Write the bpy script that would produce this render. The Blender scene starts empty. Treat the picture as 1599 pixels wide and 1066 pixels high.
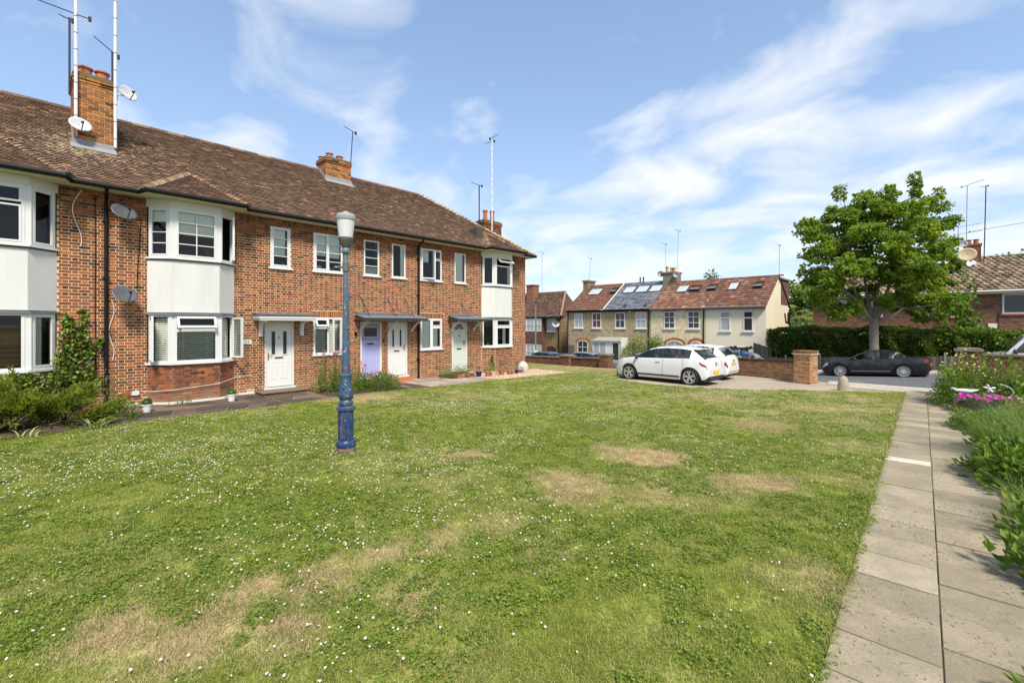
import bpy, math, random
import numpy as np
from mathutils import Vector, Matrix
random.seed(7)
rng = np.random.default_rng(7)
scene = bpy.context.scene
COL = scene.collection
# ------------------------------------------------------------------ camera
TH = math.atan(675.0 / 711.0)
cam_data = bpy.data.cameras.new("camera")
cam_data.sensor_width = 36.0
cam_data.lens = 36.0 * 711.0 / 1599.0
cam_data.shift_y = -27.5 / 1599.0
cam_data.clip_start = 0.05
cam_data.clip_end = 3000.0
cam = bpy.data.objects.new("camera", cam_data)
COL.objects.link(cam)
cam.location = (0, 0, 2.1)
cam.rotation_euler = (math.radians(90), 0, TH)
scene.camera = cam
# ------------------------------------------------------------------ world
SUN_EL, SUN_AZ = math.radians(52), math.radians(-28)   # azimuth measured from +X towards +Y
world = bpy.data.worlds.new("World")
scene.world = world
world.use_nodes = True
wn = world.node_tree.nodes
wl = world.node_tree.links
wn.clear()
w_out = wn.new("ShaderNodeOutputWorld")
w_bg = wn.new("ShaderNodeBackground")
w_bg.inputs["Strength"].default_value = 0.15
w_sky = wn.new("ShaderNodeTexSky")
w_sky.sky_type = 'NISHITA'
w_sky.sun_disc = False
w_sky.sun_elevation = SUN_EL
w_sky.sun_rotation = math.radians(90) - SUN_AZ
w_sky.air_density = 1.0
w_sky.dust_density = 0.25
w_sky.ozone_density = 1.6
w_tc = wn.new("ShaderNodeTexCoord")
w_sep = wn.new("ShaderNodeSeparateXYZ")
wl.new(w_tc.outputs["Generated"], w_sep.inputs[0])
def wmath(op, a, b=None, c=None):
 n = wn.new("ShaderNodeMath")
 n.operation = op
 for i, s in enumerate((a, b, c)):
  if s is None:
   continue
  if isinstance(s, (int, float)):
   n.inputs[i].default_value = s
  else:
   wl.new(s, n.inputs[i])
 return n.outputs[0]
zc = wmath('MAXIMUM', w_sep.outputs[2], 0.0)
zd = wmath('ADD', zc, 0.22)
pu = wmath('DIVIDE', w_sep.outputs[0], zd)
pv = wmath('DIVIDE', w_sep.outputs[1], zd)
w_cmb = wn.new("ShaderNodeCombineXYZ")
wl.new(pu, w_cmb.inputs[0])
wl.new(pv, w_cmb.inputs[1])
w_map = wn.new("ShaderNodeMapping")
w_map.inputs["Location"].default_value = (2.6, 4.5, 0.0)
w_map.inputs["Rotation"].default_value = (0, 0, math.radians(62))
w_map.inputs["Scale"].default_value = (0.95, 1.2, 1.0)
wl.new(w_cmb.outputs[0], w_map.inputs[0])
w_n1 = wn.new("ShaderNodeTexNoise")
w_n1.inputs["Scale"].default_value = 2.4
w_n1.inputs["Detail"].default_value = 9.0
w_n1.inputs["Roughness"].default_value = 0.52
w_n1.inputs["Distortion"].default_value = 0.5
wl.new(w_map.outputs[0], w_n1.inputs["Vector"])
w_n2 = wn.new("ShaderNodeTexNoise")
w_n2.inputs["Scale"].default_value = 0.55
w_n2.inputs["Detail"].default_value = 2.0
wl.new(w_map.outputs[0], w_n2.inputs["Vector"])
cov = wmath('ADD', w_n1.outputs[0], wmath('MULTIPLY', wmath('SUBTRACT', w_n2.outputs[0], 0.5), 0.9))
hz = wmath('SUBTRACT', 1.0, wmath('MULTIPLY', zc, 1.9))
hz = wmath('MAXIMUM', hz, 0.0)
cov = wmath('ADD', cov, wmath('MULTIPLY', hz, 0.17))
w_rmp = wn.new("ShaderNodeValToRGB")
w_rmp.color_ramp.elements[0].position = 0.48
w_rmp.color_ramp.elements[0].color = (0, 0, 0, 1)
w_rmp.color_ramp.elements[1].position = 0.76
w_rmp.color_ramp.elements[1].color = (0.9, 0.9, 0.9, 1)
wl.new(cov, w_rmp.inputs[0])
w_mix = wn.new("ShaderNodeMix")
w_mix.data_type = 'RGBA'
wl.new(w_rmp.outputs[0], w_mix.inputs["Factor"])
w_den = wn.new("ShaderNodeVectorMath")
w_den.operation = 'MULTIPLY_ADD'
wl.new(w_sky.outputs[0], w_den.inputs[0])
w_den.inputs[1].default_value = (0.33, 0.26, 0.185)
w_den.inputs[2].default_value = (1, 1, 1)
w_div = wn.new("ShaderNodeVectorMath")
w_div.operation = 'DIVIDE'
wl.new(w_sky.outputs[0], w_div.inputs[0])
wl.new(w_den.outputs[0], w_div.inputs[1])
wl.new(w_div.outputs[0], w_mix.inputs["A"])
w_mix.inputs["B"].default_value = (2.55, 2.62, 2.74, 1)
wl.new(w_mix.outputs["Result"], w_bg.inputs[0])
wl.new(w_bg.outputs[0], w_out.inputs[0])
sun_data = bpy.data.lights.new("sun", 'SUN')
sun_data.energy = 2.15
sun_data.angle = math.radians(12)
sun_data.color = (1.0, 0.93, 0.82)
sun = bpy.data.objects.new("sun", sun_data)
COL.objects.link(sun)
sd = Vector((math.cos(SUN_EL) * math.cos(SUN_AZ), math.cos(SUN_EL) * math.sin(SUN_AZ), math.sin(SUN_EL)))
sun.rotation_euler = sd.to_track_quat('Z', 'Y').to_euler()
sun.location = (20, -10, 40)
scene.view_settings.view_transform = 'Standard'
scene.view_settings.look = 'None'
scene.view_settings.gamma = 1.0
scene.view_settings.exposure = 1.42
scene.view_settings.use_curve_mapping = False
scene.cycles.max_bounces = 8
scene.cycles.transparent_max_bounces = 12
# ------------------------------------------------------------------ helpers
def lk(o):
 COL.objects.link(o)
 return o
def tag(o, label=None, cat=None, group=None, kind=None):
 if label:
  o["label"] = label
 if cat:
  o["category"] = cat
 if group:
  o["group"] = group
 if kind:
  o["kind"] = kind
 return o
def thing(name, label, cat, loc=(0, 0, 0), rz=0.0, group=None):
 o = bpy.data.objects.new(name, None)
 o.empty_display_size = 0.2
 lk(o)
 o.location = loc
 o.rotation_euler = (0, 0, rz)
 return tag(o, label, cat, group)
def frame(o, U, N, W=(0, 0, 1)):
 """local (u along, n out, w up) -> world"""
 o, U, N, W = (np.array(a, float) for a in (o, U, N, W))
 fn = lambda P: o + np.outer(P[:, 0], U) + np.outer(P[:, 1], N) + np.outer(P[:, 2], W)
 fn.flip = np.linalg.det(np.stack([U, N, W])) < 0
 return fn
class MB:
 def __init__(self, T=None):
  self.v, self.f, self.r, self.m = [], [], [], []
  self.n = 0
  self.T = T
 def add(self, V, F, rnd=0.5, mat=0):
  V = np.asarray(V, float)
  if self.T is not None:
   V = self.T(V)
   if getattr(self.T, 'flip', False):
    F = [tuple(reversed(q)) for q in F]
  b = self.n
  self.v.extend(map(tuple, V.tolist()))
  self.n += len(V)
  for q in F:
   self.f.append([i + b for i in q])
   self.r.append(rnd)
   self.m.append(mat)
 def box(self, x0, x1, y0, y1, z0, z1, rnd=0.5, mat=0):
  V = [(x0, y0, z0), (x1, y0, z0), (x1, y1, z0), (x0, y1, z0), (x0, y0, z1), (x1, y0, z1), (x1, y1, z1), (x0, y1, z1)]
  self.add(V, [(0, 3, 2, 1), (4, 5, 6, 7), (0, 1, 5, 4), (1, 2, 6, 5), (2, 3, 7, 6), (3, 0, 4, 7)], rnd, mat)
 def bar(self, a, b, w, t, rnd=0.5, mat=0, up=(0, 0, 1)):
  """box from a to b with cross-section w (sideways) x t"""
  a, b = Vector(a), Vector(b)
  d = (b - a).normalized()
  u = Vector(up)
  if abs(d.dot(u)) > 0.98:
   u = Vector((1, 0, 0))
  s = d.cross(u).normalized() * (w / 2)
  k = s.normalized().cross(d).normalized() * (t / 2)
  V = [a - s - k, a + s - k, a + s + k, a - s + k, b - s - k, b + s - k, b + s + k, b - s + k]
  self.add([tuple(p) for p in V], [(0, 3, 2, 1), (4, 5, 6, 7), (0, 1, 5, 4), (1, 2, 6, 5), (2, 3, 7, 6), (3, 0, 4, 7)], rnd, mat)
 def tube(self, pts, r, n=8, rnd=0.5, mat=0, cap=True):
  pts = [Vector(p) for p in pts]
  m = len(pts)
  rs = [r] * m if isinstance(r, (int, float)) else list(r)
  V, F = [], []
  ref = Vector((0, 0, 1))
  for i, p in enumerate(pts):
   d = (pts[min(i + 1, m - 1)] - pts[max(i - 1, 0)]).normalized()
   if abs(d.dot(ref)) > 0.95:
    ref2 = Vector((1, 0, 0))
   else:
    ref2 = ref
   s = d.cross(ref2).normalized()
   k = s.cross(d).normalized()
   for j in range(n):
    a = 2 * math.pi * j / n
    V.append(tuple(p + s * (math.cos(a) * rs[i]) + k * (math.sin(a) * rs[i])))
  for i in range(m - 1):
   for j in range(n):
    j2 = (j + 1) % n
    F.append((i * n + j, i * n + j2, (i + 1) * n + j2, (i + 1) * n + j))
  if cap:
   F.append(tuple(range(n - 1, -1, -1)))
   F.append(tuple((m - 1) * n + j for j in range(n)))
  self.add(V, F, rnd, mat)
 def lathe(self, prof, c=(0, 0, 0), n=16, rnd=0.5, mat=0, axis='z', ph=0.0):
  V, F = [], []
  for (r, z) in prof:
   for j in range(n):
    a = 2 * math.pi * j / n + ph
    if axis == 'z':
     V.append((c[0] + r * math.cos(a), c[1] + r * math.sin(a), c[2] + z))
    elif axis == 'y':
     V.append((c[0] + r * math.cos(a), c[1] + z, c[2] + r * math.sin(a)))
    else:
     V.append((c[0] + z, c[1] + r * math.cos(a), c[2] + r * math.sin(a)))
  for i in range(len(prof) - 1):
   for j in range(n):
    j2 = (j + 1) % n
    F.append((i * n + j, i * n + j2, (i + 1) * n + j2, (i + 1) * n + j))
  F.append(tuple(range(n - 1, -1, -1)))
  F.append(tuple((len(prof) - 1) * n + j for j in range(n)))
  self.add(V, F, rnd, mat)
 def prism(self, poly, z0, z1, rnd=0.5, mat=0):
  """poly: (x, y) ccw; extruded in z"""
  n = len(poly)
  V = [(x, y, z0) for x, y in poly] + [(x, y, z1) for x, y in poly]
  F = [tuple(range(n - 1, -1, -1)), tuple(range(n, 2 * n))]
  F += [(i, (i + 1) % n, n + (i + 1) % n, n + i) for i in range(n)]
  self.add(V, F, rnd, mat)
 def slab(self, poly, nvec, rnd=0.5, mat=0):
  """poly: 3-D points; extruded by nvec"""
  n = len(poly)
  P = np.array(poly, float)
  V = np.vstack([P, P + np.array(nvec, float)])
  F = [tuple(range(n - 1, -1, -1)), tuple(range(n, 2 * n))]
  F += [(i, (i + 1) % n, n + (i + 1) % n, n + i) for i in range(n)]
  self.add(V, F, rnd, mat)
 def ellipsoid(self, c, r, n=12, m=8, rnd=0.5, mat=0):
  V, F = [], []
  for i in range(m + 1):
   th = math.pi * i / m
   for j in range(n):
    a = 2 * math.pi * j / n
    V.append((c[0] + r[0] * math.sin(th) * math.cos(a), c[1] + r[1] * math.sin(th) * math.sin(a), c[2] - r[2] * math.cos(th)))
  for i in range(m):
   for j in range(n):
    j2 = (j + 1) % n
    F.append((i * n + j, i * n + j2, (i + 1) * n + j2, (i + 1) * n + j))
  self.add(V, F, rnd, mat)
 def mesh(self, name, mats, smooth=False):
  me = bpy.data.meshes.new(name)
  me.from_pydata(self.v, [], self.f)
  for m in (mats if isinstance(mats, (list, tuple)) else [mats]):
   me.materials.append(m)
  if self.f:
   at = me.attributes.new("rnd", 'FLOAT', 'FACE')
   at.data.foreach_set("value", np.array(self.r, np.float32))
   if max(self.m) > 0:
    me.polygons.foreach_set("material_index", np.array(self.m, np.int32))
  if smooth:
   me.polygons.foreach_set("use_smooth", np.ones(len(self.f), bool))
   if smooth is not True:
    me.set_sharp_from_angle(angle=math.radians(smooth))
  me.update()
  return me
 def build(self, name, mats, parent=None, smooth=False, world=True):
  o = bpy.data.objects.new(name, self.mesh(name, mats, smooth))
  lk(o)
  place(o, parent, world)
  return o
def place(o, parent, world=True):
 if parent is not None:
  o.parent = parent
  if world:
   bl = Matrix.Identity(4)
   chain = []
   p = parent
   while p is not None:
    chain.append(p)
    p = p.parent
   for p in reversed(chain):
    bl = bl @ Matrix.LocRotScale(p.location, p.rotation_euler, p.scale)
   m = bl.inverted()
   loc, rot, sc = m.decompose()
   o.location = loc
   o.rotation_euler = rot.to_euler()
def meshobj(name, me, parent=None, world=True):
 o = bpy.data.objects.new(name, me)
 lk(o)
 place(o, parent, world)
 return o
def np_quads(name, V, rnd_per_face, mat, nper=4, smooth=False):
 """V: (N*nper,3) verts of N separate polygons"""
 N = len(V) // nper
 me = bpy.data.meshes.new(name)
 me.vertices.add(len(V))
 me.vertices.foreach_set("co", np.asarray(V, np.float32).ravel())
 me.loops.add(len(V))
 me.loops.foreach_set("vertex_index", np.arange(len(V), dtype=np.int32))
 me.polygons.add(N)
 me.polygons.foreach_set("loop_start", np.arange(0, len(V), nper, dtype=np.int32))
 me.polygons.foreach_set("loop_total", np.full(N, nper, np.int32))
 if smooth:
  me.polygons.foreach_set("use_smooth", np.ones(N, bool))
 me.materials.append(mat)
 at = me.attributes.new("rnd", 'FLOAT', 'FACE')
 at.data.foreach_set("value", np.asarray(rnd_per_face, np.float32))
 me.update(calc_edges=True)
 me.validate()
 return me
def unit(a):
 return a / np.maximum(np.linalg.norm(a, axis=1, keepdims=True), 1e-9)
def leaf_mesh(name, P, D, S, R, mat, aspect=0.6, fold=0.25, droop=0.0):
 """P base points, D direction of the blade, S lengths, R rnd. Each leaf: two triangles-pairs folded at the midrib (2 tris + 2 tris)."""
 P = np.asarray(P, float)
 n = len(P)
 D = unit(np.asarray(D, float))
 A = unit(np.cross(D, unit(rng.normal(size=(n, 3)) + np.array([0, 0, 1.2]))))
 Nn = np.cross(A, D)
 S = np.asarray(S, float)[:, None]
 tip = P + D * S - np.array([0, 0, 1.0]) * S * droop
 mid = P + D * S * 0.5 - Nn * S * fold * 0.35
 lft = P + D * S * 0.45 + A * S * aspect * 0.5 + Nn * S * fold * 0.3
 rgt = P + D * S * 0.45 - A * S * aspect * 0.5 + Nn * S * fold * 0.3
 V = np.empty((n, 2, 4, 3))
 V[:, 0, 0] = P
 V[:, 0, 1] = mid
 V[:, 0, 2] = tip
 V[:, 0, 3] = lft
 V[:, 1, 0] = P
 V[:, 1, 1] = rgt
 V[:, 1, 2] = tip
 V[:, 1, 3] = mid
 return np_quads(name, V.reshape(-1, 3), np.repeat(R, 2), mat)
def blade_mesh(name, P, D, L, W, R, mat, bend=0.5, seg=3):
 """long curved blades (grass): P base, D initial direction, bends towards horizontal lean"""
 P = np.asarray(P, float)
 n = len(P)
 D = unit(np.asarray(D, float))
 L = np.asarray(L, float)
 W = np.asarray(W, float)
 H = D.copy()
 H[:, 2] = 0
 H = unit(H + rng.normal(size=(n, 3)) * [0.02, 0.02, 0])
 A = np.stack([-H[:, 1], H[:, 0], np.zeros(n)], 1)
 quads, rr = [], []
 prev = P
 pw = W
 d = D.copy()
 for k in range(seg):
  nxt = prev + d * (L / seg)[:, None]
  nw = W * (1 - (k + 1) / seg) + 0.0006
  V = np.stack([prev - A * pw[:, None] / 2, prev + A * pw[:, None] / 2, nxt + A * nw[:, None] / 2, nxt - A * nw[:, None] / 2], 1)
  quads.append(V)
  rr.append(R)
  prev = nxt
  pw = nw
  d = unit(d + H * bend * 0.6 + np.array([0, 0, -1.0]) * bend * 0.55)
 V = np.concatenate(quads, 0).reshape(-1, 3)
 return np_quads(name, V, np.concatenate(rr), mat)
# ------------------------------------------------------------------ materials
def mat(name):
 m = bpy.data.materials.new(name)
 m.use_nodes = True
 nt = m.node_tree
 nt.nodes.clear()
 out = nt.nodes.new("ShaderNodeOutputMaterial")
 b = nt.nodes.new("ShaderNodeBsdfPrincipled")
 nt.links.new(b.outputs[0], out.inputs[0])
 return m, nt, b, out
def N_(nt, typ, **kw):
 n = nt.nodes.new(typ)
 for k, v in kw.items():
  if k.startswith("i_"):
   n.inputs[k[2:].replace("_", " ")].default_value = v
  else:
   setattr(n, k, v)
 return n
def ramp(nt, src, stops, interp='LINEAR'):
 r = nt.nodes.new("ShaderNodeValToRGB")
 r.color_ramp.interpolation = interp
 el = r.color_ramp.elements
 while len(el) < len(stops):
  el.new(0.5)
 for e, (p, c) in zip(el, stops):
  e.position = p
  e.color = tuple(c) + (1,) if len(c) == 3 else c
 nt.links.new(src, r.inputs[0])
 return r.outputs[0]
def mixc(nt, fac, a, b, blend='MIX'):
 n = nt.nodes.new("ShaderNodeMix")
 n.data_type = 'RGBA'
 n.blend_type = blend
 for key, s in (("Factor", fac), ("A", a), ("B", b)):
  i = n.inputs[key]
  if hasattr(s, "is_linked"):
   nt.links.new(s, i)
  elif isinstance(s, (int, float)):
   i.default_value = s
  else:
   i.default_value = tuple(s) + (1,)
 return n.outputs["Result"]
def mth(nt, op, a, b=None, c=None, clamp=False):
 n = nt.nodes.new("ShaderNodeMath")
 n.operation = op
 n.use_clamp = clamp
 for i, s in enumerate((a, b, c)):
  if s is None:
   continue
  if isinstance(s, (int, float)):
   n.inputs[i].default_value = s
  else:
   nt.links.new(s, n.inputs[i])
 return n.outputs[0]
def pos(nt):
 return nt.nodes.new("ShaderNodeNewGeometry").outputs["Position"]
def noise(nt, vec, scale, detail=4.0, rough=0.55, dist=0.0, sc=None):
 if sc is not None:
  mp = nt.nodes.new("ShaderNodeMapping")
  mp.inputs["Scale"].default_value = sc
  nt.links.new(vec, mp.inputs[0])
  vec = mp.outputs[0]
 n = nt.nodes.new("ShaderNodeTexNoise")
 n.inputs["Scale"].default_value = scale
 n.inputs["Detail"].default_value = detail
 n.inputs["Roughness"].default_value = rough
 n.inputs["Distortion"].default_value = dist
 nt.links.new(vec, n.inputs["Vector"])
 return n.outputs[0]
def bump(nt, b, h, strength=0.3, dist=0.01):
 n = nt.nodes.new("ShaderNodeBump")
 n.inputs["Strength"].default_value = strength
 n.inputs["Distance"].default_value = dist
 nt.links.new(h, n.inputs["Height"])
 nt.links.new(n.outputs[0], b.inputs["Normal"])
def rnd_attr(nt):
 a = nt.nodes.new("ShaderNodeAttribute")
 a.attribute_name = "rnd"
 return a.outputs["Fac"]
def plain(name, col, rough=0.6, metal=0.0, var=0.12, scale=6.0, coat=0.0, bumps=0.0, spec=0.5):
 m, nt, b, out = mat(name)
 p = pos(nt)
 n = noise(nt, p, scale, 5)
 c = mixc(nt, n, tuple(x * (1 - var) for x in col), tuple(min(1, x * (1 + var)) for x in col))
 nt.links.new(c, b.inputs["Base Color"])
 b.inputs["Roughness"].default_value = rough
 b.inputs["Metallic"].default_value = metal
 b.inputs["Coat Weight"].default_value = coat
 b.inputs["Specular IOR Level"].default_value = spec
 if bumps:
  bump(nt, b, noise(nt, p, scale * 8, 4), bumps, 0.01)
 return m
def rnd_mat(name, stops, rough=0.85, var=0.25, vscale=40.0, bumps=0.25, bdist=0.006, extra=None, spec=0.3):
 """colour from the per-face rnd attribute, mottled by fine noise"""
 m, nt, b, out = mat(name)
 p = pos(nt)
 c = ramp(nt, rnd_attr(nt), stops)
 n = noise(nt, p, vscale, 5, 0.65)
 k = ramp(nt, n, [(0.25, (1 - var,) * 3), (0.75, (1 + var,) * 3)])
 c = mixc(nt, 1.0, c, k, 'MULTIPLY')
 if extra:
  c = extra(nt, p, c)
 nt.links.new(c, b.inputs["Base Color"])
 b.inputs["Roughness"].default_value = rough
 b.inputs["Specular IOR Level"].default_value = spec
 if bumps:
  bump(nt, b, n, bumps, bdist)
 return m
def leafmat(name, stops, trans=0.35, rough=0.5, clump=1.2):
 m, nt, b, out = mat(name)
 p = pos(nt)
 f = mth(nt, 'ADD', mth(nt, 'MULTIPLY', rnd_attr(nt), 0.6), mth(nt, 'MULTIPLY', noise(nt, p, clump, 3), 0.4))
 c = ramp(nt, f, stops)
 nt.links.new(c, b.inputs["Base Color"])
 b.inputs["Roughness"].default_value = rough
 b.inputs["Specular IOR Level"].default_value = 0.35
 t = nt.nodes.new("ShaderNodeBsdfTranslucent")
 c2 = mixc(nt, 1.0, c, (1.5, 1.5, 0.6), 'MULTIPLY')
 nt.links.new(c2, t.inputs[0])
 mx = nt.nodes.new("ShaderNodeMixShader")
 mx.inputs[0].default_value = trans
 nt.links.new(b.outputs[0], mx.inputs[1])
 nt.links.new(t.outputs[0], mx.inputs[2])
 nt.links.new(mx.outputs[0], out.inputs[0])
 return m
def glassmat(name, tint=(0.5, 0.55, 0.55), rough=0.02, see=0.75, ior=1.6):
 m, nt, b, out = mat(name)
 nt.nodes.remove(b)
 fr = nt.nodes.new("ShaderNodeFresnel")
 fr.inputs[0].default_value = ior
 tr = nt.nodes.new("ShaderNodeBsdfTransparent")
 tr.inputs[0].default_value = tuple(x * see for x in tint) + (1,)
 gl = nt.nodes.new("ShaderNodeBsdfGlossy")
 gl.inputs["Roughness"].default_value = rough
 p = pos(nt)
 bp = nt.nodes.new("ShaderNodeBump")
 bp.inputs["Strength"].default_value = 0.06
 bp.inputs["Distance"].default_value = 0.02
 nt.links.new(noise(nt, p, 2.5, 2), bp.inputs["Height"])
 nt.links.new(bp.outputs[0], gl.inputs["Normal"])
 mx = nt.nodes.new("ShaderNodeMixShader")
 nt.links.new(fr.outputs[0], mx.inputs[0])
 nt.links.new(tr.outputs[0], mx.inputs[1])
 nt.links.new(gl.outputs[0], mx.inputs[2])
 nt.links.new(mx.outputs[0], out.inputs[0])
 return m
def brick_tex_mat(name, axis, cols, mortar, bw=0.225, bh=0.075, ms=0.010):
 """flat procedural brick for far walls. axis 'x' = wall runs along X, 'y' = along Y"""
 m, nt, b, out = mat(name)
 p = pos(nt)
 s = nt.nodes.new("ShaderNodeSeparateXYZ")
 nt.links.new(p, s.inputs[0])
 cb = nt.nodes.new("ShaderNodeCombineXYZ")
 nt.links.new(s.outputs[0 if axis == 'x' else 1], cb.inputs[0])
 nt.links.new(s.outputs[2], cb.inputs[1])
 t = nt.nodes.new("ShaderNodeTexBrick")
 t.inputs["Scale"].default_value = 1.0
 t.inputs["Brick Width"].default_value = bw
 t.inputs["Row Height"].default_value = bh
 t.inputs["Mortar Size"].default_value = ms
 t.inputs["Color1"].default_value = cols[0] + (1,)
 t.inputs["Color2"].default_value = cols[1] + (1,)
 t.inputs["Mortar"].default_value = mortar + (1,)
 t.inputs["Bias"].default_value = 0.0
 nt.links.new(cb.outputs[0], t.inputs["Vector"])
 n = noise(nt, p, 3.2, 6, .75)
 k = ramp(nt, n, [(0.3, (0.62,) * 3), (0.7, (1.32,) * 3)])
 c = mixc(nt, 1.0, t.outputs[0], k, 'MULTIPLY')
 nt.links.new(c, b.inputs["Base Color"])
 b.inputs["Roughness"].default_value = 0.9
 bump(nt, b, t.outputs["Fac"], -0.4, 0.01)
 return m
BRK = [(0.0, (0.04, 0.024, 0.021)), (0.14, (0.07, 0.033, 0.026)), (0.26, (0.125, 0.044, 0.026)), (0.5, (0.19, 0.060, 0.029)), (0.8, (0.265, 0.084, 0.034)), (1.0, (0.37, 0.125, 0.045))]
def lower_soil(nt, p, c):
 s = nt.nodes.new("ShaderNodeSeparateXYZ")
 nt.links.new(p, s.inputs[0])
 f = mth(nt, 'MULTIPLY', mth(nt, 'SUBTRACT', 0.75, s.outputs[2], clamp=True), ramp(nt, noise(nt, p, 1.6, 5), [(0.4, (0, 0, 0)), (0.7, (1, 1, 1))]))
 return mixc(nt, mth(nt, 'MULTIPLY', f, 0.8, clamp=True), c, (0.36, 0.25, 0.15))
M = {}
M['brick'] = rnd_mat('brick_red', BRK, 0.88, 0.3, 45, 0.35, 0.006, lower_soil)
M['mortar'] = plain('mortar_cream', (0.62, 0.47, 0.28), 0.95, var=0.22, scale=9, bumps=0.15)
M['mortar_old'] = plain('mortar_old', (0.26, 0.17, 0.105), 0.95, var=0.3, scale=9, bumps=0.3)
M['brick_chim'] = rnd_mat('brick_chimney', [(0, (0.07, 0.035, 0.02)), (0.3, (0.2, 0.085, 0.03)), (0.7, (0.36, 0.15, 0.05)), (1, (0.46, 0.2, 0.06))], 0.88, 0.35, 25, 0.35)
M['brick_wall'] = rnd_mat('brick_wall', [(0, (0.13, 0.06, 0.035)), (0.3, (0.24, 0.11, 0.055)), (0.7, (0.36, 0.17, 0.08)), (1, (0.42, 0.23, 0.11))], 0.88, 0.3, 30, 0.35)
M['brick_dark'] = rnd_mat('brick_wall_dark', [(0, (0.06, 0.032, 0.022)), (0.4, (0.15, 0.06, 0.035)), (1, (0.27, 0.11, 0.055))], 0.9, 0.35, 20, 0.35)
M['mortar_dirty'] = plain('mortar_dirty', (0.24, 0.19, 0.13), 0.95, var=0.3, scale=6, bumps=0.3)
M['upvc'] = plain('white_frame', (0.65, 0.65, 0.63), 0.35, var=0.03, scale=3)
M['wood_white'] = plain('white_painted_wood', (0.62, 0.61, 0.56), 0.55, var=0.06, scale=4)
def panel_mat():
 m, nt, b, out = mat('white_render')
 p = pos(nt)
 st = ramp(nt, noise(nt, p, 3.0, 6, .65, 0, (1, 1, .16)), [(.42, (0, 0, 0)), (.75, (.32,) * 3)])
 c = mixc(nt, st, (.64, .635, .61), (.42, .40, .35))
 nt.links.new(c, b.inputs["Base Color"])
 b.inputs["Roughness"].default_value = .8
 bump(nt, b, noise(nt, p, 40, 4), .08, .01)
 return m
M['panel'] = panel_mat()
M['soffit'] = plain('cream_soffit', (0.62, 0.58, 0.46), 0.7, var=0.08, scale=3)
M['black'] = plain('black_plastic', (0.008, 0.008, 0.009), 0.55, var=0.2, spec=0.2)
M['lead'] = plain('grey_lead', (0.16, 0.17, 0.19), 0.55, var=0.25, scale=7, bumps=0.1)
M['tar'] = plain('black_painted_board', (0.035, 0.037, 0.042), 0.55, var=0.5, scale=9)
M['glass'] = glassmat('window_glass', (0.93, 0.96, 0.95), see=1.0, ior=1.45)
M['glass_far'] = glassmat('window_glass_far', (0.75, 0.8, 0.8), see=0.75, ior=1.7)
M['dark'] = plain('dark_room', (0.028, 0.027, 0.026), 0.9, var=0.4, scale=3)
M['blind'] = plain('pale_blind', (0.80, 0.82, 0.72), 0.85, var=0.06, scale=5)
M['slat'] = plain('venetian_slat', (0.8, 0.84, 0.72), 0.6, var=0.05)
M['curtain'] = plain('curtain_cloth', (0.58, 0.55, 0.43), 0.9, var=0.15, scale=14)
M['net'] = plain('net_curtain', (0.76, 0.8, 0.72), 0.9, var=0.06)
M['brass'] = plain('brass', (0.45, 0.28, 0.07), 0.35, 0.8, var=0.15)
M['chrome'] = plain('chrome', (0.55, 0.55, 0.55), 0.25, 0.9, var=0.1)
M['door_white'] = plain('door_white', (0.67, 0.67, 0.64), 0.35, var=0.03)
M['door_lilac'] = plain('door_lilac', (0.40, 0.40, 0.66), 0.45, var=0.05)
M['door_lilac_dk'] = plain('door_lilac_upper', (0.27, 0.27, 0.52), 0.45, var=0.05)
M['door_sage'] = plain('door_sage', (0.56, 0.59, 0.50), 0.45, var=0.05)
M['terracotta'] = plain('terracotta', (0.40, 0.15, 0.06), 0.85, var=0.25, scale=12)
M['peach'] = plain('peach_clay', (0.62, 0.40, 0.26), 0.85, var=0.15, scale=12)
M['blue_glaze'] = plain('blue_glaze', (0.012, 0.025, 0.16), 0.2, var=0.3, scale=9)
M['white_pot'] = plain('white_pot', (0.72, 0.70, 0.65), 0.6, var=0.12, scale=10)
M['concrete'] = plain('concrete', (0.42, 0.39, 0.33), 0.9, var=0.2, scale=8, bumps=0.3)
M['plinth'] = plain('whitewash_plinth', (0.66, 0.63, 0.56), 0.85, var=0.15, scale=5, bumps=0.2)
M['metal_grey'] = plain('galvanised', (0.42, 0.43, 0.44), 0.4, 0.7, var=0.15, scale=10)
M['white_pole'] = plain('white_pole', (0.72, 0.72, 0.72), 0.4, var=0.05)
M['dark_metal'] = plain('dark_metal', (0.03, 0.03, 0.032), 0.45, 0.3, var=0.3)
M['blue_pole'] = plain('blue_black_pole', (0.035, 0.045, 0.09), 0.45, 0.3, var=0.3)
M['dish_grey'] = plain('dish_grey', (0.085, 0.09, 0.1), 0.4, var=0.15)
M['dish_white'] = plain('dish_white', (0.5, 0.5, 0.49), 0.45, var=0.12, scale=5)
M['dish_tan'] = plain('dish_tan', (0.6, 0.47, 0.28), 0.5, var=0.2, scale=3)
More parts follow.
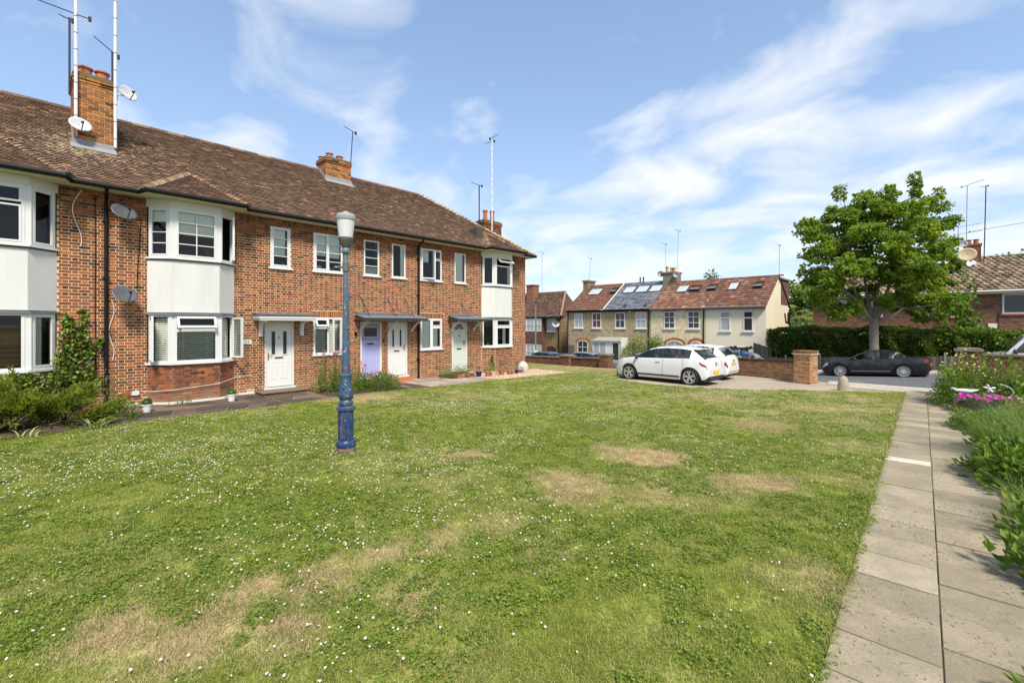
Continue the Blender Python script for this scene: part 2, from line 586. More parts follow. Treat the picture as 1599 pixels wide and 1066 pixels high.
def tile_extra(spots):
 def fx(nt, p, c):
  big = noise(nt, p, 0.9, 5, 0.6)
  c = mixc(nt, ramp(nt, big, [(0.45, (0, 0, 0)), (0.75, (0.4,) * 3)]), c, (0.095, 0.074, 0.052))
  f = None
  for (x, y, z, r, g) in spots:
   d = nt.nodes.new("ShaderNodeVectorMath")
   d.operation = 'DISTANCE'
   nt.links.new(p, d.inputs[0])
   d.inputs[1].default_value = (x, y, z)
   q = mth(nt, 'MULTIPLY', mth(nt, 'SUBTRACT', 1.0, mth(nt, 'DIVIDE', d.outputs["Value"], r), clamp=True), g)
   f = q if f is None else mth(nt, 'MAXIMUM', f, q)
  sp = noise(nt, p, 9, 6, 0.7)
  th = mth(nt, 'ADD', sp, mth(nt, 'MULTIPLY', f, 0.22)) if f is not None else sp
  k = ramp(nt, th, [(0.64, (0, 0, 0)), (0.70, (0.85,) * 3)])
  lich = mixc(nt, noise(nt, p, 4, 3), (0.52, 0.46, 0.36), (0.46, 0.32, 0.14))
  return mixc(nt, k, c, lich)
 return fx
M['tile'] = rnd_mat('roof_tile', [(0, (0.10, 0.062, 0.041)), (0.35, (0.155, 0.092, 0.058)), (0.7, (0.205, 0.123, 0.077)), (0.92, (0.26, 0.157, 0.10)), (1, (0.38, 0.22, 0.14))], 0.92, 0.35, 26, 0.35, 0.006,
     tile_extra([(-16.4, 0.9, 6.6, 1.8, 1.0), (-17.2, 2.2, 7.2, 1.5, 0.6), (-15.8, -0.5, 6.1, 1.3, 0.7), (-18.2, 8.8, 7.9, 1.2, 0.8), (-16.2, 0.9, 6.3, 1.0, 1.0)]))
M['tile_moss'] = rnd_mat('bonnet_tile', [(0, (0.18, 0.13, 0.08)), (0.5, (0.29, 0.21, 0.13)), (1, (0.38, 0.30, 0.18))], 0.95, 0.4, 16, 0.4)
# ------------------------------------------------------------------ terrain
def sstep(t):
 t = np.clip(t, 0, 1)
 return t * t * (3 - 2 * t)
def gz(x, y):
 x = np.asarray(x, float)
 y = np.asarray(y, float)
 z = -0.0175 * np.clip(y - 7, 0, 14)
 xc = np.clip(x, -45, 12)
 R = -0.66 + np.where(xc > -8, 0.06 * (xc + 2.8), -0.312 + 0.05 * (xc + 8))
 R = np.where(xc > 3, -0.312 + 0.02 * (xc - 3), R)
 y0 = np.clip(22 - (-5 - x) / 9 * 3, 19, 22)
 r = sstep((y - y0) / (30 - y0))
 bumpy = 0.012 * np.sin(x * 1.9 + y * 0.7) * np.sin(y * 1.3 - x * 0.4)
 bumpy = bumpy * np.clip((y - 2) / 3, 0, 1) * (y < 18)
 return z * (1 - r) + R * r + bumpy * (x > -12.2) * (x < -1)
def g1(x, y):
 return float(gz(x, y))
def sheet(name, xs, ys, zf, m, parent=None, X=None, Y=None, smooth=True, kind='structure', mask=None):
 if X is None:
  X, Y = np.meshgrid(np.asarray(xs, float), np.asarray(ys, float))
 Z = zf(X, Y)
 ny, nx = X.shape
 V = np.stack([X, Y, Z], -1).reshape(-1, 3)
 F = []
 for j in range(ny - 1):
  for i in range(nx - 1):
   a = j * nx + i
   F.append((a, a + 1, a + nx + 1, a + nx))
 me = bpy.data.meshes.new(name)
 me.from_pydata(V.tolist(), [], F)
 me.materials.append(m)
 me.polygons.foreach_set("use_smooth", np.ones(len(F), bool))
 me.update()
 o = lk(bpy.data.objects.new(name, me))
 if kind:
  o["kind"] = kind
 return o
def path_x(y):
 return -0.025 * (y - 3.6)
def lawn_far(x):
 pts = [(-24, 23.6), (-10.6, 23.0), (-10.2, 17.6), (-9.9, 16.45), (-8.4, 16.05), (-6.9, 15.9), (-5.6, 16.6), (-4.4, 17.5), (-2.6, 19.0), (-1.0, 20.45), (0, 20.6)]
 return np.interp(x, [p[0] for p in pts], [p[1] for p in pts])
def ground_mat():
 m, nt, b, out = mat('earth')
 p = pos(nt)
 n = noise(nt, p, 0.15, 6)
 c = ramp(nt, n, [(0.3, (0.06, 0.07, 0.025)), (0.7, (0.11, 0.1, 0.045))])
 nt.links.new(c, b.inputs["Base Color"])
 b.inputs["Roughness"].default_value = 1.0
 return m
DRY = [(-3.35, 6.65, 0.5, 1.7), (-3.9, 6.5, 0.5, 0.8), (-3.4, 4.75, 0.6, 0.8), (-3.75, 4.9, 0.5, 0.8), (-1.75, 6.6, 0.5, 1.2), (-2.1, 6.3, 0.5, 0.6), (-2.9, 10.6, 0.9, 0.75), (-3.6, 0.75, 0.42, .85), (-3.85, 1.2, 0.36, .85), (-3.75, 1.75, 0.38, 0.72), (-3.3, 1.2, 0.3, 0.6),
       (-3.75, 2.35, 0.32, 0.66), (-3.55, 2.8, 0.34, 0.62), (-3.35, 3.4, 0.38, 0.5), (-2.9, 2.1, 0.3, 0.5), (-4.0, 0.4, 0.35, 0.8), (-2.7, 3.2, 0.3, 0.5), (-5.5, 4.8, 0.4, 0.7), (-1.3, 10.0, 0.6, 0.5), (-6.2, 11.3, 1.2, 0.4), (-2.6, 5.3, 0.7, 0.35), (-0.8, 4.4, 0.5, 0.45), (-12.0, 6.5, 1.3, 0.75), (-10.5, 9.0, 1.5, 0.3), (-5, 14, 1.6, 0.45), (-2.5, 14.5, 1.5, 0.5), (-1.2, 12.5, 0.9, 0.5), (-14, 21, 4, 0.8), (-9.8, 20, 2.5, 0.8), (-1.1, 7.5, 0.5, 0.4), (-3.2, 12.0, 1.0, 0.4), (-1.8, 17.0, 1.3, 0.5)]
def dryness(nt, p):
 f = None
 wob = nt.nodes.new("ShaderNodeTexNoise")
 wob.inputs["Scale"].default_value = 1.4
 wob.inputs["Detail"].default_value = 4
 nt.links.new(p, wob.inputs["Vector"])
 va = nt.nodes.new("ShaderNodeVectorMath")
 va.operation = 'MULTIPLY_ADD'
 nt.links.new(wob.outputs["Color"], va.inputs[0])
 va.inputs[1].default_value = (1.1, 1.1, 0)
 va.inputs[2].default_value = (-0.55, -0.55, 0)
 vb = nt.nodes.new("ShaderNodeVectorMath")
 vb.operation = 'ADD'
 nt.links.new(p, vb.inputs[0])
 nt.links.new(va.outputs[0], vb.inputs[1])
 vm = nt.nodes.new("ShaderNodeVectorMath")
 vm.operation = 'MULTIPLY'
 nt.links.new(vb.outputs[0], vm.inputs[0])
 vm.inputs[1].default_value = (1, 1, 0)
 for (x, y, r, g) in DRY:
  d = nt.nodes.new("ShaderNodeVectorMath")
  d.operation = 'DISTANCE'
  nt.links.new(vm.outputs[0], d.inputs[0])
  d.inputs[1].default_value = (x, y, 0)
  q = mth(nt, 'MULTIPLY', mth(nt, 'SUBTRACT', 1.0, mth(nt, 'DIVIDE', d.outputs["Value"], r * 1.3), clamp=True), g * 1.35)
  f = q if f is None else mth(nt, 'MAXIMUM', f, q)
 n = noise(nt, p, 6.0, 6, 0.7)
 f = mth(nt, 'MULTIPLY', f, mth(nt, 'ADD', -0.12, mth(nt, 'MULTIPLY', n, 1.9)))
 broad = ramp(nt, noise(nt, p, 0.45, 4), [(0.42, (0, 0, 0)), (0.72, (0.35,) * 3)])
 return mth(nt, 'MINIMUM', mth(nt, 'ADD', f, broad), 1.0)
def grass_mat(name, use_rnd):
 m, nt, b, out = mat(name)
 p = pos(nt)
 big = noise(nt, p, 0.7, 4)
 fine = noise(nt, p, 7, 4, 0.6)
 f = mth(nt, 'ADD', mth(nt, 'MULTIPLY', big, 0.5), mth(nt, 'MULTIPLY', fine, 0.5))
 if use_rnd:
  oi = nt.nodes.new("ShaderNodeObjectInfo")
  f = mth(nt, 'ADD', mth(nt, 'MULTIPLY', f, 0.55), mth(nt, 'MULTIPLY', rnd_attr(nt), 0.52))
 green = ramp(nt, f, [(0.20, (0.066, 0.122, 0.013)), (0.5, (0.225, 0.272, 0.034)), (0.74, (0.37, 0.40, 0.08)), (0.8, (0.48, 0.44, 0.17))])
 dryc = ramp(nt, f, [(0.25, (0.29, 0.215, 0.095)), (0.5, (0.47, 0.36, 0.18)), (0.75, (0.64, 0.52, 0.30))])
 d = dryness(nt, p)
 if use_rnd:
  d = ramp(nt, mth(nt, 'ADD', d, mth(nt, 'MULTIPLY', mth(nt, 'SUBTRACT', rnd_attr(nt), 0.5), 0.9)), [(0.30, (0, 0, 0)), (0.72, (1, 1, 1))])
 c = mixc(nt, d, green, dryc)
 nt.links.new(c, b.inputs["Base Color"])
 b.inputs["Roughness"].default_value = 0.7
 b.inputs["Specular IOR Level"].default_value = 0.25
 if use_rnd:
  t = nt.nodes.new("ShaderNodeBsdfTranslucent")
  nt.links.new(c, t.inputs[0])
  mx = nt.nodes.new("ShaderNodeMixShader")
  mx.inputs[0].default_value = 0.3
  nt.links.new(b.outputs[0], mx.inputs[1])
  nt.links.new(t.outputs[0], mx.inputs[2])
  nt.links.new(mx.outputs[0], out.inputs[0])
 else:
  bump(nt, b, fine, 0.5, 0.03)
 return m
M['earth'] = ground_mat()
M['lawn'] = grass_mat('lawn_turf', False)
M['blade'] = grass_mat('grass_blades', True)
def surf_mat(name, cols, scale=14, rough=0.95, bumps=0.25, big=0.5, speck=None):
 m, nt, b, out = mat(name)
 p = pos(nt)
 f = mth(nt, 'ADD', mth(nt, 'MULTIPLY', noise(nt, p, big, 5), 0.55), mth(nt, 'MULTIPLY', noise(nt, p, scale, 6, 0.7), 0.45))
 c = ramp(nt, f, [(0.3, cols[0]), (0.7, cols[1])])
 if speck:
  k = ramp(nt, noise(nt, p, speck[0], 3, 0.6), [(speck[1], (0, 0, 0)), (speck[1] + 0.05, (1, 1, 1))])
  c = mixc(nt, k, c, speck[2])
 nt.links.new(c, b.inputs["Base Color"])
 b.inputs["Roughness"].default_value = rough
 b.inputs["Specular IOR Level"].default_value = 0.25
 bump(nt, b, noise(nt, p, scale * 4, 4, 0.7), bumps, 0.01)
 return m
M['asphalt'] = surf_mat('asphalt', ((0.085, 0.088, 0.095), (0.15, 0.15, 0.155)), 18)
M['drive'] = surf_mat('driveway_tarmac_buff', ((0.27, 0.215, 0.155), (0.42, 0.35, 0.265)), 20)
M['pave'] = surf_mat('pavement_concrete', ((0.36, 0.31, 0.24), (0.5, 0.44, 0.35)), 12)
M['kerb'] = surf_mat('kerb_stone', ((0.46, 0.43, 0.37), (0.6, 0.57, 0.5)), 12)
def slab_extra(nt, p, c):
 k = ramp(nt, noise(nt, p, 34, 3, 0.55, sc=(1.0, 0.7, 1.0)), [(0.615, (0, 0, 0)), (0.64, (0.85,) * 3)])
 zone = ramp(nt, noise(nt, p, 1.1, 3), [(0.38, (0, 0, 0)), (0.62, (1, 1, 1))])
 c = mixc(nt, mth(nt, 'MULTIPLY', k, zone), c, (0.05, 0.045, 0.035))
 st = ramp(nt, noise(nt, p, 2.2, 6, 0.7), [(0.40, (0.78, 0.77, 0.75)), (0.68, (1.08, 1.06, 1.03))])
 return mixc(nt, 1.0, c, st, 'MULTIPLY')
M['slab'] = rnd_mat('paving_slab', [(0, (0.255, 0.215, 0.148)), (0.5, (0.32, 0.272, 0.188)), (0.9, (0.385, 0.33, 0.235)), (0.97, (0.56, 0.53, 0.44)), (1, (0.58, 0.55, 0.46))], 0.95, 0.22, 60, 0.5, 0.006, slab_extra)
M['crazy'] = rnd_mat('crazy_stone', [(0, (0.05, 0.04, 0.03)), (0.5, (0.105, 0.078, 0.056)), (1, (0.22, 0.155, 0.11))], 0.92, 0.35, 18, 0.4)
M['flag'] = rnd_mat('pinkish_flag', [(0, (0.27, 0.215, 0.17)), (0.5, (0.34, 0.275, 0.225)), (1, (0.42, 0.33, 0.28))], 0.92, 0.3, 18, 0.4)
M['pebble'] = rnd_mat('gravel_pebble', [(0, (0.35, 0.22, 0.13)), (0.5, (0.55, 0.38, 0.25)), (1, (0.68, 0.56, 0.42))], 0.9, 0.2, 30, 0)
M['soil'] = surf_mat('bed_soil', ((0.05, 0.035, 0.022), (0.11, 0.08, 0.05)), 16, bumps=0.6)
# ------------------------------------------------------------------ ground sheets
gx = np.concatenate([[-900, -300, -120], np.linspace(-60, 40, 81), [100, 300, 900]])
gy = np.concatenate([[-300, -60, -20], np.linspace(-8, 60, 86), [120, 400, 1500]])
sheet('ground', gx, gy, lambda x, y: gz(x, y) - 0.06, M['earth'])
lx = np.linspace(-24, -0.35, 100)
tv = np.linspace(0, 1, 90)
LX = np.repeat(lx[None, :], 90, 0)
LY = -4 + tv[:, None] * (lawn_far(lx)[None, :] + 4)
sheet('lawn', None, None, lambda x, y: gz(x, y), M['lawn'], X=LX, Y=LY)
dx = np.linspace(-10.6, 1.0, 60)
DX = np.repeat(dx[None, :], 24, 0)
t2 = np.linspace(0, 1, 24)
near = np.minimum(lawn_far(dx) - 0.35, 20.3)
DY = near[None, :] + t2[:, None] * (24.4 - near[None, :])
sheet('driveway', None, None, lambda x, y: gz(x, y) - 0.035, M['drive'], X=DX, Y=DY)
def kerb_y(x):
 return np.where(x > -4, 22.35 - 0.02 * (x + 4), np.minimum(22.35 - 0.55 * (x + 4), 25.6))
rx = np.concatenate([np.linspace(-60, -12, 30), np.linspace(-11, 14, 50), [20, 30]])
KY = kerb_y(rx)
RX = np.repeat(rx[None, :], 20, 0)
RY = KY[None, :] + np.linspace(0, 1, 20)[:, None] * (32.3 - KY[None, :])
sheet('road', None, None, lambda x, y: gz(x, y) - 0.028, M['asphalt'], X=RX, Y=RY)
sheet('far_pavement', np.linspace(-60, 30, 91), np.linspace(32.3, 34.0, 4), lambda x, y: gz(x, y) + 0.07, M['pave'])
kb = MB()
for i in range(90):
 x0 = -60 + i * 1.0
 kb.slab([(x0, 32.18, g1(x0, 32.2) - 0.1), (x0 + 0.985, 32.18, g1(x0 + 1, 32.2) - 0.1), (x0 + 0.985, 32.3, g1(x0 + 1, 32.2) - 0.1), (x0, 32.3, g1(x0, 32.2) - 0.1)], (0, 0, 0.175), rnd=random.random())
o = kb.build('far_kerb', M['kerb'])
o['kind'] = 'structure'
pv = thing('pavement', None, None, (0, 21, 0))
pv['kind'] = 'structure'
for i in range(13):
 for j in range(2):
  x0 = -3.35 + i * 0.75
  y0 = 20.62 + j * 0.75
  if x0 < -2.9 and j == 0:
   continue
  b_ = MB()
  z = g1(x0 + .37, y0 + .37)
  q = [(x0 + .006, y0 + .006), (x0 + .744, y0 + .006), (x0 + .744, y0 + .744), (x0 + .006, y0 + .744)]
  b_.slab([(x, y, g1(x, y) - 0.05) for x, y in q], (0, 0, 0.055 + random.uniform(0, .006)), rnd=random.random())
  b_.build('paving_slab', M['pave'], pv)
for i in range(16):
 x0 = -3.4 + i * 0.62
 ky = float(kerb_y(np.array(x0 + .3)))
 b_ = MB()
 q = [(x0 + .006, ky - .22), (x0 + .612, ky - .22), (x0 + .612, ky), (x0 + .006, ky)]
 b_.slab([(x, y, g1(x, y) - 0.08) for x, y in q], (0, 0, 0.1 + random.uniform(0, .006)), rnd=random.random())
 b_.build('kerb_stone', M['kerb'], pv)
b_ = MB()
for (x0, x1, yy) in ((-3.6, -2.5, 24.4), (1.2, 1.9, 24.9), (-9.0, -7.6, 27.0)):
 q = [(x0, yy), (x1, yy - .02), (x1, yy + .1), (x0, yy + .12)]
 b_.add([(x, y, g1(x, y) - 0.02) for x, y in q], [(0, 1, 2, 3)])
o = b_.build('road_marking', plain('road_paint', (0.5, 0.5, 0.47), 0.8, var=0.25, scale=20))
o['kind'] = 'structure'
# ------------------------------------------------------------------ garden path of square slabs
gp = thing('garden_path', None, None, (-0.2, 8, 0))
gp['kind'] = 'structure'
def path_pt(u, s):
 return (path_x(s) + u, s)
def lay(u0, u1, s0, s1, rnd, lift):
 tilt = [lift + random.uniform(-.0025, .0025) for _ in range(4)]
 g = 0.0035
 s0, s1 = s0 + .0035, s1 - .0035
 q = [path_pt(u0 + g, s0 + g), path_pt(u1 - g, s0 + g), path_pt(u1 - g, s1 - g), path_pt(u0 + g, s1 - g)]
 V = []
 for (x, y) in q:
  V.append((x, y, g1(x, y) - 0.06))
 c = 0.004
 qi = [path_pt(u0 + g, s0 + g), path_pt(u1 - g, s0 + g), path_pt(u1 - g, s1 - g), path_pt(u0 + g, s1 - g)]
 for k, (x, y) in enumerate(qi):
  V.append((x, y, g1(x, y) + tilt[k] - c))
 qq = [path_pt(u0 + g + c, s0 + g + c), path_pt(u1 - g - c, s0 + g + c), path_pt(u1 - g - c, s1 - g - c), path_pt(u0 + g + c, s1 - g - c)]
 for k, (x, y) in enumerate(qq):
  V.append((x, y, g1(x, y) + tilt[k]))
 F = [(8, 9, 10, 11)]
 for b0 in (0, 4):
  for i in range(4):
   j = (i + 1) % 4
   F.append((b0 + i, b0 + j, b0 + 4 + j, b0 + 4 + i))
 mb = MB()
 mb.add(V, F, rnd)
 mb.build('paving_slab', M['slab'], gp)
s = 1.35
while s < 20.5:
 L = 0.49 + random.uniform(-.012, .012)
 if 8.55 < s < 9.0:
  lay(-0.545, 0.0, s, s + .5, random.uniform(.1, .9), .018)
  s += .5
  lay(-0.545, 0.0, s, s + .3, 1.0, .02)
  s += .3
  continue
 lay(-0.545, 0.0, s, min(s + L, 20.58), random.uniform(.05, .88), .012 + random.uniform(0, .014))
 s += L
s = 1.1
while s < 20.5:
 L = 0.49 + random.uniform(-.012, .012)
 lay(0.002, 0.60, s, min(s + L, 20.58), random.uniform(.05, .88), .010 + random.uniform(0, .014))
 s += L
s = 3.1
for k in range(8):
 lay(0.604, 1.15, s, s + .6, random.uniform(.05, .6), .012)
 s += .6
o = sheet('path_bedding', None, None, lambda x, y: gz(x, y) + 0.005, surf_mat('sandy_joint', ((0.07, 0.06, 0.035), (0.17, 0.14, 0.09)), 30),
          X=np.array([[path_x(a) - .56 for a in np.linspace(0.8, 20.55, 60)], [path_x(a) + 1.2 for a in np.linspace(0.8, 20.55, 60)]]).T,
          Y=np.array([np.linspace(0.8, 20.55, 60)] * 2).T)
sheet('planting_bed', np.linspace(0.05, 9, 30), np.linspace(1.0, 20.2, 50), lambda x, y: gz(x, y) - 0.03 + 0.1 * np.clip(x - 1.15, 0, .6), M['soil'])
# ------------------------------------------------------------------ paved strip along the flats
cp = thing('crazy_paving', None, None, (-13.6, 5, 0))
cp['kind'] = 'structure'
base = MB()
def mosaic(parent, x0, x1, y0, y1, nx, ny, m, nm, dz, r0, r1):
 P = {}
 for i in range(nx + 1):
  for j in range(ny + 1):
   jx = 0 if i in (0, nx) else random.uniform(-.32, .32)
   jy = 0 if j in (0, ny) else random.uniform(-.36, .36)
   P[i, j] = (x0 + (x1 - x0) * (i + jx) / nx, y0 + (y1 - y0) * (j + jy) / ny)
 skip = set()
 for i in range(nx):
  for j in range(ny):
   if (i, j) in skip:
    continue
   poly = [P[i, j], P[i + 1, j], P[i + 1, j + 1], P[i, j + 1]]
   if j + 1 < ny and random.random() < .25 and (i, j + 1) not in skip:
    poly = [P[i, j], P[i + 1, j], P[i + 1, j + 1], P[i + 1, j + 2], P[i, j + 2], P[i, j + 1]]
    skip.add((i, j + 1))
   cx_ = sum(p[0] for p in poly) / len(poly)
   cy_ = sum(p[1] for p in poly) / len(poly)
   poly = [(cx_ + (p[0] - cx_) * .955, cy_ + (p[1] - cy_) * .955) for p in poly]
   b_ = MB()
   b_.slab([(x, y, g1(x, y) + dz - .04) for x, y in poly], (0, 0, 0.04 + random.uniform(.004, .012)), rnd=random.uniform(r0, r1))
   b_.build(nm, m, parent)
sheet('path_mortar_bed', np.linspace(-15.1, -12.42, 8), np.linspace(-2.5, 9.3, 30), lambda x, y: gz(x, y) + 0.008, M['mortar_old'])
mosaic(cp, -14.95, -12.45, -0.4, 4.6, 5, 11, M['crazy'], 'stone', 0.01, 0, 0.8)
mosaic(cp, -14.95, -12.5, 4.62, 9.25, 5, 10, M['crazy'], 'stone', 0.01, 0.2, 1)
fp = thing('flagged_path', None, None, (-13.6, 10, 0))
fp['kind'] = 'structure'
mosaic(fp, -14.98, -13.0, 9.3, 12.6, 3, 6, M['flag'], 'flagstone', 0.012, 0, 1)
mosaic(fp, -13.0, -12.6, 9.3, 12.0, 1, 5, M['flag'], 'flagstone', 0.012, 0, 1)
sheet('flag_bed', np.linspace(-15.1, -12.6, 6), np.linspace(9.25, 12.7, 8), lambda x, y: gz(x, y) + 0.012, M['mortar_old'])
n = 2600
gx_ = rng.uniform(-15.0, -12.75, n)
gy_ = rng.uniform(12.5, 17.4, n)
k = (gx_ > -13.1 - 0.0 * gy_) & (gy_ < 12.6)
gx_, gy_ = gx_[~k], gy_[~k]
g_ = MB()
sheet('gravel_bed', np.linspace(-15.1, -12.75, 5), np.linspace(12.65, 17.5, 8), lambda x, y: gz(x, y) + 0.012, M['drive'])
for x, y in zip(gx_, gy_):
 r = random.uniform(.014, .03)
 z = g1(x, y) + .014
 a = random.uniform(0, 6.28)
 c, s_ = math.cos(a) * r, math.sin(a) * r
 g_.add([(x + c, y + s_, z), (x - s_, y + c, z), (x - c, y - s_, z), (x + s_, y - c, z), (x + c * .2, y + s_ * .2, z + r * .8)], [(0, 1, 4), (1, 2, 4), (2, 3, 4), (3, 0, 4)], random.random())
o = g_.build('gravel', M['pebble'])
tag(o, 'buff gravel spread below the end bay window', 'gravel', kind='stuff')
# ------------------------------------------------------------------ grass and clover
def scatter(name, src_objs, P, scale, m=None, smin=0.75, smax=1.3, tilt=0.15):
 """instances of a few source meshes on a point mesh, through geometry nodes; returns the object"""
 me = bpy.data.meshes.new(name)
 me.vertices.add(len(P))
 me.vertices.foreach_set("co", np.asarray(P, np.float32).ravel())
 sa = me.attributes.new("sc", 'FLOAT', 'POINT')
 sa.data.foreach_set("value", np.asarray(scale, np.float32))
 me.update()
 o = lk(bpy.data.objects.new(name, me))
 ng = bpy.data.node_groups.new(name + "_nodes", 'GeometryNodeTree')
 ng.interface.new_socket("Geometry", in_out='INPUT', socket_type='NodeSocketGeometry')
 ng.interface.new_socket("Geometry", in_out='OUTPUT', socket_type='NodeSocketGeometry')
 gi = ng.nodes.new("NodeGroupInput")
 go = ng.nodes.new("NodeGroupOutput")
 jn = ng.nodes.new("GeometryNodeJoinGeometry")
 K = len(src_objs)
 for k, so in enumerate(src_objs):
  oi = ng.nodes.new("GeometryNodeObjectInfo")
  oi.inputs["Object"].default_value = so
  oi.inputs["As Instance"].default_value = True
  ip = ng.nodes.new("GeometryNodeInstanceOnPoints")
  ng.links.new(gi.outputs[0], ip.inputs["Points"])
  ng.links.new(oi.outputs["Geometry"], ip.inputs["Instance"])
  idx = ng.nodes.new("GeometryNodeInputIndex")
  mo = ng.nodes.new("ShaderNodeMath")
  mo.operation = 'MODULO'
  ng.links.new(idx.outputs[0], mo.inputs[0])
  mo.inputs[1].default_value = K
  cm = ng.nodes.new("ShaderNodeMath")
  cm.operation = 'COMPARE'
  ng.links.new(mo.outputs[0], cm.inputs[0])
  cm.inputs[1].default_value = k
  cm.inputs[2].default_value = 0.1
  ng.links.new(cm.outputs[0], ip.inputs["Selection"])
  rv = ng.nodes.new("FunctionNodeRandomValue")
  rv.data_type = 'FLOAT_VECTOR'
  rv.inputs[0].default_value = (-tilt, -tilt, 0)
  rv.inputs[1].default_value = (tilt, tilt, 6.283)
  rv.inputs["Seed"].default_value = 11 + k
  ng.links.new(rv.outputs[0], ip.inputs["Rotation"])
  na = ng.nodes.new("GeometryNodeInputNamedAttribute")
  na.data_type = 'FLOAT'
  na.inputs["Name"].default_value = "sc"
  ng.links.new(na.outputs["Attribute"], ip.inputs["Scale"])
  ng.links.new(ip.outputs[0], jn.inputs[0])
 ng.links.new(jn.outputs[0], go.inputs[0])
 md = o.modifiers.new("scatter", 'NODES')
 md.node_group = ng
 return o
def tuft(seed, n, w, lmin, lmax):
 r = np.random.default_rng(seed)
 P = np.stack([r.uniform(-w, w, n), r.uniform(-w, w, n), np.full(n, -0.004)], 1)
 a = r.uniform(0, 6.283, n)
 el = r.uniform(0.25, 1.2, n)
 D = np.stack([np.cos(a) * np.cos(el), np.sin(a) * np.cos(el), np.sin(el)], 1)
 me = blade_mesh('grass_tuft', P, D, r.uniform(lmin, lmax, n), r.uniform(.0022, .0038, n), r.random(n), M['blade'], 0.55, 2)
 return bpy.data.objects.new('grass_tuft', me)
def clover_leaf(seed):
 r = np.random.default_rng(seed)
 P, D, S, R = [], [], [], []
 for k in range(24):
  c = np.array([r.uniform(-.07, .07), r.uniform(-.07, .07), r.uniform(.012, .03)])
  a0 = r.uniform(0, 6.28)
  q = r.random()
  for j in range(3):
   a = a0 + j * 2.094
   P.append(c)
   D.append((math.cos(a), math.sin(a), r.uniform(.0, .35)))
   S.append(r.uniform(.009, .017))
   R.append(q)
 return bpy.data.objects.new('clover_leaf', leaf_mesh('clover_leaf', P, D, S, np.array(R), M['clover'], 0.95, 0.15))
def flower(seed):
 mb = MB()
 r = random.Random(seed)
 n = 8
 for q in range(7):
  a = q * 1.05
  e = 0 if q == 6 else .0065
  mb.ellipsoid((e * math.cos(a), e * math.sin(a), .045 + r.uniform(-.003, .004)), (.0045, .0045, .0055), 5, 4, r.random())
 mb.tube([(0, 0, 0), (0.003, 0, .04)], .0012, 4, 0.5, 1)
 return bpy.data.objects.new('clover_flower', mb.mesh('clover_flower', [M['clover_white'], M['blade']]))
M['clover'] = leafmat('clover_leaves', [(0.2, (0.085, 0.145, 0.014)), (0.6, (0.185, 0.26, 0.03)), (0.9, (0.28, 0.36, 0.06))], 0.25, 0.6)
M['clover_white'] = rnd_mat('clover_petals', [(0, (0.58, 0.45, 0.40)), (0.4, (0.66, 0.62, 0.53)), (1, (0.72, 0.70, 0.63))], 0.9, 0.08, 200, 0)
def lawn_points(dens_near, dens_far, seed):
 r = np.random.default_rng(seed)
 n = int(dens_near * 24 * 24)
 x = r.uniform(-24, -0.5, n)
 y = r.uniform(-0.8, 23.5, n)
 px = path_x(y) - .545
 keep = (x < px + r.normal(0, .02, n) + .012) & (y < lawn_far(x) + r.normal(0, .03, n) - .02)
 keep &= ~((x < -12.42 + 0.04 * np.sin(y * 5) - 0.15 * sstep((y - 5) / 5)) & (y < 17.3))
 keep &= ~((x < -12.5) & (y > 17.2) & (x < -15) & (y < 16.9))
 d = -x * math.sin(TH) + y * math.cos(TH)
 rr = x * math.cos(TH) + y * math.sin(TH)
 keep &= (d > 1.6) & (rr > -d * 1.2) & (rr < d * 1.2)
 pr = np.clip(1.0 / (1 + (np.maximum(d - 4, 0) / 5.0) ** 1.5), dens_far / dens_near, 1)
 keep &= r.random(n) < pr
 x, y, d = x[keep], y[keep], d[keep]
 return np.stack([x, y, gz(x, y)], 1), d
tufts = [tuft(100 + i, 130, .095, .018, .045) for i in range(5)]
P, d = lawn_points(300, 44, 3)
sc = rng.uniform(.75, 1.25, len(P)) * (1 + np.clip(d - 5, 0, 15) * 0.03)
o = scatter('grass', tufts, P, sc)
tag(o, 'short mown grass of the front lawn with dry patches', 'grass', kind='stuff')
cl = [clover_leaf(40 + i) for i in range(4)]
P, d = lawn_points(100, 14, 5)
def vnoise(x, y, s, seed):
 r = np.random.default_rng(seed)
 G = r.random((64, 64))
 u, v = x * s, y * s
 i, j = np.floor(u).astype(int), np.floor(v).astype(int)
 fu, fv = sstep(u - i), sstep(v - j)
 g = lambda a, b: G[a % 64, b % 64]
 return (g(i, j) * (1 - fu) + g(i + 1, j) * fu) * (1 - fv) + (g(i, j + 1) * (1 - fu) + g(i + 1, j + 1) * fu) * fv
def dry_at(x, y):
 f = np.zeros(len(x))
 for (a, b_, r_, g) in DRY:
  f = np.maximum(f, np.clip(1 - np.hypot(x - a, y - b_) / (r_ * 1.2), 0, 1) * g * 1.7)
 return f
kk = (vnoise(P[:, 0], P[:, 1], 1.1, 1) * .6 + vnoise(P[:, 0], P[:, 1], 3.1, 2) * .4 - dry_at(P[:, 0], P[:, 1]) * .45) > 0.36
P = P[kk]
o = scatter('clover_leaves', cl, P, rng.uniform(.8, 1.3, len(P)), tilt=.3)
tag(o, 'low clover leaves growing among the lawn grass', 'clover', kind='stuff')
fl = [flower(60 + i) for i in range(3)]
P, d = lawn_points(150, 140, 9)
w = vnoise(P[:, 0], P[:, 1], .55, 7) * .5 + vnoise(P[:, 0], P[:, 1], 1.7, 8) * .5
pr = np.clip((w - .33) * 1.5, 0.02, 1) * np.clip(1 - dry_at(P[:, 0], P[:, 1]) * .9, 0.04, 1) * np.clip(0.5 + d * .03, 0, .85)
pr *= np.where((P[:, 0] > -1.9) & (P[:, 1] < 8), .45, 1) * np.where(P[:, 0] < -5, 1.25, .8)
kk = rng.random(len(P)) < pr * np.clip(2.5 - d * .16, 1.05, 1.9)
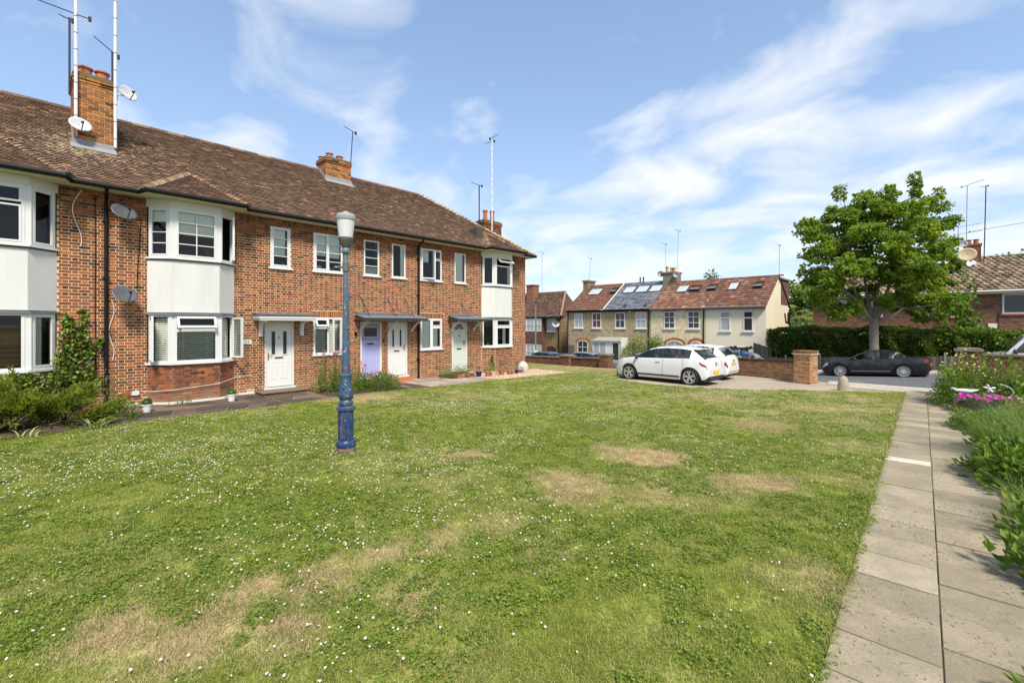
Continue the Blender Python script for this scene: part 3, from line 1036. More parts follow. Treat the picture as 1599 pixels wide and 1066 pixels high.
P = P[kk]
o = scatter('clover_flowers', fl, P, rng.uniform(.55, .98, len(P)), tilt=.35)
tag(o, 'white clover flowers dotted all over the lawn', 'clover', kind='stuff')
# ------------------------------------------------------------------ the flats on the left
FX = -15.0
Z0, ZT = -0.35, 5.40
S0, S1 = -3.0, 16.75
flats = thing('apartment_building', 'long two storey red brick flats with white bays and brown tiled roof', 'building', (FX, 7, 0))
FAC = frame((FX, 0, 0), (0, 1, 0), (1, 0, 0))
WIN_UP = [(5.03, 5.62), (6.35, 7.34), (8.13, 8.74), (9.27, 9.86), (10.55, 11.59), (12.28, 12.89)]
WIN_LO = [(6.35, 7.33), (10.57, 11.61)]
DOORS = [(4.87, 5.73), (8.0, 8.85), (9.10, 9.95), (12.14, 12.99)]
UP0, UP1, LO0, LO1 = 3.84, 5.11, 1.09, 2.31
DZ0, DZ1 = 0.15, 2.18
BAYS = [(-1.65, 0.39), (2.05, 4.04), (13.82, 15.80)]
openings = [(a, b, UP0, UP1) for a, b in WIN_UP] + [(a, b, LO0, LO1) for a, b in WIN_LO] + [(a, b, DZ0, DZ1) for a, b in DOORS]
bay_open = [(a, b, -1, 6) for a, b in BAYS]
soldiers = [(a - .08, b + .08, LO1, LO1 + .215) for a, b in WIN_LO]
def wall_cells(u0, u1, w0, w1, holes):
 us = sorted({u0, u1} | {x for h in holes for x in h[:2] if u0 < x < u1})
 ws = sorted({w0, w1} | {x for h in holes for x in h[2:4] if w0 < x < w1})
 for i in range(len(us) - 1):
  for j in range(len(ws) - 1):
   a, b, c, d = us[i], us[i + 1], ws[j], ws[j + 1]
   mx, my = (a + b) / 2, (c + d) / 2
   if any(h[0] < mx < h[1] and h[2] < my < h[3] for h in holes):
    continue
   yield a, b, c, d
def bricks(u0, u1, w0, w1, holes, seed=1, flem=True, dark_head=True, course=0.075, woff=0.0):
 """list of (ua, ub, wa, wb, rnd)"""
 r = random.Random(seed)
 out = []
 k = 0
 w = w0 + woff
 L, Hd, j = .211, .0995, .0135
 while w < w1 - .02:
  wt = min(w + course - .0145, w1)
  mid = (w + wt) / 2
  cuts = sorted([(h[0], h[1]) for h in holes if h[2] - .02 < mid < h[3] + .02])
  segs, a = [], u0
  for c0, c1 in cuts:
   if c0 > a:
    segs.append((a, min(c0, u1)))
   a = max(a, c1)
  if a < u1:
   segs.append((a, u1))
  period = (L + j + Hd + j) if flem else (L + j)
  off = u0 - period * 2 - (period / 2 if k % 2 else 0) + .05
  x, n = off, 0
  while x < u1:
   ln = (L if n % 2 == 0 else Hd) if flem else L
   for (sa, sb) in segs:
    a_, b_ = max(x, sa + .004), min(x + ln, sb - .004)
    if b_ - a_ > .028:
     q = r.random()
     q = .22 + .78 * q ** .9
     if flem and ln < .15 and dark_head and r.random() < .17:
      q = r.uniform(0, .2)
     elif r.random() < .06:
      q = r.uniform(0, .25)
     out.append((a_, b_, w, wt, q))
   x += ln + j
   n += 1
  w += course
  k += 1
 return out
def add_brick(mb, b, dep=.0032, back=-.03):
 a, c, w0, w1, q = b
 jt = lambda: random.uniform(-.0018, .0018)
 n0 = dep + random.uniform(-.001, .0018)
 e = .0016
 V = [(a, back, w0), (c, back, w0), (c, back, w1), (a, back, w1),
         (a + jt(), n0 - e, w0 + jt()), (c + jt(), n0 - e, w0 + jt()), (c + jt(), n0 - e, w1 + jt()), (a + jt(), n0 - e, w1 + jt()),
         (a + .005, n0 + jt(), w0 + .004), (c - .005, n0 + jt(), w0 + .004), (c - .005, n0 + jt(), w1 - .004), (a + .005, n0 + jt(), w1 - .004)]
 F = [(11, 10, 9, 8)]
 for b0 in (0, 4):
  for i in range(4):
   j = (i + 1) % 4
   F.append((b0 + j, b0 + i, b0 + 4 + i, b0 + 4 + j))
 mb.add(V, F, q)
wb = MB(FAC)
holes_all = openings + bay_open
for a, b, c, d in wall_cells(S0, S1, Z0, ZT, holes_all):
 wb.box(a, b, -.30, -.001, c, d)
wb.box(S1 - .25, S1, -7.6, -.31, Z0, ZT)
wb.box(S0, S0 + .25, -7.6, -.31, Z0, ZT)
wb.box(S0, S1, -7.9, -7.61, Z0, ZT)
wall = wb.build('wall', M['mortar'], flats)
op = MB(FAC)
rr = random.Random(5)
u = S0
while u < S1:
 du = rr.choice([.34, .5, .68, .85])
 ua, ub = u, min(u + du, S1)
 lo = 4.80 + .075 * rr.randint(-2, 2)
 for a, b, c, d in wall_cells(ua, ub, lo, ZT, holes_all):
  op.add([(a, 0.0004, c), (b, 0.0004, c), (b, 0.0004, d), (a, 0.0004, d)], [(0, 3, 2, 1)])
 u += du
op.build('old_pointing_eave_shade', M['mortar_old'], wall)['kind'] = 'stuff'  # old unrepointed mortar; shade under the eaves also put into its dark colour
allb = bricks(S0, S1, Z0 + .05, ZT, openings + bay_open + soldiers, 3)
cth, sth = math.cos(TH), math.sin(TH)
def seen_size(P, ln):
 d = -P[0] * sth + P[1] * cth
 r_ = P[0] * cth + P[1] * sth
 if d < 1 or abs(r_ / d) > 1.12:
  return 0
 return ln / (P[0] ** 2 + P[1] ** 2 + (P[2] - 2.1) ** 2)
allb.sort(key=lambda b: -seen_size((FX, (b[0] + b[1]) / 2, (b[2] + b[3]) / 2), (b[1] - b[0]) * (1 if b[2] > .25 else .4)))
for b in allb[:290]:
 mb = MB(FAC)
 add_brick(mb, b)
 mb.build('brick', M['brick'], wall)
mb = MB(FAC)
for b in allb[290:]:
 add_brick(mb, b)
for (a, b, c, d) in soldiers:
 k = int((b - a) / .075)
 st = (b - a) / k
 for i in range(k):
  add_brick(mb, (a + i * st + .004, a + (i + 1) * st - .005, c + .006, d - .006, random.uniform(.3, 1)))
FEND = frame((FX - .0, S1, 0), (-1, 0, 0), (0, 1, 0))
mb.T = FEND
for b in bricks(0.0, 7.6, Z0 + .05, ZT, [], 8):
 add_brick(mb, b)
o = mb.build('brick_courses', M['brick'], wall)
o['kind'] = 'stuff'
vb = MB(FAC)
for (u, w, ww, hh, mt) in ((4.37, .04, .22, .14, 1), (11.03, .03, .2, .13, 0), (11.76, 2.55, .19, .16, 0), (7.55, 2.58, .2, .15, 0), (1.95, .08, .2, .14, 1)):
 vb.box(u, u + ww, -.02, .012, w, w + hh, .5, mt)
 for i in range(4):
  vb.box(u + .015, u + ww - .015, .0125, .018, w + .02 + i * hh * .22, w + .02 + i * hh * .22 + .012, .5, mt)
vb.build('air_brick', [M['terracotta'], plain('cream_vent', (.5, .4, .24), .8)], flats)
# ---------------------------------------------------------------- windows
def win(T, w, h, lights, parent=flats, sill=None, depth=.07, back='dark', fmat='upvc', name='window', fr=.055, inner=None, pane=None, mull=(), set_n=-.07, recess=.55):
 """T local frame with origin at lower left of the opening, n=0 at the wall face.
 lights: (u0,u1,w0,w1, dict) ; dict: bars_h, bars_v, sash(open angle, hinge), kind"""
 n0, n1 = set_n, set_n + depth
 mb = MB(T)
 mb.box(0, fr, n0, n1, 0, h)
 mb.box(w - fr, w, n0, n1, 0, h)
 mb.box(fr, w - fr, n0, n1, 0, fr)
 mb.box(fr, w - fr, n0, n1, h - fr, h)
 for (a, b, c, d) in mull:
  mb.box(a, b, n0 + .004, n1 - .004, c, d)
 W_ = mb.build(name, M[fmat], parent)
 pm = M[pane or 'glass']
 for (a, b, c, d, o_) in lights:
  ang = o_.get('open')
  s = .038
  if ang is None:
   if o_.get('sash', True):
    m2 = MB(T)
    m2.box(a, a + s, n0 + .015, n1 + .012, c, d)
    m2.box(b - s, b, n0 + .015, n1 + .012, c, d)
    m2.box(a + s, b - s, n0 + .015, n1 + .012, c, c + s)
    m2.box(a + s, b - s, n0 + .015, n1 + .012, d - s, d)
   else:
    s = 0.0
    m2 = MB(T)
   nb, nv = o_.get('bars_h', 0), o_.get('bars_v', 0)
   for i in range(nb):
    z = c + s + (d - c - 2 * s) * (i + 1) / (nb + 1)
    m2.box(a + s, b - s, n0 + .03, n1 + .004, z - .011, z + .011)
   for i in range(nv):
    x = a + s + (b - a - 2 * s) * (i + 1) / (nv + 1)
    m2.box(x - .011, x + .011, n0 + .032, n1 + .002, c + s, d - s)
   if m2.v:
    m2.build('sash', M[fmat], W_)
   p = MB(T)
   p.add([(a + s, n0 + .045, c + s), (b - s, n0 + .045, c + s), (b - s, n0 + .045, d - s), (a + s, n0 + .045, d - s)], [(0, 3, 2, 1)])
   p.build('pane', pm, W_)
  else:
   hinge = o_['hinge']
   def L2(P, a=a, b=b, c=c, d=d, ang=ang, hinge=hinge):
    Q = P.copy()
    if hinge in ('left', 'right'):
     hx = a if hinge == 'left' else b
     sg = 1 if hinge == 'left' else -1
     du = (P[:, 0] - hx) * sg
     dn = P[:, 1] - n1
     Q[:, 0] = hx + sg * (du * math.cos(ang) - dn * math.sin(ang))
     Q[:, 1] = n1 + du * math.sin(ang) + dn * math.cos(ang)
    else:
     dv = d - P[:, 2]
     dn = P[:, 1] - n1
     Q[:, 2] = d - (dv * math.cos(ang) - dn * math.sin(ang))
     Q[:, 1] = n1 + dv * math.sin(ang) + dn * math.cos(ang)
    return T(Q)
   L2.flip = getattr(T, 'flip', False)
   m2 = MB(L2)
   s = .05
   A0, A1 = n1 - .02, n1 + .03
   m2.box(a, a + s, A0, A1, c, d)
   m2.box(b - s, b, A0, A1, c, d)
   m2.box(a + s, b - s, A0, A1, c, c + s)
   m2.box(a + s, b - s, A0, A1, d - s, d)
   for i in range(o_.get('bars_h', 0)):
    z = c + s + (d - c - 2 * s) * (i + 1) / (o_['bars_h'] + 1)
    m2.box(a + s, b - s, A0 + .015, A1 - .012, z - .011, z + .011)
   m2.build('open_sash', M[fmat], W_)
   p = MB(L2)
   p.add([(a + s, n1, c + s), (b - s, n1, c + s), (b - s, n1, d - s), (a + s, n1, d - s)], [(0, 3, 2, 1)])
   p.build('pane', pm, W_)
 if sill:
  so, sl, sr, sz = sill
  m3 = MB(T)
  m3.box(-sl, w + sr, -.10, so, -sz, 0.0)
  m3.build('sill', M['wood_white' if fmat == 'wood_white' else 'upvc'], W_)
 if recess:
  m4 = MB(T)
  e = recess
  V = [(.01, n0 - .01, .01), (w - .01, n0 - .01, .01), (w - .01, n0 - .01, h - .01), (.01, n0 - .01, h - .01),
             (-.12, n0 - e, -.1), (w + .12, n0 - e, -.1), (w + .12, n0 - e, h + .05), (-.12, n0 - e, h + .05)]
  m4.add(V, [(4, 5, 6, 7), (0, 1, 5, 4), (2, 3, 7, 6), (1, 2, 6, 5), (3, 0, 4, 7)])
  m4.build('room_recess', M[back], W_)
 if inner:
  inner(T, W_, n0)
 return W_
def flat_blind(u0, u1, w0, w1, m='blind', dn=.005, folds=0):
 def fn(T, W_, n0):
  mb = MB(T)
  if folds:
   n = folds
   xs = [u0 + (u1 - u0) * i / n for i in range(n + 1)]
   V, F = [], []
   for i, x in enumerate(xs):
    V += [(x, n0 + dn + .018 * (i % 2), w0), (x, n0 + dn + .018 * (i % 2), w1)]
   for i in range(n):
    F.append((2 * i, 2 * i + 1, 2 * i + 3, 2 * i + 2))
   mb.add(V, F)
  else:
   k = 5
   for i in range(k):
    a, b = w0 + (w1 - w0) * i / k, w0 + (w1 - w0) * (i + 1) / k
    mb.add([(u0, n0 + dn, a), (u1, n0 + dn, a), (u1, n0 + dn + .012, b), (u0, n0 + dn + .012, b)], [(0, 3, 2, 1)])
  mb.build('curtain' if folds else 'blind', M[m], W_)
 return fn
def venetian(u0, u1, w0, w1, pitch=.055):
 def fn(T, W_, n0):
  mb = MB(T)
  z = w0
  while z < w1:
   mb.slab([(u0, n0 - .08, z), (u1, n0 - .08, z), (u1, n0 - .05, z + .012), (u0, n0 - .045, z + .012)], (0, 0, .02))
   z += pitch
  for x in (u0 + (u1 - u0) * .16, u0 + (u1 - u0) * .75):
   mb.box(x, x + .006, n0 - .048, n0 - .044, w0, w1)
  mb.build('venetian_blind', M['slat'], W_)
 return fn
def tied_curtain(u_out, u_in, w0, w1, m='curtain'):
 """a curtain gathered to the outer side lower down"""
 def fn(T, W_, n0):
  mb = MB(T)
  n = 10
  V, F = [], []
  for j in range(7):
   t = j / 6
   inn = u_in + (u_out - u_in) * (0 if t < .1 else min(.72, (t - .1) * 1.0))
   w = w1 + (w0 - w1) * t
   for i in range(n + 1):
    V.append((u_out + (inn - u_out) * i / n, n0 - .12 + .02 * (i % 2), w))
  for j in range(6):
   for i in range(n):
    a = j * (n + 1) + i
    F.append((a, a + 1, a + n + 2, a + n + 1))
  mb.add(V, F)
  mb.build('curtain', M[m], W_)
 return fn
def both(*fs):
 def fn(T, W_, n0):
  for f in fs:
   f(T, W_, n0)
 return fn
def things_on_sill(items):
 """small ornaments on the inner sill, part of the window's contents"""
 def fn(T, W_, n0):
  for (nm, col, u, w, h) in items:
   mb = MB(T)
   mb.lathe([(w * .4, 0), (w * .5, h * .5), (w * .35, h)], (u, n0 - .12, .07), 8)
   mb.build(nm, M[col], W_)
 return fn
def WT(u, w):
 return frame((FX, u, w), (0, 1, 0), (1, 0, 0))
SILL = (.06, .06, .06, .05)
w, h = .59, UP1 - UP0
M['leafy'] = leafmat('house_plant', [(0.2, (.05, .14, .01)), (.8, (.2, .34, .03))], .3)
def stick_plant(u, hgt, nleaf=26, spread=.12, pot=None):
 def fn(T, W_, n0):
  P, D, S = [], [], []
  for i in range(nleaf):
   P.append((u + random.uniform(-spread * .3, spread * .3), n0 - .16, .08 + random.uniform(.02, hgt * .7)))
   D.append((random.uniform(-1, 1), random.uniform(-.5, .4), random.uniform(.1, 1)))
   S.append(random.uniform(.07, .16))
  P = T(np.array(P))
  Dw = T(np.array(D)) - T(np.zeros((nleaf, 3)))
  meshobj('house_plant', leaf_mesh('house_plant', P, Dw, S, rng.random(nleaf), M['leafy'], .4), W_)
  if pot:
   mb = MB(T)
   mb.lathe([(.05, 0), (.065, .1)], (u, n0 - .16, .02), 10)
   mb.build('plant_pot', M[pot], W_)
 return fn
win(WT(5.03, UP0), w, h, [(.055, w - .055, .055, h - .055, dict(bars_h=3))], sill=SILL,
 inner=both(flat_blind(.08, w - .14, .40, h - .06), things_on_sill([('ornament', 'leafy', .42, .1, .14), ('ornament', 'terracotta', .27, .12, .06)])))
w = .99
win(WT(6.35, UP0), w, h, [(.055, w / 2 - .03, .055, h - .055, dict(bars_h=3)), (w / 2 + .03, w - .055, .055, h - .055, dict(bars_h=3, sash=False))], sill=SILL, mull=[(w / 2 - .03, w / 2 + .03, .055, h - .055)],
 inner=both(flat_blind(.1, .45, .52, h - .06), flat_blind(.54, .9, .48, h - .06), things_on_sill([('ornament', 'dish_white', .25, .2, .14), ('ornament', 'dish_white', .62, .1, .12), ('ornament', 'dish_grey', .75, .1, .12)])))
w = .61
win(WT(8.13, UP0), w, h, [(.05, w - .05, .05, h - .05, dict(bars_h=3, sash=False))], sill=SILL, back='dark', inner=flat_blind(.05, w - .05, .05, .30, 'curtain'))
w = .59
win(WT(9.27, UP0), w, h, [(.055, w - .055, .055, h - .055, dict(sash=False))], sill=SILL, inner=flat_blind(.4, w - .04, .05, h - .05, 'blind', folds=4))
w = 1.04
win(WT(10.55, UP0), w, h, [(.05, .62, .05, h - .05, dict(open=math.radians(20), hinge='left')), (.68, w - .05, .88, h - .05, dict()), (.68, w - .05, .05, .82, dict(sash=False))],
 sill=SILL, mull=[(.62, .68, .055, h - .055), (.68, w - .055, .82, .88)], inner=flat_blind(.1, .42, .72, h - .1))
w = .61
win(WT(12.28, UP0), w, h, [(.055, w - .055, .055, h - .055, dict(sash=False))], sill=SILL, inner=flat_blind(.05, w - .13, .05, h - .05, 'net'))
h = LO1 - LO0
w = .98
win(WT(6.35, LO0), w, h, [(.05, .46, .90, h - .05, dict(open=math.radians(24), hinge='top')), (.05, .46, .05, .84, dict(sash=False)), (.52, w - .05, .05, h - .05, dict(open=math.radians(28), hinge='right'))],
 sill=SILL, mull=[(.46, .52, .055, h - .055), (.055, .46, .84, .90)], inner=both(venetian(.06, .46, .06, .84), venetian(.53, .93, .06, 1.1), tied_curtain(.62, .95, .1, 1.15)))
w = 1.04
win(WT(10.57, LO0), w, h, [(.05, .46, .05, h - .05, dict(sash=False)), (.54, w - .05, .92, h - .05, dict()), (.54, w - .05, .05, .86, dict())],
 sill=SILL, mull=[(.46, .54, .055, h - .055), (.54, w - .055, .86, .92)], inner=both(flat_blind(.05, .46, .05, h - .06, 'net', folds=8), flat_blind(.55, .86, .05, h - .4, 'net', folds=6)))
# ---------------------------------------------------------------- bays
def bay_pts(a, b, p=.40, c=.46, off=0.0):
 """plan points of a canted bay (u, n), offset outwards"""
 k = off * math.tan(math.radians(90 - 41) / 2)
 return [(a - off * .6, -.02), (a - off * .75, off * .2), (a + c - k, p + off), (b - c + k, p + off), (b + off * .75, off * .2), (b + off * .6, -.02)]
def bay_ring(name, a, b, z0, z1, off, m, parent, inner=None):
 mb = MB(FAC)
 pts = bay_pts(a, b, off=off)
 mb.prism([(x, n) for x, n in reversed(pts)], z0, z1)
 return mb.build(name, m, parent)
def facet(p, q, w):
 """frame for one face of a bay: origin p (u,n) at height w, along p->q"""
 du, dn = q[0] - p[0], q[1] - p[1]
 L = math.hypot(du, dn)
 du, dn = du / L, dn / L
 return frame((FX + p[1], p[0], w), (dn, du, 0), (du, -dn, 0)), L
def bay(a, b, kind):
 plan = [(a, 0), (a + .46, .40), (b - .46, .40), (b, 0)]
 body = thing('bay_window', None, None, (FX, (a + b) / 2, 0))
 body.parent = flats
 place(body, flats, False)
 body.location = (0, (a + b) / 2 - 7, 0)
 core = MB(FAC)
 core.prism([(x, n - .004) for x, n in reversed([(a, -.2)] + plan + [(b, -.2)])], Z0, LO0 - .05)
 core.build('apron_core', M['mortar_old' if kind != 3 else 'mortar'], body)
 mb = MB()
 for i in range(3):
  T, L = facet(plan[i], plan[i + 1], 0)
  mb.T = T
  for q in bricks(0.005, L - .005, Z0 + .05, LO0 - .06, [], 20 + i + kind * 7, dark_head=kind == 3):
   add_brick(mb, q)
 o = mb.build('apron_brick', M['brick'], body)
 o['kind'] = 'stuff'
 for i in range(3):
  T, L = facet(plan[i], plan[i + 1], 2.40)
  m2 = MB(T)
  e = .0015
  m2.box(e, L - e, -.05, .002, 0, 1.36)
  m2.build('render_panel', M['panel'], body)
 c2 = MB(FAC)
 c2.prism([(x, n * .9 - .03) for x, n in reversed([(a + .02, -.2)] + plan + [(b - .02, -.2)])], 2.36, 3.74)
 c2.build('panel_core', M['panel'], body)
 bay_ring('lead_ledge', a, b, 2.335, 2.375, .075, M['lead'], body)
 bay_ring('sill', a, b, 3.79, 3.835, .065, M['upvc'], body)
 bay_ring('sill_underside', a, b, 3.755, 3.788, .03, M['tar'], body)
 bay_ring('sill', a, b, 1.03, 1.085, .065, M['upvc'], body)
 bay_ring('fascia_board', a, b, 5.135, 5.34, .03, M['wood_white'], body)
 for (w0, w1) in ((LO0, 2.335), (3.835, 5.135)):
  m3 = MB(FAC)
  for (x, n) in plan[1:3]:
   m3.box(x - .055, x + .055, n - .085, n + .004, w0, w1)
  m3.build('corner_post', M['upvc'], body)
 return body, plan
def bay_win(body, plan, i, w0, w1, lights, **kw):
 T, L = facet(plan[i], plan[i + 1], w0)
 pad = .045
 T2 = frame(T(np.array([[pad, 0, 0.]]))[0], T(np.array([[1., 0, 0]]))[0] - T(np.array([[0., 0, 0]]))[0], T(np.array([[0, 1., 0]]))[0] - T(np.array([[0., 0, 0]]))[0])
 w, h = L - 2 * pad, w1 - w0
 return win(T2, w, h, lights(w, h), parent=flats, set_n=-.055, recess=0, **kw)
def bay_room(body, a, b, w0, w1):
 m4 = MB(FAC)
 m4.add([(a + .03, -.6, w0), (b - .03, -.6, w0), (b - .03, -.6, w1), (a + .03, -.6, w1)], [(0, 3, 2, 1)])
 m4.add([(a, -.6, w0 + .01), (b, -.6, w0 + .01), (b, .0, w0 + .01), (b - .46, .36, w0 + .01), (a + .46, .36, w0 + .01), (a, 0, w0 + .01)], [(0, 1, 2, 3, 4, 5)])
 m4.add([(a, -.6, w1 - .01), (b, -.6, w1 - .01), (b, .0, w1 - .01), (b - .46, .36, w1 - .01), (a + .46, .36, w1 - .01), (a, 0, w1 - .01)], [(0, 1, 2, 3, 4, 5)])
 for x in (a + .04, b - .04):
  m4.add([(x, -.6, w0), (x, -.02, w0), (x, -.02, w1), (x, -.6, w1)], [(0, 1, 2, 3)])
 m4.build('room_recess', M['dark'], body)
U0, U1 = 3.835, 5.135
L0, L1 = 1.085, 2.335
one = lambda **k: (lambda w, h: [(.05, w - .05, .05, h - .05, dict(**k))])
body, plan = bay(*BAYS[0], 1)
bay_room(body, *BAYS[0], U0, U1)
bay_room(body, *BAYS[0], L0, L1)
bay_win(body, plan, 1, U0, U1, lambda w, h: [(.05, w - .05, .05, .86, dict()), (.05, w - .05, .92, h - .05, dict())], mull=[])
bay_win(body, plan, 2, U0, U1, one())
bay_win(body, plan, 0, U0, U1, one())
def wood_blind(u0, u1, w0, w1):
 def fn(T, W_, n0):
  mb = MB(T)
  n = 18
  for i in range(n):
   a = w0 + (w1 - w0) * i / n
   mb.box(u0, u1, n0 - .09, n0 - .08, a, a + (w1 - w0) / n * .93, random.random())
  mb.build('wooden_blind', M['woodblind'], W_)
 return fn
M['woodblind'] = rnd_mat('wooden_blind', [(0, (.12, .065, .02)), (.5, (.21, .12, .035)), (1, (.27, .16, .055))], .6, .2, 12, 0)
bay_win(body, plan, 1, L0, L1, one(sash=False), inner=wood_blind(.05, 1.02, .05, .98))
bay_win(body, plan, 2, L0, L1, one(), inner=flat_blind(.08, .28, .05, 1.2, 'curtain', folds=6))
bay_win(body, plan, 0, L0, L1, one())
body, plan = bay(*BAYS[1], 2)
bay_room(body, *BAYS[1], U0, U1)
bay_room(body, *BAYS[1], L0, L1)
bay_win(body, plan, 0, U0, U1, one(bars_h=3), inner=flat_blind(.08, .45, .92, 1.24))
bay_win(body, plan, 1, U0, U1, one(bars_h=3, bars_v=1), inner=both(flat_blind(.06, .98, .62, 1.24), stick_plant(.78, .3, 24, .16)))
bay_win(body, plan, 2, U0, U1, one(bars_h=3, open=math.radians(38), hinge='right'))
bay_win(body, plan, 0, L0, L1, one(open=math.radians(52), hinge='left'), inner=both(venetian(.07, .47, .06, 1.15), tied_curtain(.05, .46, .1, 1.2)))
bay_win(body, plan, 1, L0, L1, lambda w, h: [(.05, w - .05, .05, .80, dict(sash=False)), (.05, w - .05, .88, h - .05, dict(open=math.radians(22), hinge='top'))],
  mull=[(.055, .97, .80, .88)], inner=venetian(.06, .98, .07, .98))
bay_win(body, plan, 2, L0, L1, one(open=math.radians(70), hinge='right'), inner=both(venetian(.07, .45, .06, 1.15), tied_curtain(.47, .1, .1, 1.2)))
body, plan = bay(*BAYS[2], 3)
bay_room(body, *BAYS[2], U0, U1)
bay_room(body, *BAYS[2], L0, L1)
bay_win(body, plan, 0, U0, U1, one())
bay_win(body, plan, 1, U0, U1, lambda w, h: [(.05, w - .05, .05, .86, dict(sash=False)), (.05, w - .05, .90, h - .05, dict(open=math.radians(48), hinge='top'))], mull=[(.055, .91, .86, .90)],
  inner=flat_blind(.78, .9, .05, .9, 'curtain', folds=3))
bay_win(body, plan, 2, U0, U1, one())
bay_win(body, plan, 0, L0, L1, one(sash=False), inner=stick_plant(.25, .5, 34, .2, 'white_pot'))
bay_win(body, plan, 1, L0, L1, lambda w, h: [(.05, w - .05, .05, .86, dict()), (.05, w - .05, .92, h - .05, dict())], mull=[(.055, .91, .86, .92)],
  inner=both(stick_plant(.25, .5, 30, .2, 'white_pot'), flat_blind(.48, .66, .06, .86, 'net', folds=4), stick_plant(.72, .2, 14, .2)))
bay_win(body, plan, 2, L0, L1, one())
# ---------------------------------------------------------------- doors
def door_base(u0, u1, leaf_mat, frame_mat='upvc'):
 T = frame((FX, u0, DZ0), (0, 1, 0), (1, 0, 0))
 w, h = u1 - u0, DZ1 - DZ0
 D = MB(T)
 f = .065
 D.box(0, f, -.12, -.03, 0, h)
 D.box(w - f, w, -.12, -.03, 0, h)
 D.box(f, w - f, -.12, -.03, h - f, h)
 D.box(-.03, w + .05, -.12, .035, -.06, .0)
 d = D.build('door', M[frame_mat], flats)
 return T, w, h, f, d
def panel_relief(mb, a, b, c, d, n, raised=.008, lip=.022, mat_=0):
 """moulded panel: a raised bevel ring and a field"""
 V = [(a, n, c), (b, n, c), (b, n, d), (a, n, d), (a + lip, n + raised, c + lip), (b - lip, n + raised, c + lip), (b - lip, n + raised, d - lip), (a + lip, n + raised, d - lip),
         (a + lip * 1.8, n + .001, c + lip * 1.8), (b - lip * 1.8, n + .001, c + lip * 1.8), (b - lip * 1.8, n + .001, d - lip * 1.8), (a + lip * 1.8, n + .001, d - lip * 1.8)]
 F = [(8, 11, 10, 9)]
 for b0 in (0, 4):
  for i in range(4):
   j = (i + 1) % 4
   F.append((b0 + j, b0 + i, b0 + 4 + i, b0 + 4 + j))
 mb.add(V, F, .5, mat_)
def fittings(T, d, letter, handle, knocker=None, m='brass'):
 if letter:
  a, b, z, n = letter
  q = MB(T)
  q.box(a, b, n, n + .012, z, z + .05)
  q.box(a + .02, b - .02, n + .0125, n + .017, z + .013, z + .037, .5, 1)
  q.build('letter_plate', [M[m], M['dark_metal']], d)
 if handle:
  u, z, n, sg = handle
  q = MB(T)
  q.box(u - .018, u + .018, n, n + .01, z - .11, z + .11)
  q.tube([(u, n + .01, z + .04), (u, n + .05, z + .04), (u + sg * .1, n + .055, z + .04)], .009, 6)
  q.build('handle', M[m], d)
 if knocker:
  u, z, n = knocker
  q = MB(T)
  q.box(u - .014, u + .014, n, n + .02, z + .02, z + .07)
  q.tube([(u + .025 * math.cos(t), n + .018, z + .02 + .03 * math.sin(t)) for t in np.linspace(.5, -3.6, 9)], .006, 5)
  q.build('knocker', M[m], d)
def pane_q(T, d, poly, n, m='glass_dark'):
 p = MB(T)
 p.add([(a, n, c) for a, c in poly], [tuple(reversed(range(len(poly))))])
 p.build('door_glass', M[m], d)
M['glass_dark'] = plain('dark_door_glass', (.05, .055, .052), .08, var=.4, scale=30)
T, w, h, f, d = door_base(*DOORS[0], 'door_white')
L = MB(T)
n = -.055
L.box(f + .004, w - f - .004, -.1, n, .01, h - f - .004)
for (a, b) in ((.19, .38), (.48, .67)):
 panel_relief(L, a, b, .24, .80, n)
lf = L.build('door_leaf', M['door_white'], d)
for (a, b) in ((.205, .315), (.545, .655)):
 fr = MB(T)
 for q in ((a - .025, a, .98, 1.74), (b, b + .025, .98, 1.74), (a, b, .98, 1.005), (a, b, 1.715, 1.74)):
  fr.box(q[0], q[1], n, n + .012, q[2], q[3])
 fr.build('glazing_bead', M['door_white'], d)
 pane_q(T, d, [(a, 1.005), (b, 1.005), (b, 1.715), (a, 1.715)], n + .003)
fittings(T, d, (.30, .55, .875, n), (.115, .95, n, 1), (.43, 1.5, n))
T, w, h, f, d = door_base(*DOORS[1], 'door_lilac')
L = MB(T)
x0, x1 = f + .004, w - f - .004
nb = 6
for i in range(nb):
 a = x0 + .06 + (x1 - x0 - .12) * i / nb
 L.box(a + .003, a + (x1 - x0 - .12) / nb - .003, -.1, n - .008, .12, 1.27)
L.box(x0, x0 + .06, -.1, n, .01, 1.35)
L.box(x1 - .06, x1, -.1, n, .01, 1.35)
L.box(x0 + .06, x1 - .06, -.1, n + .001, .01, .12)
L.box(x0 + .06, x1 - .06, -.1, n + .001, 1.27, 1.35)
L.build('door_leaf', M['door_lilac'], d)
L = MB(T)
L.box(x0, x0 + .075, -.1, n, 1.352, h - f - .004)
L.box(x1 - .075, x1, -.1, n, 1.352, h - f - .004)
L.box(x0 + .075, x1 - .075, -.1, n, 1.352, 1.47)
L.box(x0 + .075, x1 - .075, -.1, n, 1.83, h - f - .004)
L.box(x0 - .0, x1, n, n + .02, 1.38, 1.41)
L.build('upper_leaf', M['door_lilac_dk'], d)
gb = MB(T)
a, b = x0 + .075, x1 - .075
for q in ((a, a + .02, 1.47, 1.83), (b - .02, b, 1.47, 1.83), (a + .02, b - .02, 1.47, 1.49), (a + .02, b - .02, 1.81, 1.83)):
 gb.box(q[0], q[1], n - .02, n + .008, q[2], q[3])
gb.build('glazing_bead', plain('cream_bead', (.5, .46, .3), .6), d)
pane_q(T, d, [(a + .02, 1.49), (b - .02, 1.49), (b - .02, 1.81), (a + .02, 1.81)], n - .012)
fittings(T, d, (.30, .55, 1.20, n - .008), None, None, 'dark_metal')
T, w, h, f, d = door_base(*DOORS[2], 'door_white')
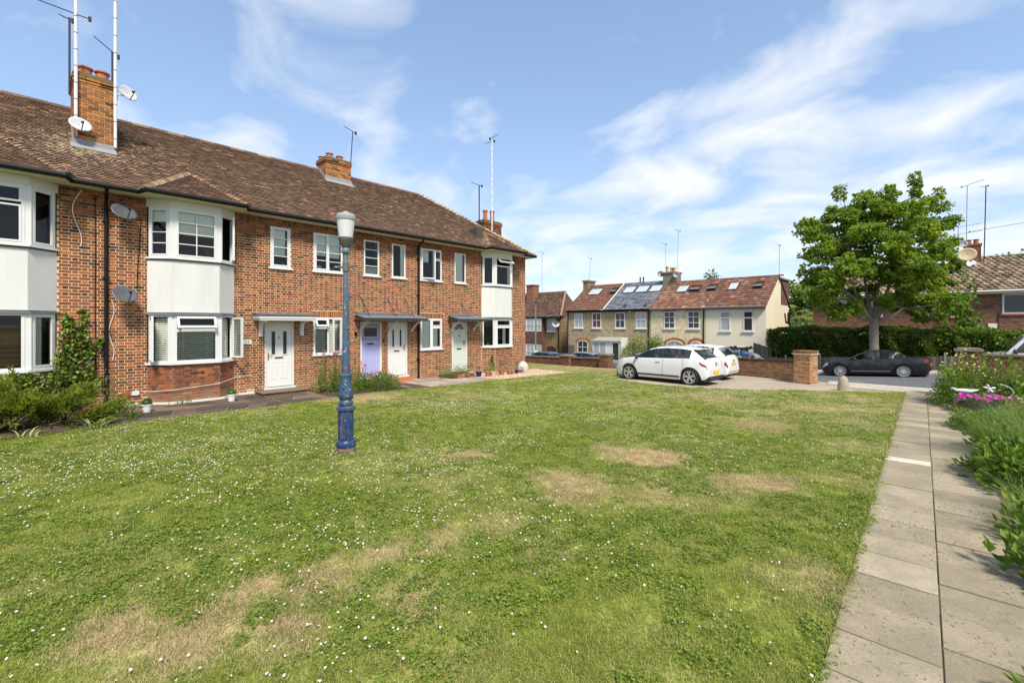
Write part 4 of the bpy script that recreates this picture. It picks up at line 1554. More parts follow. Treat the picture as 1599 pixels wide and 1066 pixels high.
L = MB(T)
L.box(f + .004, w - f - .004, -.1, n, .01, h - f - .004)
for (a, b) in ((.16, .36), (.47, .67)):
 panel_relief(L, a, b, .3, .78, n)
L.build('door_leaf', M['door_white'], d)
for (a, b, pk) in ((.20, .30, .07), (.52, .62, .07)):
 poly = [(a, 1.08), (b, 1.08), (b, 1.70), ((a + b) / 2, 1.70 + pk), (a, 1.70)]
 pane_q(T, d, poly, n + .004)
 fr = MB(T)
 for i in range(5):
  p, q = poly[i], poly[(i + 1) % 5]
  fr.bar((p[0], n + .006, p[1]), (q[0], n + .006, q[1]), .022, .02, up=(0, 1, 0))
 fr.build('glazing_bead', M['door_white'], d)
fittings(T, d, (.29, .53, .90, n), (.735, 1.05, n, -1))
T, w, h, f, d = door_base(*DOORS[3], 'door_sage')
L = MB(T)
L.box(f + .004, w - f - .004, -.1, n, .01, h - f - .004)
for (a, b) in ((.16, .39), (.46, .69)):
 panel_relief(L, a, b, .22, .72, n)
 panel_relief(L, a, b, .98, 1.28, n)
 panel_relief(L, a, b, 1.33, 1.62, n)
L.build('door_leaf', M['door_sage'], d)
c_, R = w / 2, .25
for k in range(4):
 a0, a1 = math.pi * k / 4 + .07, math.pi * (k + 1) / 4 - .07
 poly = [(c_ + .07 * math.cos(a0), 1.70 + .07 * math.sin(a0)), (c_ + R * math.cos(a0), 1.70 + R * math.sin(a0)), (c_ + R * math.cos((a0 + a1) / 2), 1.70 + R * math.sin((a0 + a1) / 2)),
   (c_ + R * math.cos(a1), 1.70 + R * math.sin(a1)), (c_ + .07 * math.cos(a1), 1.70 + .07 * math.sin(a1))]
 pane_q(T, d, poly, n + .004)
fittings(T, d, (.30, .55, .86, n), (.70, 1.12, n, -1), (.43, 1.42, n), 'dark_metal')
# ---------------------------------------------------------------- canopies over the doors
def canopy(u0, u1, style):
 c = thing('door_canopy', None, None, (0, 0, 0))
 c.parent = flats
 c.location = (0, (u0 + u1) / 2 - 7, 2.3)
 P = MB(FAC)
 if style == 'white':
  P.prism([(u0 - .03, .62), (u1 + .03, .62), (u1 + .03, .0), (u0 - .03, .0)][::-1], 2.33, 2.37)
  P.slab([(u0 - .03, .0, 2.42), (u0 - .03, .64, 2.371), (u1 + .03, .64, 2.371), (u1 + .03, .0, 2.42)], (0, 0, .012))
  P.build('canopy_roof', M['lead'], c)
  F_ = MB(FAC)
  F_.box(u0, u1, .0, .585, 2.20, 2.255)
  F_.box(u0 - .02, u1 + .02, .0, .605, 2.257, 2.329)
  F_.build('canopy_fascia', M['upvc'], c)
  for x in (u0 + .14, u1 - .30):
   B = MB(FAC)
   prof = [(.0, 1.72), (.07, 1.72), (.075, 1.95), (.12, 2.08), (.24, 2.14), (.46, 2.16), (.46, 2.199), (.0, 2.199)]
   B.slab([(x, n_, z_) for n_, z_ in prof], (.11, 0, 0))
   B.build('bracket', M['upvc'], c)
 else:
  P.slab([(u0, .0, 2.42), (u0 - .02, .70, 2.30), (u1 + .02, .70, 2.30), (u1, .0, 2.42)], (0, 0, .022))
  P.box(u0 + .05, u1 - .3, .0, .10, 2.443, 2.50)
  P.build('canopy_roof', M['lead'], c)
  F_ = MB(FAC)
  F_.box(u0 - .02, u1 + .02, .62, .68, 2.20, 2.297)
  F_.box(u0 - .02, u0 + .03, .0, .62, 2.22, 2.298)
  F_.box(u1 - .03, u1 + .02, .0, .62, 2.22, 2.298)
  F_.build('canopy_fascia', M['tar'], c)
  xs = (u0 + .22, (u0 + u1) / 2 + .05, u1 - .28) if u1 - u0 > 2 else (u0 + .18, u1 - .22)
  for x in xs:
   B = MB(FAC)
   pts = [(x, .02, 1.86), (x, .16, 1.98), (x, .36, 2.12), (x, .55, 2.20)]
   for i in range(3):
    B.bar(pts[i], pts[i + 1], .06, .05)
   B.box(x - .035, x + .035, .0, .05, 1.80, 1.92)
   B.build('bracket', M['wood_white'], c)
  for x in ((u0 + .35, (u0 + u1) / 2 + .1, u1 - .45) if u1 - u0 > 2 else ((u0 + u1) / 2,)):
   B = MB(FAC)
   B.tube([(x - .12, .01, 3.05), (x - .06, .03, 2.9), (x + .02, .40, 2.37)], .012, 6)
   B.build('tie_rod', M['dark_metal'], c)
 return c
canopy(4.55, 6.2, 'white')
canopy(7.78, 10.42, 'dark')
canopy(11.92, 13.55, 'dark')
q = MB(FAC)
q.box(7.78, 7.86, .0, .07, 1.70, 1.82)
q.build('outdoor_lamp', M['black'], flats)
q = MB(FAC)
q.box(8.90, 8.94, .0, .03, 1.42, 1.50)
q.build('door_bell', M['black'], flats)
q = MB(FAC)
q.slab([(4.26, .012, 1.50), (4.50, .012, 1.50), (4.50, .012, 1.60), (4.44, .012, 1.625), (4.38, .012, 1.645), (4.32, .012, 1.625), (4.26, .012, 1.60)][::-1], (0, .015, 0))
q.build('number_plaque', M['upvc'], flats)
q = MB(FAC)
for (x, z0_, z1_) in ((4.35, 1.53, 1.60), (4.41, 1.53, 1.60), (4.43, 1.53, 1.60)):
 q.box(x, x + .01, .028, .0295, z0_, z1_)
q.box(4.42, 4.43, .028, .0295, 1.56, 1.57)
q.build('number', M['dish_grey'], flats)
pl = MB(FAC)
pts = [(BAYS[1][0] - .5, 0), (BAYS[1][0] - .1, 0), (BAYS[1][0] + .40, .43), (BAYS[1][1] - .40, .43), (BAYS[1][1] + .1, 0), (4.72, 0)]
for i in range(len(pts) - 1):
 a, b = pts[i], pts[i + 1]
 du, dn = b[0] - a[0], b[1] - a[1]
 l_ = math.hypot(du, dn)
 nx, ny = -dn / l_ * .05, du / l_ * .05
 if ny < 0:
  nx, ny = -nx, -ny
 pl.prism([(a[0], a[1] + .012), (b[0], b[1] + .012), (b[0] + nx, b[1] + ny + .012), (a[0] + nx, a[1] + ny + .012)], -.3, .075 - .0004 * i)
pl.build('plinth', M['plinth'], flats)
for (u0, u1, n1, z1, mt) in ((4.62, 5.95, .70, .085, 'crazy'), (9.05, 9.98, .32, .09, 'terracotta')):
 st = MB(FAC)
 z = -.12
 if mt == 'crazy':
  k = 0
  while z < z1 - .05:
   x = u0 - .03 * (k % 2)
   while x < u1:
    l_ = random.uniform(.2, .45)
    st.box(x, min(x + l_, u1) - .008, .02, n1 - random.uniform(0, .03), z, z + .043, random.uniform(.3, 1))
    x += l_
   z += .047
   k += 1
  st.box(u0 - .05, u1 + .05, .02, n1 + .03, z, z1, .8)
 else:
  st.box(u0, u1, .02, n1, z, z1)
  st.box(u0 + .12, u1 - .1, .04, n1 + .3, z1 - .14, z1 - .10)
 st.build('step', M['crazy' if mt == 'crazy' else 'terracotta'], flats)
# ---------------------------------------------------------------- roof
EX, EZ = FX + .36, 5.44
RX_, RZ_ = -18.7, 8.42
SL = math.hypot(EX - RX_, RZ_ - EZ)
Vn = np.array([(RX_ - EX) / SL, 0, (RZ_ - EZ) / SL])
Nn = np.array([Vn[2], 0, -Vn[0]])
Un = np.array([0, 1.0, 0])
RE0, RE1 = S0 - .3, S1 + .32
HIP = EX - RX_
roof = MB()
RIDGE1 = RE1 - HIP
lowf = -.03
A = [(EX, RE0, EZ + lowf), (EX, RE1, EZ + lowf), (RX_, RIDGE1, RZ_ + lowf), (RX_, RE0, RZ_ + lowf)]
BX = 2 * RX_ - EX
B = [(BX, RE0, EZ + lowf), (BX, RE1, EZ + lowf)]
roof.add(A + B, [(0, 1, 2, 3), (1, 5, 2), (5, 4, 3, 2), (4, 0, 3), (0, 4, 5, 1)], .3)
roofo = roof.build('roof', M['tile'], flats)
def tile(mb, o, U, V, Nv, w, l, th, rnd, lift):
 """one plain tile: tail edge lifted, o = lower left corner on the plane"""
 o, U, V, Nv = map(np.array, (o, U, V, Nv))
 c = random.uniform(-.003, .004)
 P = [o + Nv * (lift + c), o + U * w + Nv * (lift - c), o + U * w + V * l + Nv * .002, o + V * l + Nv * .002,
         o + Nv * (lift + c - th), o + U * w + Nv * (lift - c - th)]
 m_ = (o + U * w * .5 + Nv * (lift + .004))
 mb.add([tuple(p) for p in P], [(0, 1, 2, 3), (4, 5, 1, 0), (4, 0, 3), (1, 5, 2)], rnd)
def tile_field(o, U, V, Nv, ulen, vlen, inside, gauge=.102, wid=.168, seed=2):
 r = random.Random(seed)
 out = []
 k = 0
 v = 0.0
 while v < vlen - .02:
  u = -wid * (.5 if k % 2 else 0)
  while u < ulen:
   a, b = max(u + .003, 0), min(u + wid - .003, ulen)
   rg = inside(v + gauge * .5)
   a, b = max(a, rg[0]), min(b, rg[1])
   if b - a > .03:
    q = r.random()
    q = q ** 1.1 * .9
    if r.random() < .035:
     q = 1.0
    out.append((a, b, v, q))
   u += wid
  v += gauge
  k += 1
 return out
E0 = np.array([EX, RE0, EZ])
fld = tile_field(E0, Un, Vn, Nn, RE1 - RE0, SL, lambda v: (0, RE1 - RE0 - HIP * v / SL))
def tile_pos(t):
 return E0 + Un * (t[0] + t[1]) / 2 + Vn * t[2]
fld.sort(key=lambda t: -seen_size(tile_pos(t), t[1] - t[0]))
def one_tile(mb, t, E=E0, U=Un, V=Vn, Nv=Nn):
 tile(mb, E + U * t[0] + V * t[2], U, V, Nv, t[1] - t[0], min(.145, .145), .014, t[3], .031 + random.uniform(0, .005))
for t in fld[:260]:
 mb = MB()
 one_tile(mb, t)
 mb.build('roof_tile', M['tile'], roofo)
mb = MB()
for t in fld[260:]:
 one_tile(mb, t)
Vh = np.array([0, -HIP, RZ_ - EZ]) / math.hypot(HIP, RZ_ - EZ)
Nh = np.array([0, RZ_ - EZ, HIP]) / math.hypot(HIP, RZ_ - EZ)
EH = np.array([EX, RE1, EZ])
SLH = math.hypot(HIP, RZ_ - EZ)
for t in tile_field(EH, (-1, 0, 0), Vh, Nh, 2 * HIP, SLH, lambda v: (HIP * v / SLH, 2 * HIP - HIP * v / SLH), gauge=.11, wid=.2):
 one_tile(mb, t, EH, np.array([-1., 0, 0]), Vh, Nh)
bay_tiles = []
for bi, (a, b) in enumerate(BAYS):
 c_ = (a + b) / 2
 ex, ez = FX + .71, 5.43
 ap = np.array([EX - 1.33, c_ + .1, EZ + .735 * 1.33 + .05])
 pl_, pr_ = np.array([ex, a - .17, ez]), np.array([ex, b + .17, ez])
 ml, mr = np.array([EX - .12, a - .3, EZ + .1]), np.array([EX - .12, b + .3, EZ + .1])
 dk = MB()
 dk.add([tuple(ml), tuple(pl_), tuple(pr_), tuple(mr), tuple(ap), (EX - .3, a - .5, EZ - .1), (EX - .3, b + .5, EZ - .1)], [(0, 1, 4), (1, 2, 4), (2, 3, 4), (0, 5, 1), (1, 5, 6, 2), (2, 6, 3)], .3)
 dk.build('bay_roof', M['tile'], roofo)
 Uf = (pr_ - pl_) / np.linalg.norm(pr_ - pl_)
 Lf = np.linalg.norm(pr_ - pl_)
 av = ap - pl_
 ua = av @ Uf
 Vf = av - Uf * ua
 Sf = np.linalg.norm(Vf)
 Vf = Vf / Sf
 Nf = np.cross(Vf, Uf)
 if Nf[2] < 0:
  Nf = -Nf
 ft = tile_field(pl_, Uf, Vf, Nf, Lf, Sf, lambda v: (ua * v / Sf, Lf - (Lf - ua) * v / Sf), seed=30 + bi)
 for t in ft:
  one_tile(mb, t, pl_, Uf, Vf, Nf)
 for (p, q) in ((ml, pl_), (pr_, mr)):
  Us = (q - p) / np.linalg.norm(q - p)
  Ls = np.linalg.norm(q - p)
  av = ap - p
  u2 = av @ Us
  Vs = av - Us * u2
  Ss = np.linalg.norm(Vs)
  Vs = Vs / Ss
  Ns = np.cross(Us, Vs)
  if Ns[2] < 0:
   Ns = -Ns
  for t in tile_field(p, Us, Vs, Ns, 3.0, Ss, lambda v: (u2 * v / Ss if u2 > 0 else u2 * v / Ss, Ls + (u2 - Ls) * v / Ss), seed=50 + bi):
   one_tile(mb, t, p, Us, Vs, Ns)
 for (p, side) in ((pl_, -1), (pr_, 1)):
  d = ap - p
  Lh = np.linalg.norm(d)
  d = d / Lh
  n_ = int(Lh / .125)
  sd_ = np.cross(d, (0, 0, 1.0))
  sd_ /= np.linalg.norm(sd_)
  up_ = np.cross(sd_, d)
  for k in range(n_):
   m5 = MB()
   o_ = p + d * (k * .125) + up_ * (.034 + random.uniform(0, .014))
   w_ = .125 + random.uniform(-.01, .012)
   tl = .2
   V_ = []
   for (s_, hh) in ((-w_, -.06), (-w_ * .5, .006), (0, .028), (w_ * .5, .006), (w_, -.06)):
    V_.append(tuple(o_ + sd_ * s_ + up_ * (hh + .02)))
   for (s_, hh) in ((-w_, -.035), (-w_ * .5, .012), (0, .028), (w_ * .5, .012), (w_, -.035)):
    V_.append(tuple(o_ + d * tl + sd_ * s_ * .75 + up_ * (hh * .75 - .012)))
   F_ = [(i, i + 1, 6 + i, 5 + i) for i in range(4)] + [(4, 3, 2, 1, 0)]
   m5.add(V_, F_, random.random())
   m5.build('bonnet_tile', M['tile_moss' if side < 0 else 'tile'], roofo)
o = mb.build('tile_courses', M['tile'], roofo)
o['kind'] = 'stuff'
y = RE0
while y < RIDGE1:
 r_ = MB()
 n_ = 7
 V_ = []
 for yy in (y, y + .44):
  for i in range(n_):
   a = math.pi * i / (n_ - 1)
   V_.append((RX_ + .13 * math.cos(a), yy, RZ_ - .05 + .115 * math.sin(a) + random.uniform(-.004, .004)))
 r_.add(V_, [(i, i + 1, n_ + i + 1, n_ + i) for i in range(n_ - 1)] + [tuple(range(n_))[::-1], tuple(range(n_, 2 * n_))], random.random())
 r_.build('ridge_tile', M['tile'], roofo)
 y += .455
p, q = np.array([EX, RE1, EZ]), np.array([RX_, RIDGE1, RZ_])
d = q - p
Lh = np.linalg.norm(d)
d /= Lh
sd_ = np.cross(d, (0, 0, 1.0))
sd_ /= np.linalg.norm(sd_)
up_ = np.cross(sd_, d)
for k in range(int(Lh / .2)):
 m5 = MB()
 o_ = p + d * (k * .2) + up_ * .035
 V_ = [tuple(o_ + sd_ * s_ * .13 + up_ * (hh + .03)) for s_, hh in ((-1, -.05), (-.5, .03), (0, .055), (.5, .03), (1, -.05))]
 V_ += [tuple(o_ + d * .27 + sd_ * s_ * .09 + up_ * (hh * .7 - .02)) for s_, hh in ((-1, -.05), (-.5, .03), (0, .055), (.5, .03), (1, -.05))]
 m5.add(V_, [(i, i + 1, 6 + i, 5 + i) for i in range(4)] + [(4, 3, 2, 1, 0)], random.random())
 m5.build('hip_tile', M['tile_moss'], roofo)
ev = MB(FAC)
path = [(S0 - .3, .44)]
for (a, b) in BAYS:
 path += [(a - .22, .44), (a - .12, .80), (b + .12, .80), (b + .22, .44)]
path += [(RE1 - .02, .44)]
soff = MB(FAC)
for i in range(len(path) - 1):
 (a, na), (b, nb) = path[i], path[i + 1]
 soff.slab([(a, -.02, 5.345), (b, -.02, 5.345), (b, nb - .07, 5.345), (a, na - .07, 5.345)], (0, 0, .02))
 soff.slab([(a, na - .07, 5.335), (b, nb - .07, 5.335), (b, nb - .05, 5.335), (a, na - .05, 5.335)], (0, 0, .1))
soff.build('soffit', M['soffit'], flats)
gt = MB(FAC)
gt.tube([(u, n - .005 + .02, 5.40) for u, n in path], .062, 8)
gt.tube([(RE1 - .02, .44, 5.40), (RE1 + .03, .3, 5.40), (RE1 + .03, -3.0, 5.40)], .06, 8)
gt.build('gutter', M['black'], flats)
for (u, nn) in ((1.25, 0), (10.42, 0)):
 dp = MB(FAC)
 dp.tube([(u - .02, .42, 5.36), (u - .02, .40, 5.28), (u, .08, 5.16), (u, .06, 5.05), (u, .06, -.1)], .040, 8)
 for z in (4.6, 3.2, 1.9, .7):
  dp.box(u - .06, u + .06, .0, .105, z, z + .035)
 dp.build('downpipe', M['black'], flats)
q = MB(FAC)
q.tube([(1.05, .02, 5.2), (1.06, .02, 4), (1.05, .02, 2.5), (1.07, .02, .5)], .009, 5)
q.tube([(1.93, .02, 4.8), (1.9, .02, 4.2), (1.86, .02, 3.6), (1.84, .02, 3.0)], .009, 5)
q.build('cable', M['black'], flats)
q = MB(FAC)
zz = np.linspace(0, 1, 14)
q.tube([(.82 - .12 * math.sin(t * 5) - .14 * t, .03, 5.3 - 1.35 * t) for t in zz], .010, 5)
q.tube([(1.35 + .05 * math.sin(t * 9), .03, 2.7 - 1.5 * t) for t in zz], .008, 5)
q.tube([(1.45 + .45 * t + .0, .03 + .0 * t, .33 + .04 * math.sin(t * 6)) for t in zz], .009, 5)
q.tube([(1.95, .03, .36), (2.12, .16, .36), (2.5, .45, .38), (3.1, .45, .42), (3.58, .45, .46), (3.9, .2, .52), (4.08, .03, .55), (4.5, .03, .56)], .0065, 5)
q.build('white_cable', M['white_pole'], flats)
q = MB(FAC)
q.box(1.55, 1.70, 0, .05, .26, .38, .5, 0)
q.box(1.74, 1.88, 0, .05, .28, .39, .5, 1)
q.build('meter_box', [plain('red_box', (.5, .07, .02), .5), M['upvc']], flats)
# ---------------------------------------------------------------- chimneys
def chimney(x0, x1, y0, y1, zb, zt, pots, flash=True, seed=1, m='brick_chim', mort='mortar', oversail=True):
 c = thing('chimney', None, None, (0, 0, 0))
 c.parent = flats
 c.location = (0, 0, 0)
 bl = MB()
 bl.box(x0 + .008, x1 - .008, y0 + .008, y1 - .008, zb - .9, zt)
 bl.build('chimney_core', M[mort], c)
 mb = MB()
 for (o_, U, Nv, ln) in (((x1, y0, zb - .6), (0, 1, 0), (1, 0, 0), y1 - y0), ((x0, y0, zb - .6), (1, 0, 0), (0, -1, 0), x1 - x0), ((x1, y1, zb - .6), (-1, 0, 0), (0, 1, 0), x1 - x0)):
  mb.T = frame(o_, U, Nv)
  for b in bricks(0, ln, 0, zt - zb + .6, [], seed, flem=False):
   add_brick(mb, b, .004)
  seed += 1
 o = mb.build('brick', M[m], c)
 o['kind'] = 'stuff'
 cp_ = MB()
 ov = MB()
 for k, e in enumerate((.022, .045)):
  z = zt - .155 + k * .076
  n_ = max(3, int((y1 - y0) / .225))
  for i in range(n_):
   ya, yb = y0 - e + (y1 - y0 + 2 * e) * i / n_, y0 - e + (y1 - y0 + 2 * e) * (i + 1) / n_ - .012
   ov.box(x0 - e, x1 + e, ya, yb, z, z + .064, random.random())
 ov.build('corbel_course', M[m], c)['kind'] = 'stuff'
 if oversail:
  cp_.box(x0 - .03, x1 + .03, y0 - .03, y1 + .03, zt, zt + .06)
  cp_.box(x0 + .02, x1 - .02, y0 + .02, y1 - .02, zt + .061, zt + .11)
 cp_.build('chimney_cap', plain('mossy_cap', (.14, .115, .06), .95, var=.5, scale=9, bumps=.4), c)
 for (px, py, r, h) in pots:
  q = MB()
  q.lathe([(r, 0), (r * .92, h * .2), (r * .9, h * .85), (r * 1.12, h * .86), (r * 1.12, h), (r * .8, h), (r * .8, h * .7)], (px, py, zt + .1), 14)
  q.build('chimney_pot', M['pot'], c, smooth=40)
 if flash:
  q = MB()
  k = (RZ_ - EZ) / (EX - RX_)
  zf = lambda x: EZ + (EX - x) * k
  q.slab([(x1 + .012, y0 - .05, zf(x1) + .02), (x1 + .012, y1 + .05, zf(x1) + .02), (x1 + .012, y1 + .03, zf(x1) + .17), (x1 + .012, y0 - .03, zf(x1) + .17)], (.012, 0, 0))
  q.slab([(x1 + .0, y0 - .06, zf(x1) + .05), (x1 + .0, y1 + .06, zf(x1) + .05), (x1 + .22, y1 + .06, zf(x1 + .22) + .045), (x1 + .22, y0 - .06, zf(x1 + .22) + .045)], (0, 0, .012))
  for yy in (y0 - .015, y1 + .003):
   q.slab([(x1, yy, zf(x1) + .02), (x1, yy, zf(x1) + .16), (x0, yy, zf(x0) + .16), (x0, yy, zf(x0) + .02)], (0, .012, 0))
  q.build('lead_flashing', M['lead_pale'], c)
 return c
M['lead_pale'] = plain('lead_flashing', (.25, .255, .265), .6, var=.2, scale=9)
M['pot'] = plain('chimney_pot', (.42, .13, .055), .85, var=.2, scale=9)
chimney(-17.75, -16.46, .74, 1.52, 6.75, 8.62, [(-16.8, .98, .15, .27), (-16.8, 1.32, .15, .27)], seed=3)
chimney(-18.75, -17.95, 8.08, 9.15, 7.95, 8.74, [(-18.2, 8.35, .13, .2), (-18.25, 8.8, .13, .2), (-18.6, 8.2, .12, .12)], seed=9)
chimney(-17.6, -17.0, 15.85, 17.1, 5.9, 7.34, [(-17.3, 16.2, .12, .55), (-17.3, 16.7, .12, .6)], seed=15, m='brick_dark', mort='mortar_dirty', flash=False)
q = MB()
q.box(-15.75, -15.35, 13.86, 14.16, 5.9, 6.45)
q.build('roof_vent', plain('dark_cowl', (.06, .05, .04), .8, var=.4), roofo)
# ------------------------------------------------------------------ blue lamp post on the lawn
def blue_paint():
 m, nt, b, out = mat('chipped_blue_paint')
 p = pos(nt)
 s = nt.nodes.new("ShaderNodeSeparateXYZ")
 nt.links.new(p, s.inputs[0])
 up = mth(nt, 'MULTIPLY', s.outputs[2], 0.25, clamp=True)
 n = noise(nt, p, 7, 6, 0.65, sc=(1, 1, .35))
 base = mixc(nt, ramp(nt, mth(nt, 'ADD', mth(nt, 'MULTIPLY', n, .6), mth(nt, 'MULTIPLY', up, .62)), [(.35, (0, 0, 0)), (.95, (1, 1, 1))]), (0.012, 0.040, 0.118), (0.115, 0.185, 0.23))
 ch = ramp(nt, noise(nt, p, 16, 6, .7, sc=(1, 1, .6)), [(.565, (0, 0, 0)), (.60, (1, 1, 1))])
 c = mixc(nt, ch, base, (.16, .085, .05))
 ch2 = ramp(nt, noise(nt, p, 24, 5, .6, 0, (1, 1, .7)), [(.63, (0, 0, 0)), (.65, (1, 1, 1))])
 c = mixc(nt, ch2, c, (.42, .38, .34))
 nt.links.new(c, b.inputs["Base Color"])
 b.inputs["Roughness"].default_value = .42
 bump(nt, b, mth(nt, 'ADD', ch, n), .4, .006)
 return m
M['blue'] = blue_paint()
M['frost'] = plain('frosted_lamp_glass', (.62, .63, .63), .35, var=.04)
M['lamp_grey'] = plain('lamp_grey_cap', (.30, .31, .31), .5, var=.12)
M['lamp_cup'] = plain('lamp_cup_bronze', (.11, .105, .095), .5, var=.25)
lp = thing('street_lamp', 'chipped blue cast iron lamp post standing alone on the lawn', 'lamp post', (-7.06, 3.51, 0))
def L_(prof, name, m, n=20, sm=35, parent=lp):
 mb = MB()
 mb.lathe(prof, (-7.06, 3.51, 0), n)
 return mb.build(name, m, parent, smooth=sm)
k = .003914
zz = lambda y: (1033 - y) * k
M['lamp_base'] = rnd_mat('worn_base', [(0, (.16, .10, .07)), (1, (.2, .13, .09))], .9, .6, 14, .4)
L_([(.15, -.08), (.15, .06), (.145, .10)], 'foot', M['lamp_base'], 20)
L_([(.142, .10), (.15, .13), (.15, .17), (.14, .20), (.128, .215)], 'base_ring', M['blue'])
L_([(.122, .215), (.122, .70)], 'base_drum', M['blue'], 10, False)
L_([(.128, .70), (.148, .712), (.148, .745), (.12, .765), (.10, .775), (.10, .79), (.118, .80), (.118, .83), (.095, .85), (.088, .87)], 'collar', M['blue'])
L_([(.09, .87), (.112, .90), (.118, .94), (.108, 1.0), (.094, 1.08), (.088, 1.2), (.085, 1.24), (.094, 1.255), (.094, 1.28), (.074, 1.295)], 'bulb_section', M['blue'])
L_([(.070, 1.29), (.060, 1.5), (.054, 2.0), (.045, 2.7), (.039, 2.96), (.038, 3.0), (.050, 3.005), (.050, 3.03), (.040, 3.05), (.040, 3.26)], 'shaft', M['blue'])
L_([(.05, 3.24), (.066, 3.25), (.07, 3.285), (.052, 3.31), (.048, 3.34)], 'top_collar', M['blue'])
L_([(.05, 3.33), (.074, 3.37), (.11, 3.45), (.118, 3.47), (.118, 3.50)], 'lantern_cup', M['lamp_cup'])
L_([(.108, 3.50), (.120, 3.60), (.142, 3.79)], 'lantern_glass', M['frost'], 24)
L_([(.152, 3.785), (.156, 3.80), (.154, 3.85), (.13, 3.88), (.05, 3.905), (.035, 3.925), (.0, 3.93)], 'lantern_cap', M['lamp_grey'], 24)
mb = MB()
for i in range(16):
 a = random.uniform(0, 6.28)
 z = random.uniform(.9, 1.08)
 mb.ellipsoid((-7.06 + .105 * math.cos(a), 3.51 + .105 * math.sin(a), z), (.02, .02, .03), 6, 5)
mb.build('leaf_ornament', M['blue'], lp, smooth=True)
fd = math.atan2(-3.51, 7.06)
T = frame((-7.06 + .118 * math.cos(fd), 3.51 + .118 * math.sin(fd), 0), (math.sin(fd), -math.cos(fd), 0), (math.cos(fd), math.sin(fd), 0))
mb = MB(T)
mb.box(-.055, .05, -.004, .008, .26, .66)
mb.box(-.06, -.045, .0, .016, .3, .36)
mb.box(-.06, -.045, .0, .016, .56, .62)
mb.build('access_door', M['blue'], lp)
mb = MB(T)
mb.tube([(.058, .007, .26), (.060, .009, .45), (.055, .007, .66)], .004, 5)
mb.build('rust_streak', plain('rust', (.3, .11, .03), .9, var=.4, scale=30), lp)
mb = MB()
bx, by = math.cos(TH), math.sin(TH)
for sg in (-1, 1):
 c0 = (-7.06, 3.51, 3.02)
 c1 = (-7.06 + sg * bx * .17, 3.51 + sg * by * .17, 3.02 + .03 * (sg > 0) - .0)
 mb.tube([c0, c1], [.022, .017], 8)
 mb.ellipsoid(c1, (.024, .024, .024), 8, 6)
mb.build('ladder_bar', M['blue'], lp, smooth=40)
mb = MB()
mb.lathe([(.056, 2.95), (.056, 3.10)], (-7.06, 3.51, 0), 8)
mb.build('bar_clamp', M['lamp_cup'], lp)
# ------------------------------------------------------------------ dishes and aerials
def dish(name, label, c, face, r, m, arm=True, group='satellite dishes', mount=None):
 """offset dish: c centre, face = direction it looks (unit)"""
 f = Vector(face).normalized()
 s = f.cross(Vector((0, 0, 1))).normalized()
 u = s.cross(f).normalized()
 t = thing('satellite_dish', label, 'satellite dish', c, group=group)
 mb = MB()
 n, rg = 20, 5
 V, F = [], []
 for i in range(rg + 1):
  q = i / rg
  for j in range(n):
   a = 2 * math.pi * j / n
   p = Vector(c) + s * (r * q * math.cos(a)) + u * (r * .92 * q * math.sin(a)) + f * (.16 * r * (q * q - 1))
   V.append(tuple(p))
 for i in range(rg):
  for j in range(n):
   j2 = (j + 1) % n
   F.append((i * n + j, i * n + j2, (i + 1) * n + j2, (i + 1) * n + j))
 mb.add(V, F)
 o = mb.build('reflector', M[m], t, smooth=True)
 sm = o.modifiers.new('thick', 'SOLIDIFY')
 sm.thickness = .012
 if arm:
  mb = MB()
  a0 = Vector(c) - u * (r * .9) - f * .04
  a1 = Vector(c) - u * (r * .45) + f * (r * 1.0)
  mb.tube([a0, a1], .012, 6)
  mb.tube([a1 - f * .03, a1 + (Vector(c) - a1).normalized() * .09], [.02, .034], 8)
  mb.build('feed_arm', M['dark_metal'], t)
 mb = MB()
 back = Vector(c) - f * (.16 * r + .01)
 mb.tube([back, back - f * .1], .03, 8)
 if mount:
  mb.tube([back - f * .1, Vector(mount)], .018, 8)
  mb.tube([Vector(mount) - Vector((0, 0, .15)), Vector(mount) + Vector((0, 0, .1))], .022, 8)
 mb.build('bracket', M['dark_metal' if m != 'dish_white' else 'metal_grey'], t)
 return t
sky_dir = (.80, .10, .62)
dish('d', 'dark grey satellite dish high on the brick wall just under the gutter', (-14.62, 1.56, 4.86), (.72, .25, .55), .27, 'dish_grey', mount=(-14.95, 1.6, 4.8))
dish('d', 'dark grey satellite dish lower on the brick wall, between the downpipe and the white bay', (-14.62, 1.58, 2.83), (.72, .25, .55), .27, 'dish_grey', mount=(-14.95, 1.6, 2.8))
dish('d', 'pale grey satellite dish at the foot of the big chimney just above the tiles', (-16.25, .86, 7.28), (.85, .15, .42), .23, 'dish_white', mount=(-16.42, .8, 7.15))
dish('d', 'pale grey satellite dish beside the top of the big chimney by the right pole', (-16.6, 1.86, 8.58), (.75, .35, .35), .24, 'dish_white', mount=(-16.75, 1.62, 8.5))
def yagi(mb, c, d, L, n=9, el=.12, up=(0, 0, 1), vertical=False):
 d = Vector(d).normalized()
 a, b = Vector(c) - d * L * .25, Vector(c) + d * L * .75
 mb.tube([a, b], .014, 5)
 s = Vector((0, 0, 1)) if vertical else d.cross(Vector(up)).normalized()
 for i in range(n):
  p = a + (b - a) * (i / (n - 1))
  l_ = el * (1.1 - .5 * i / n)
  mb.tube([p - s * l_, p + s * l_], .006, 4)
 mb.box(a.x - .03, a.x + .03, a.y - .03, a.y + .03, a.z - .06, a.z + .06)
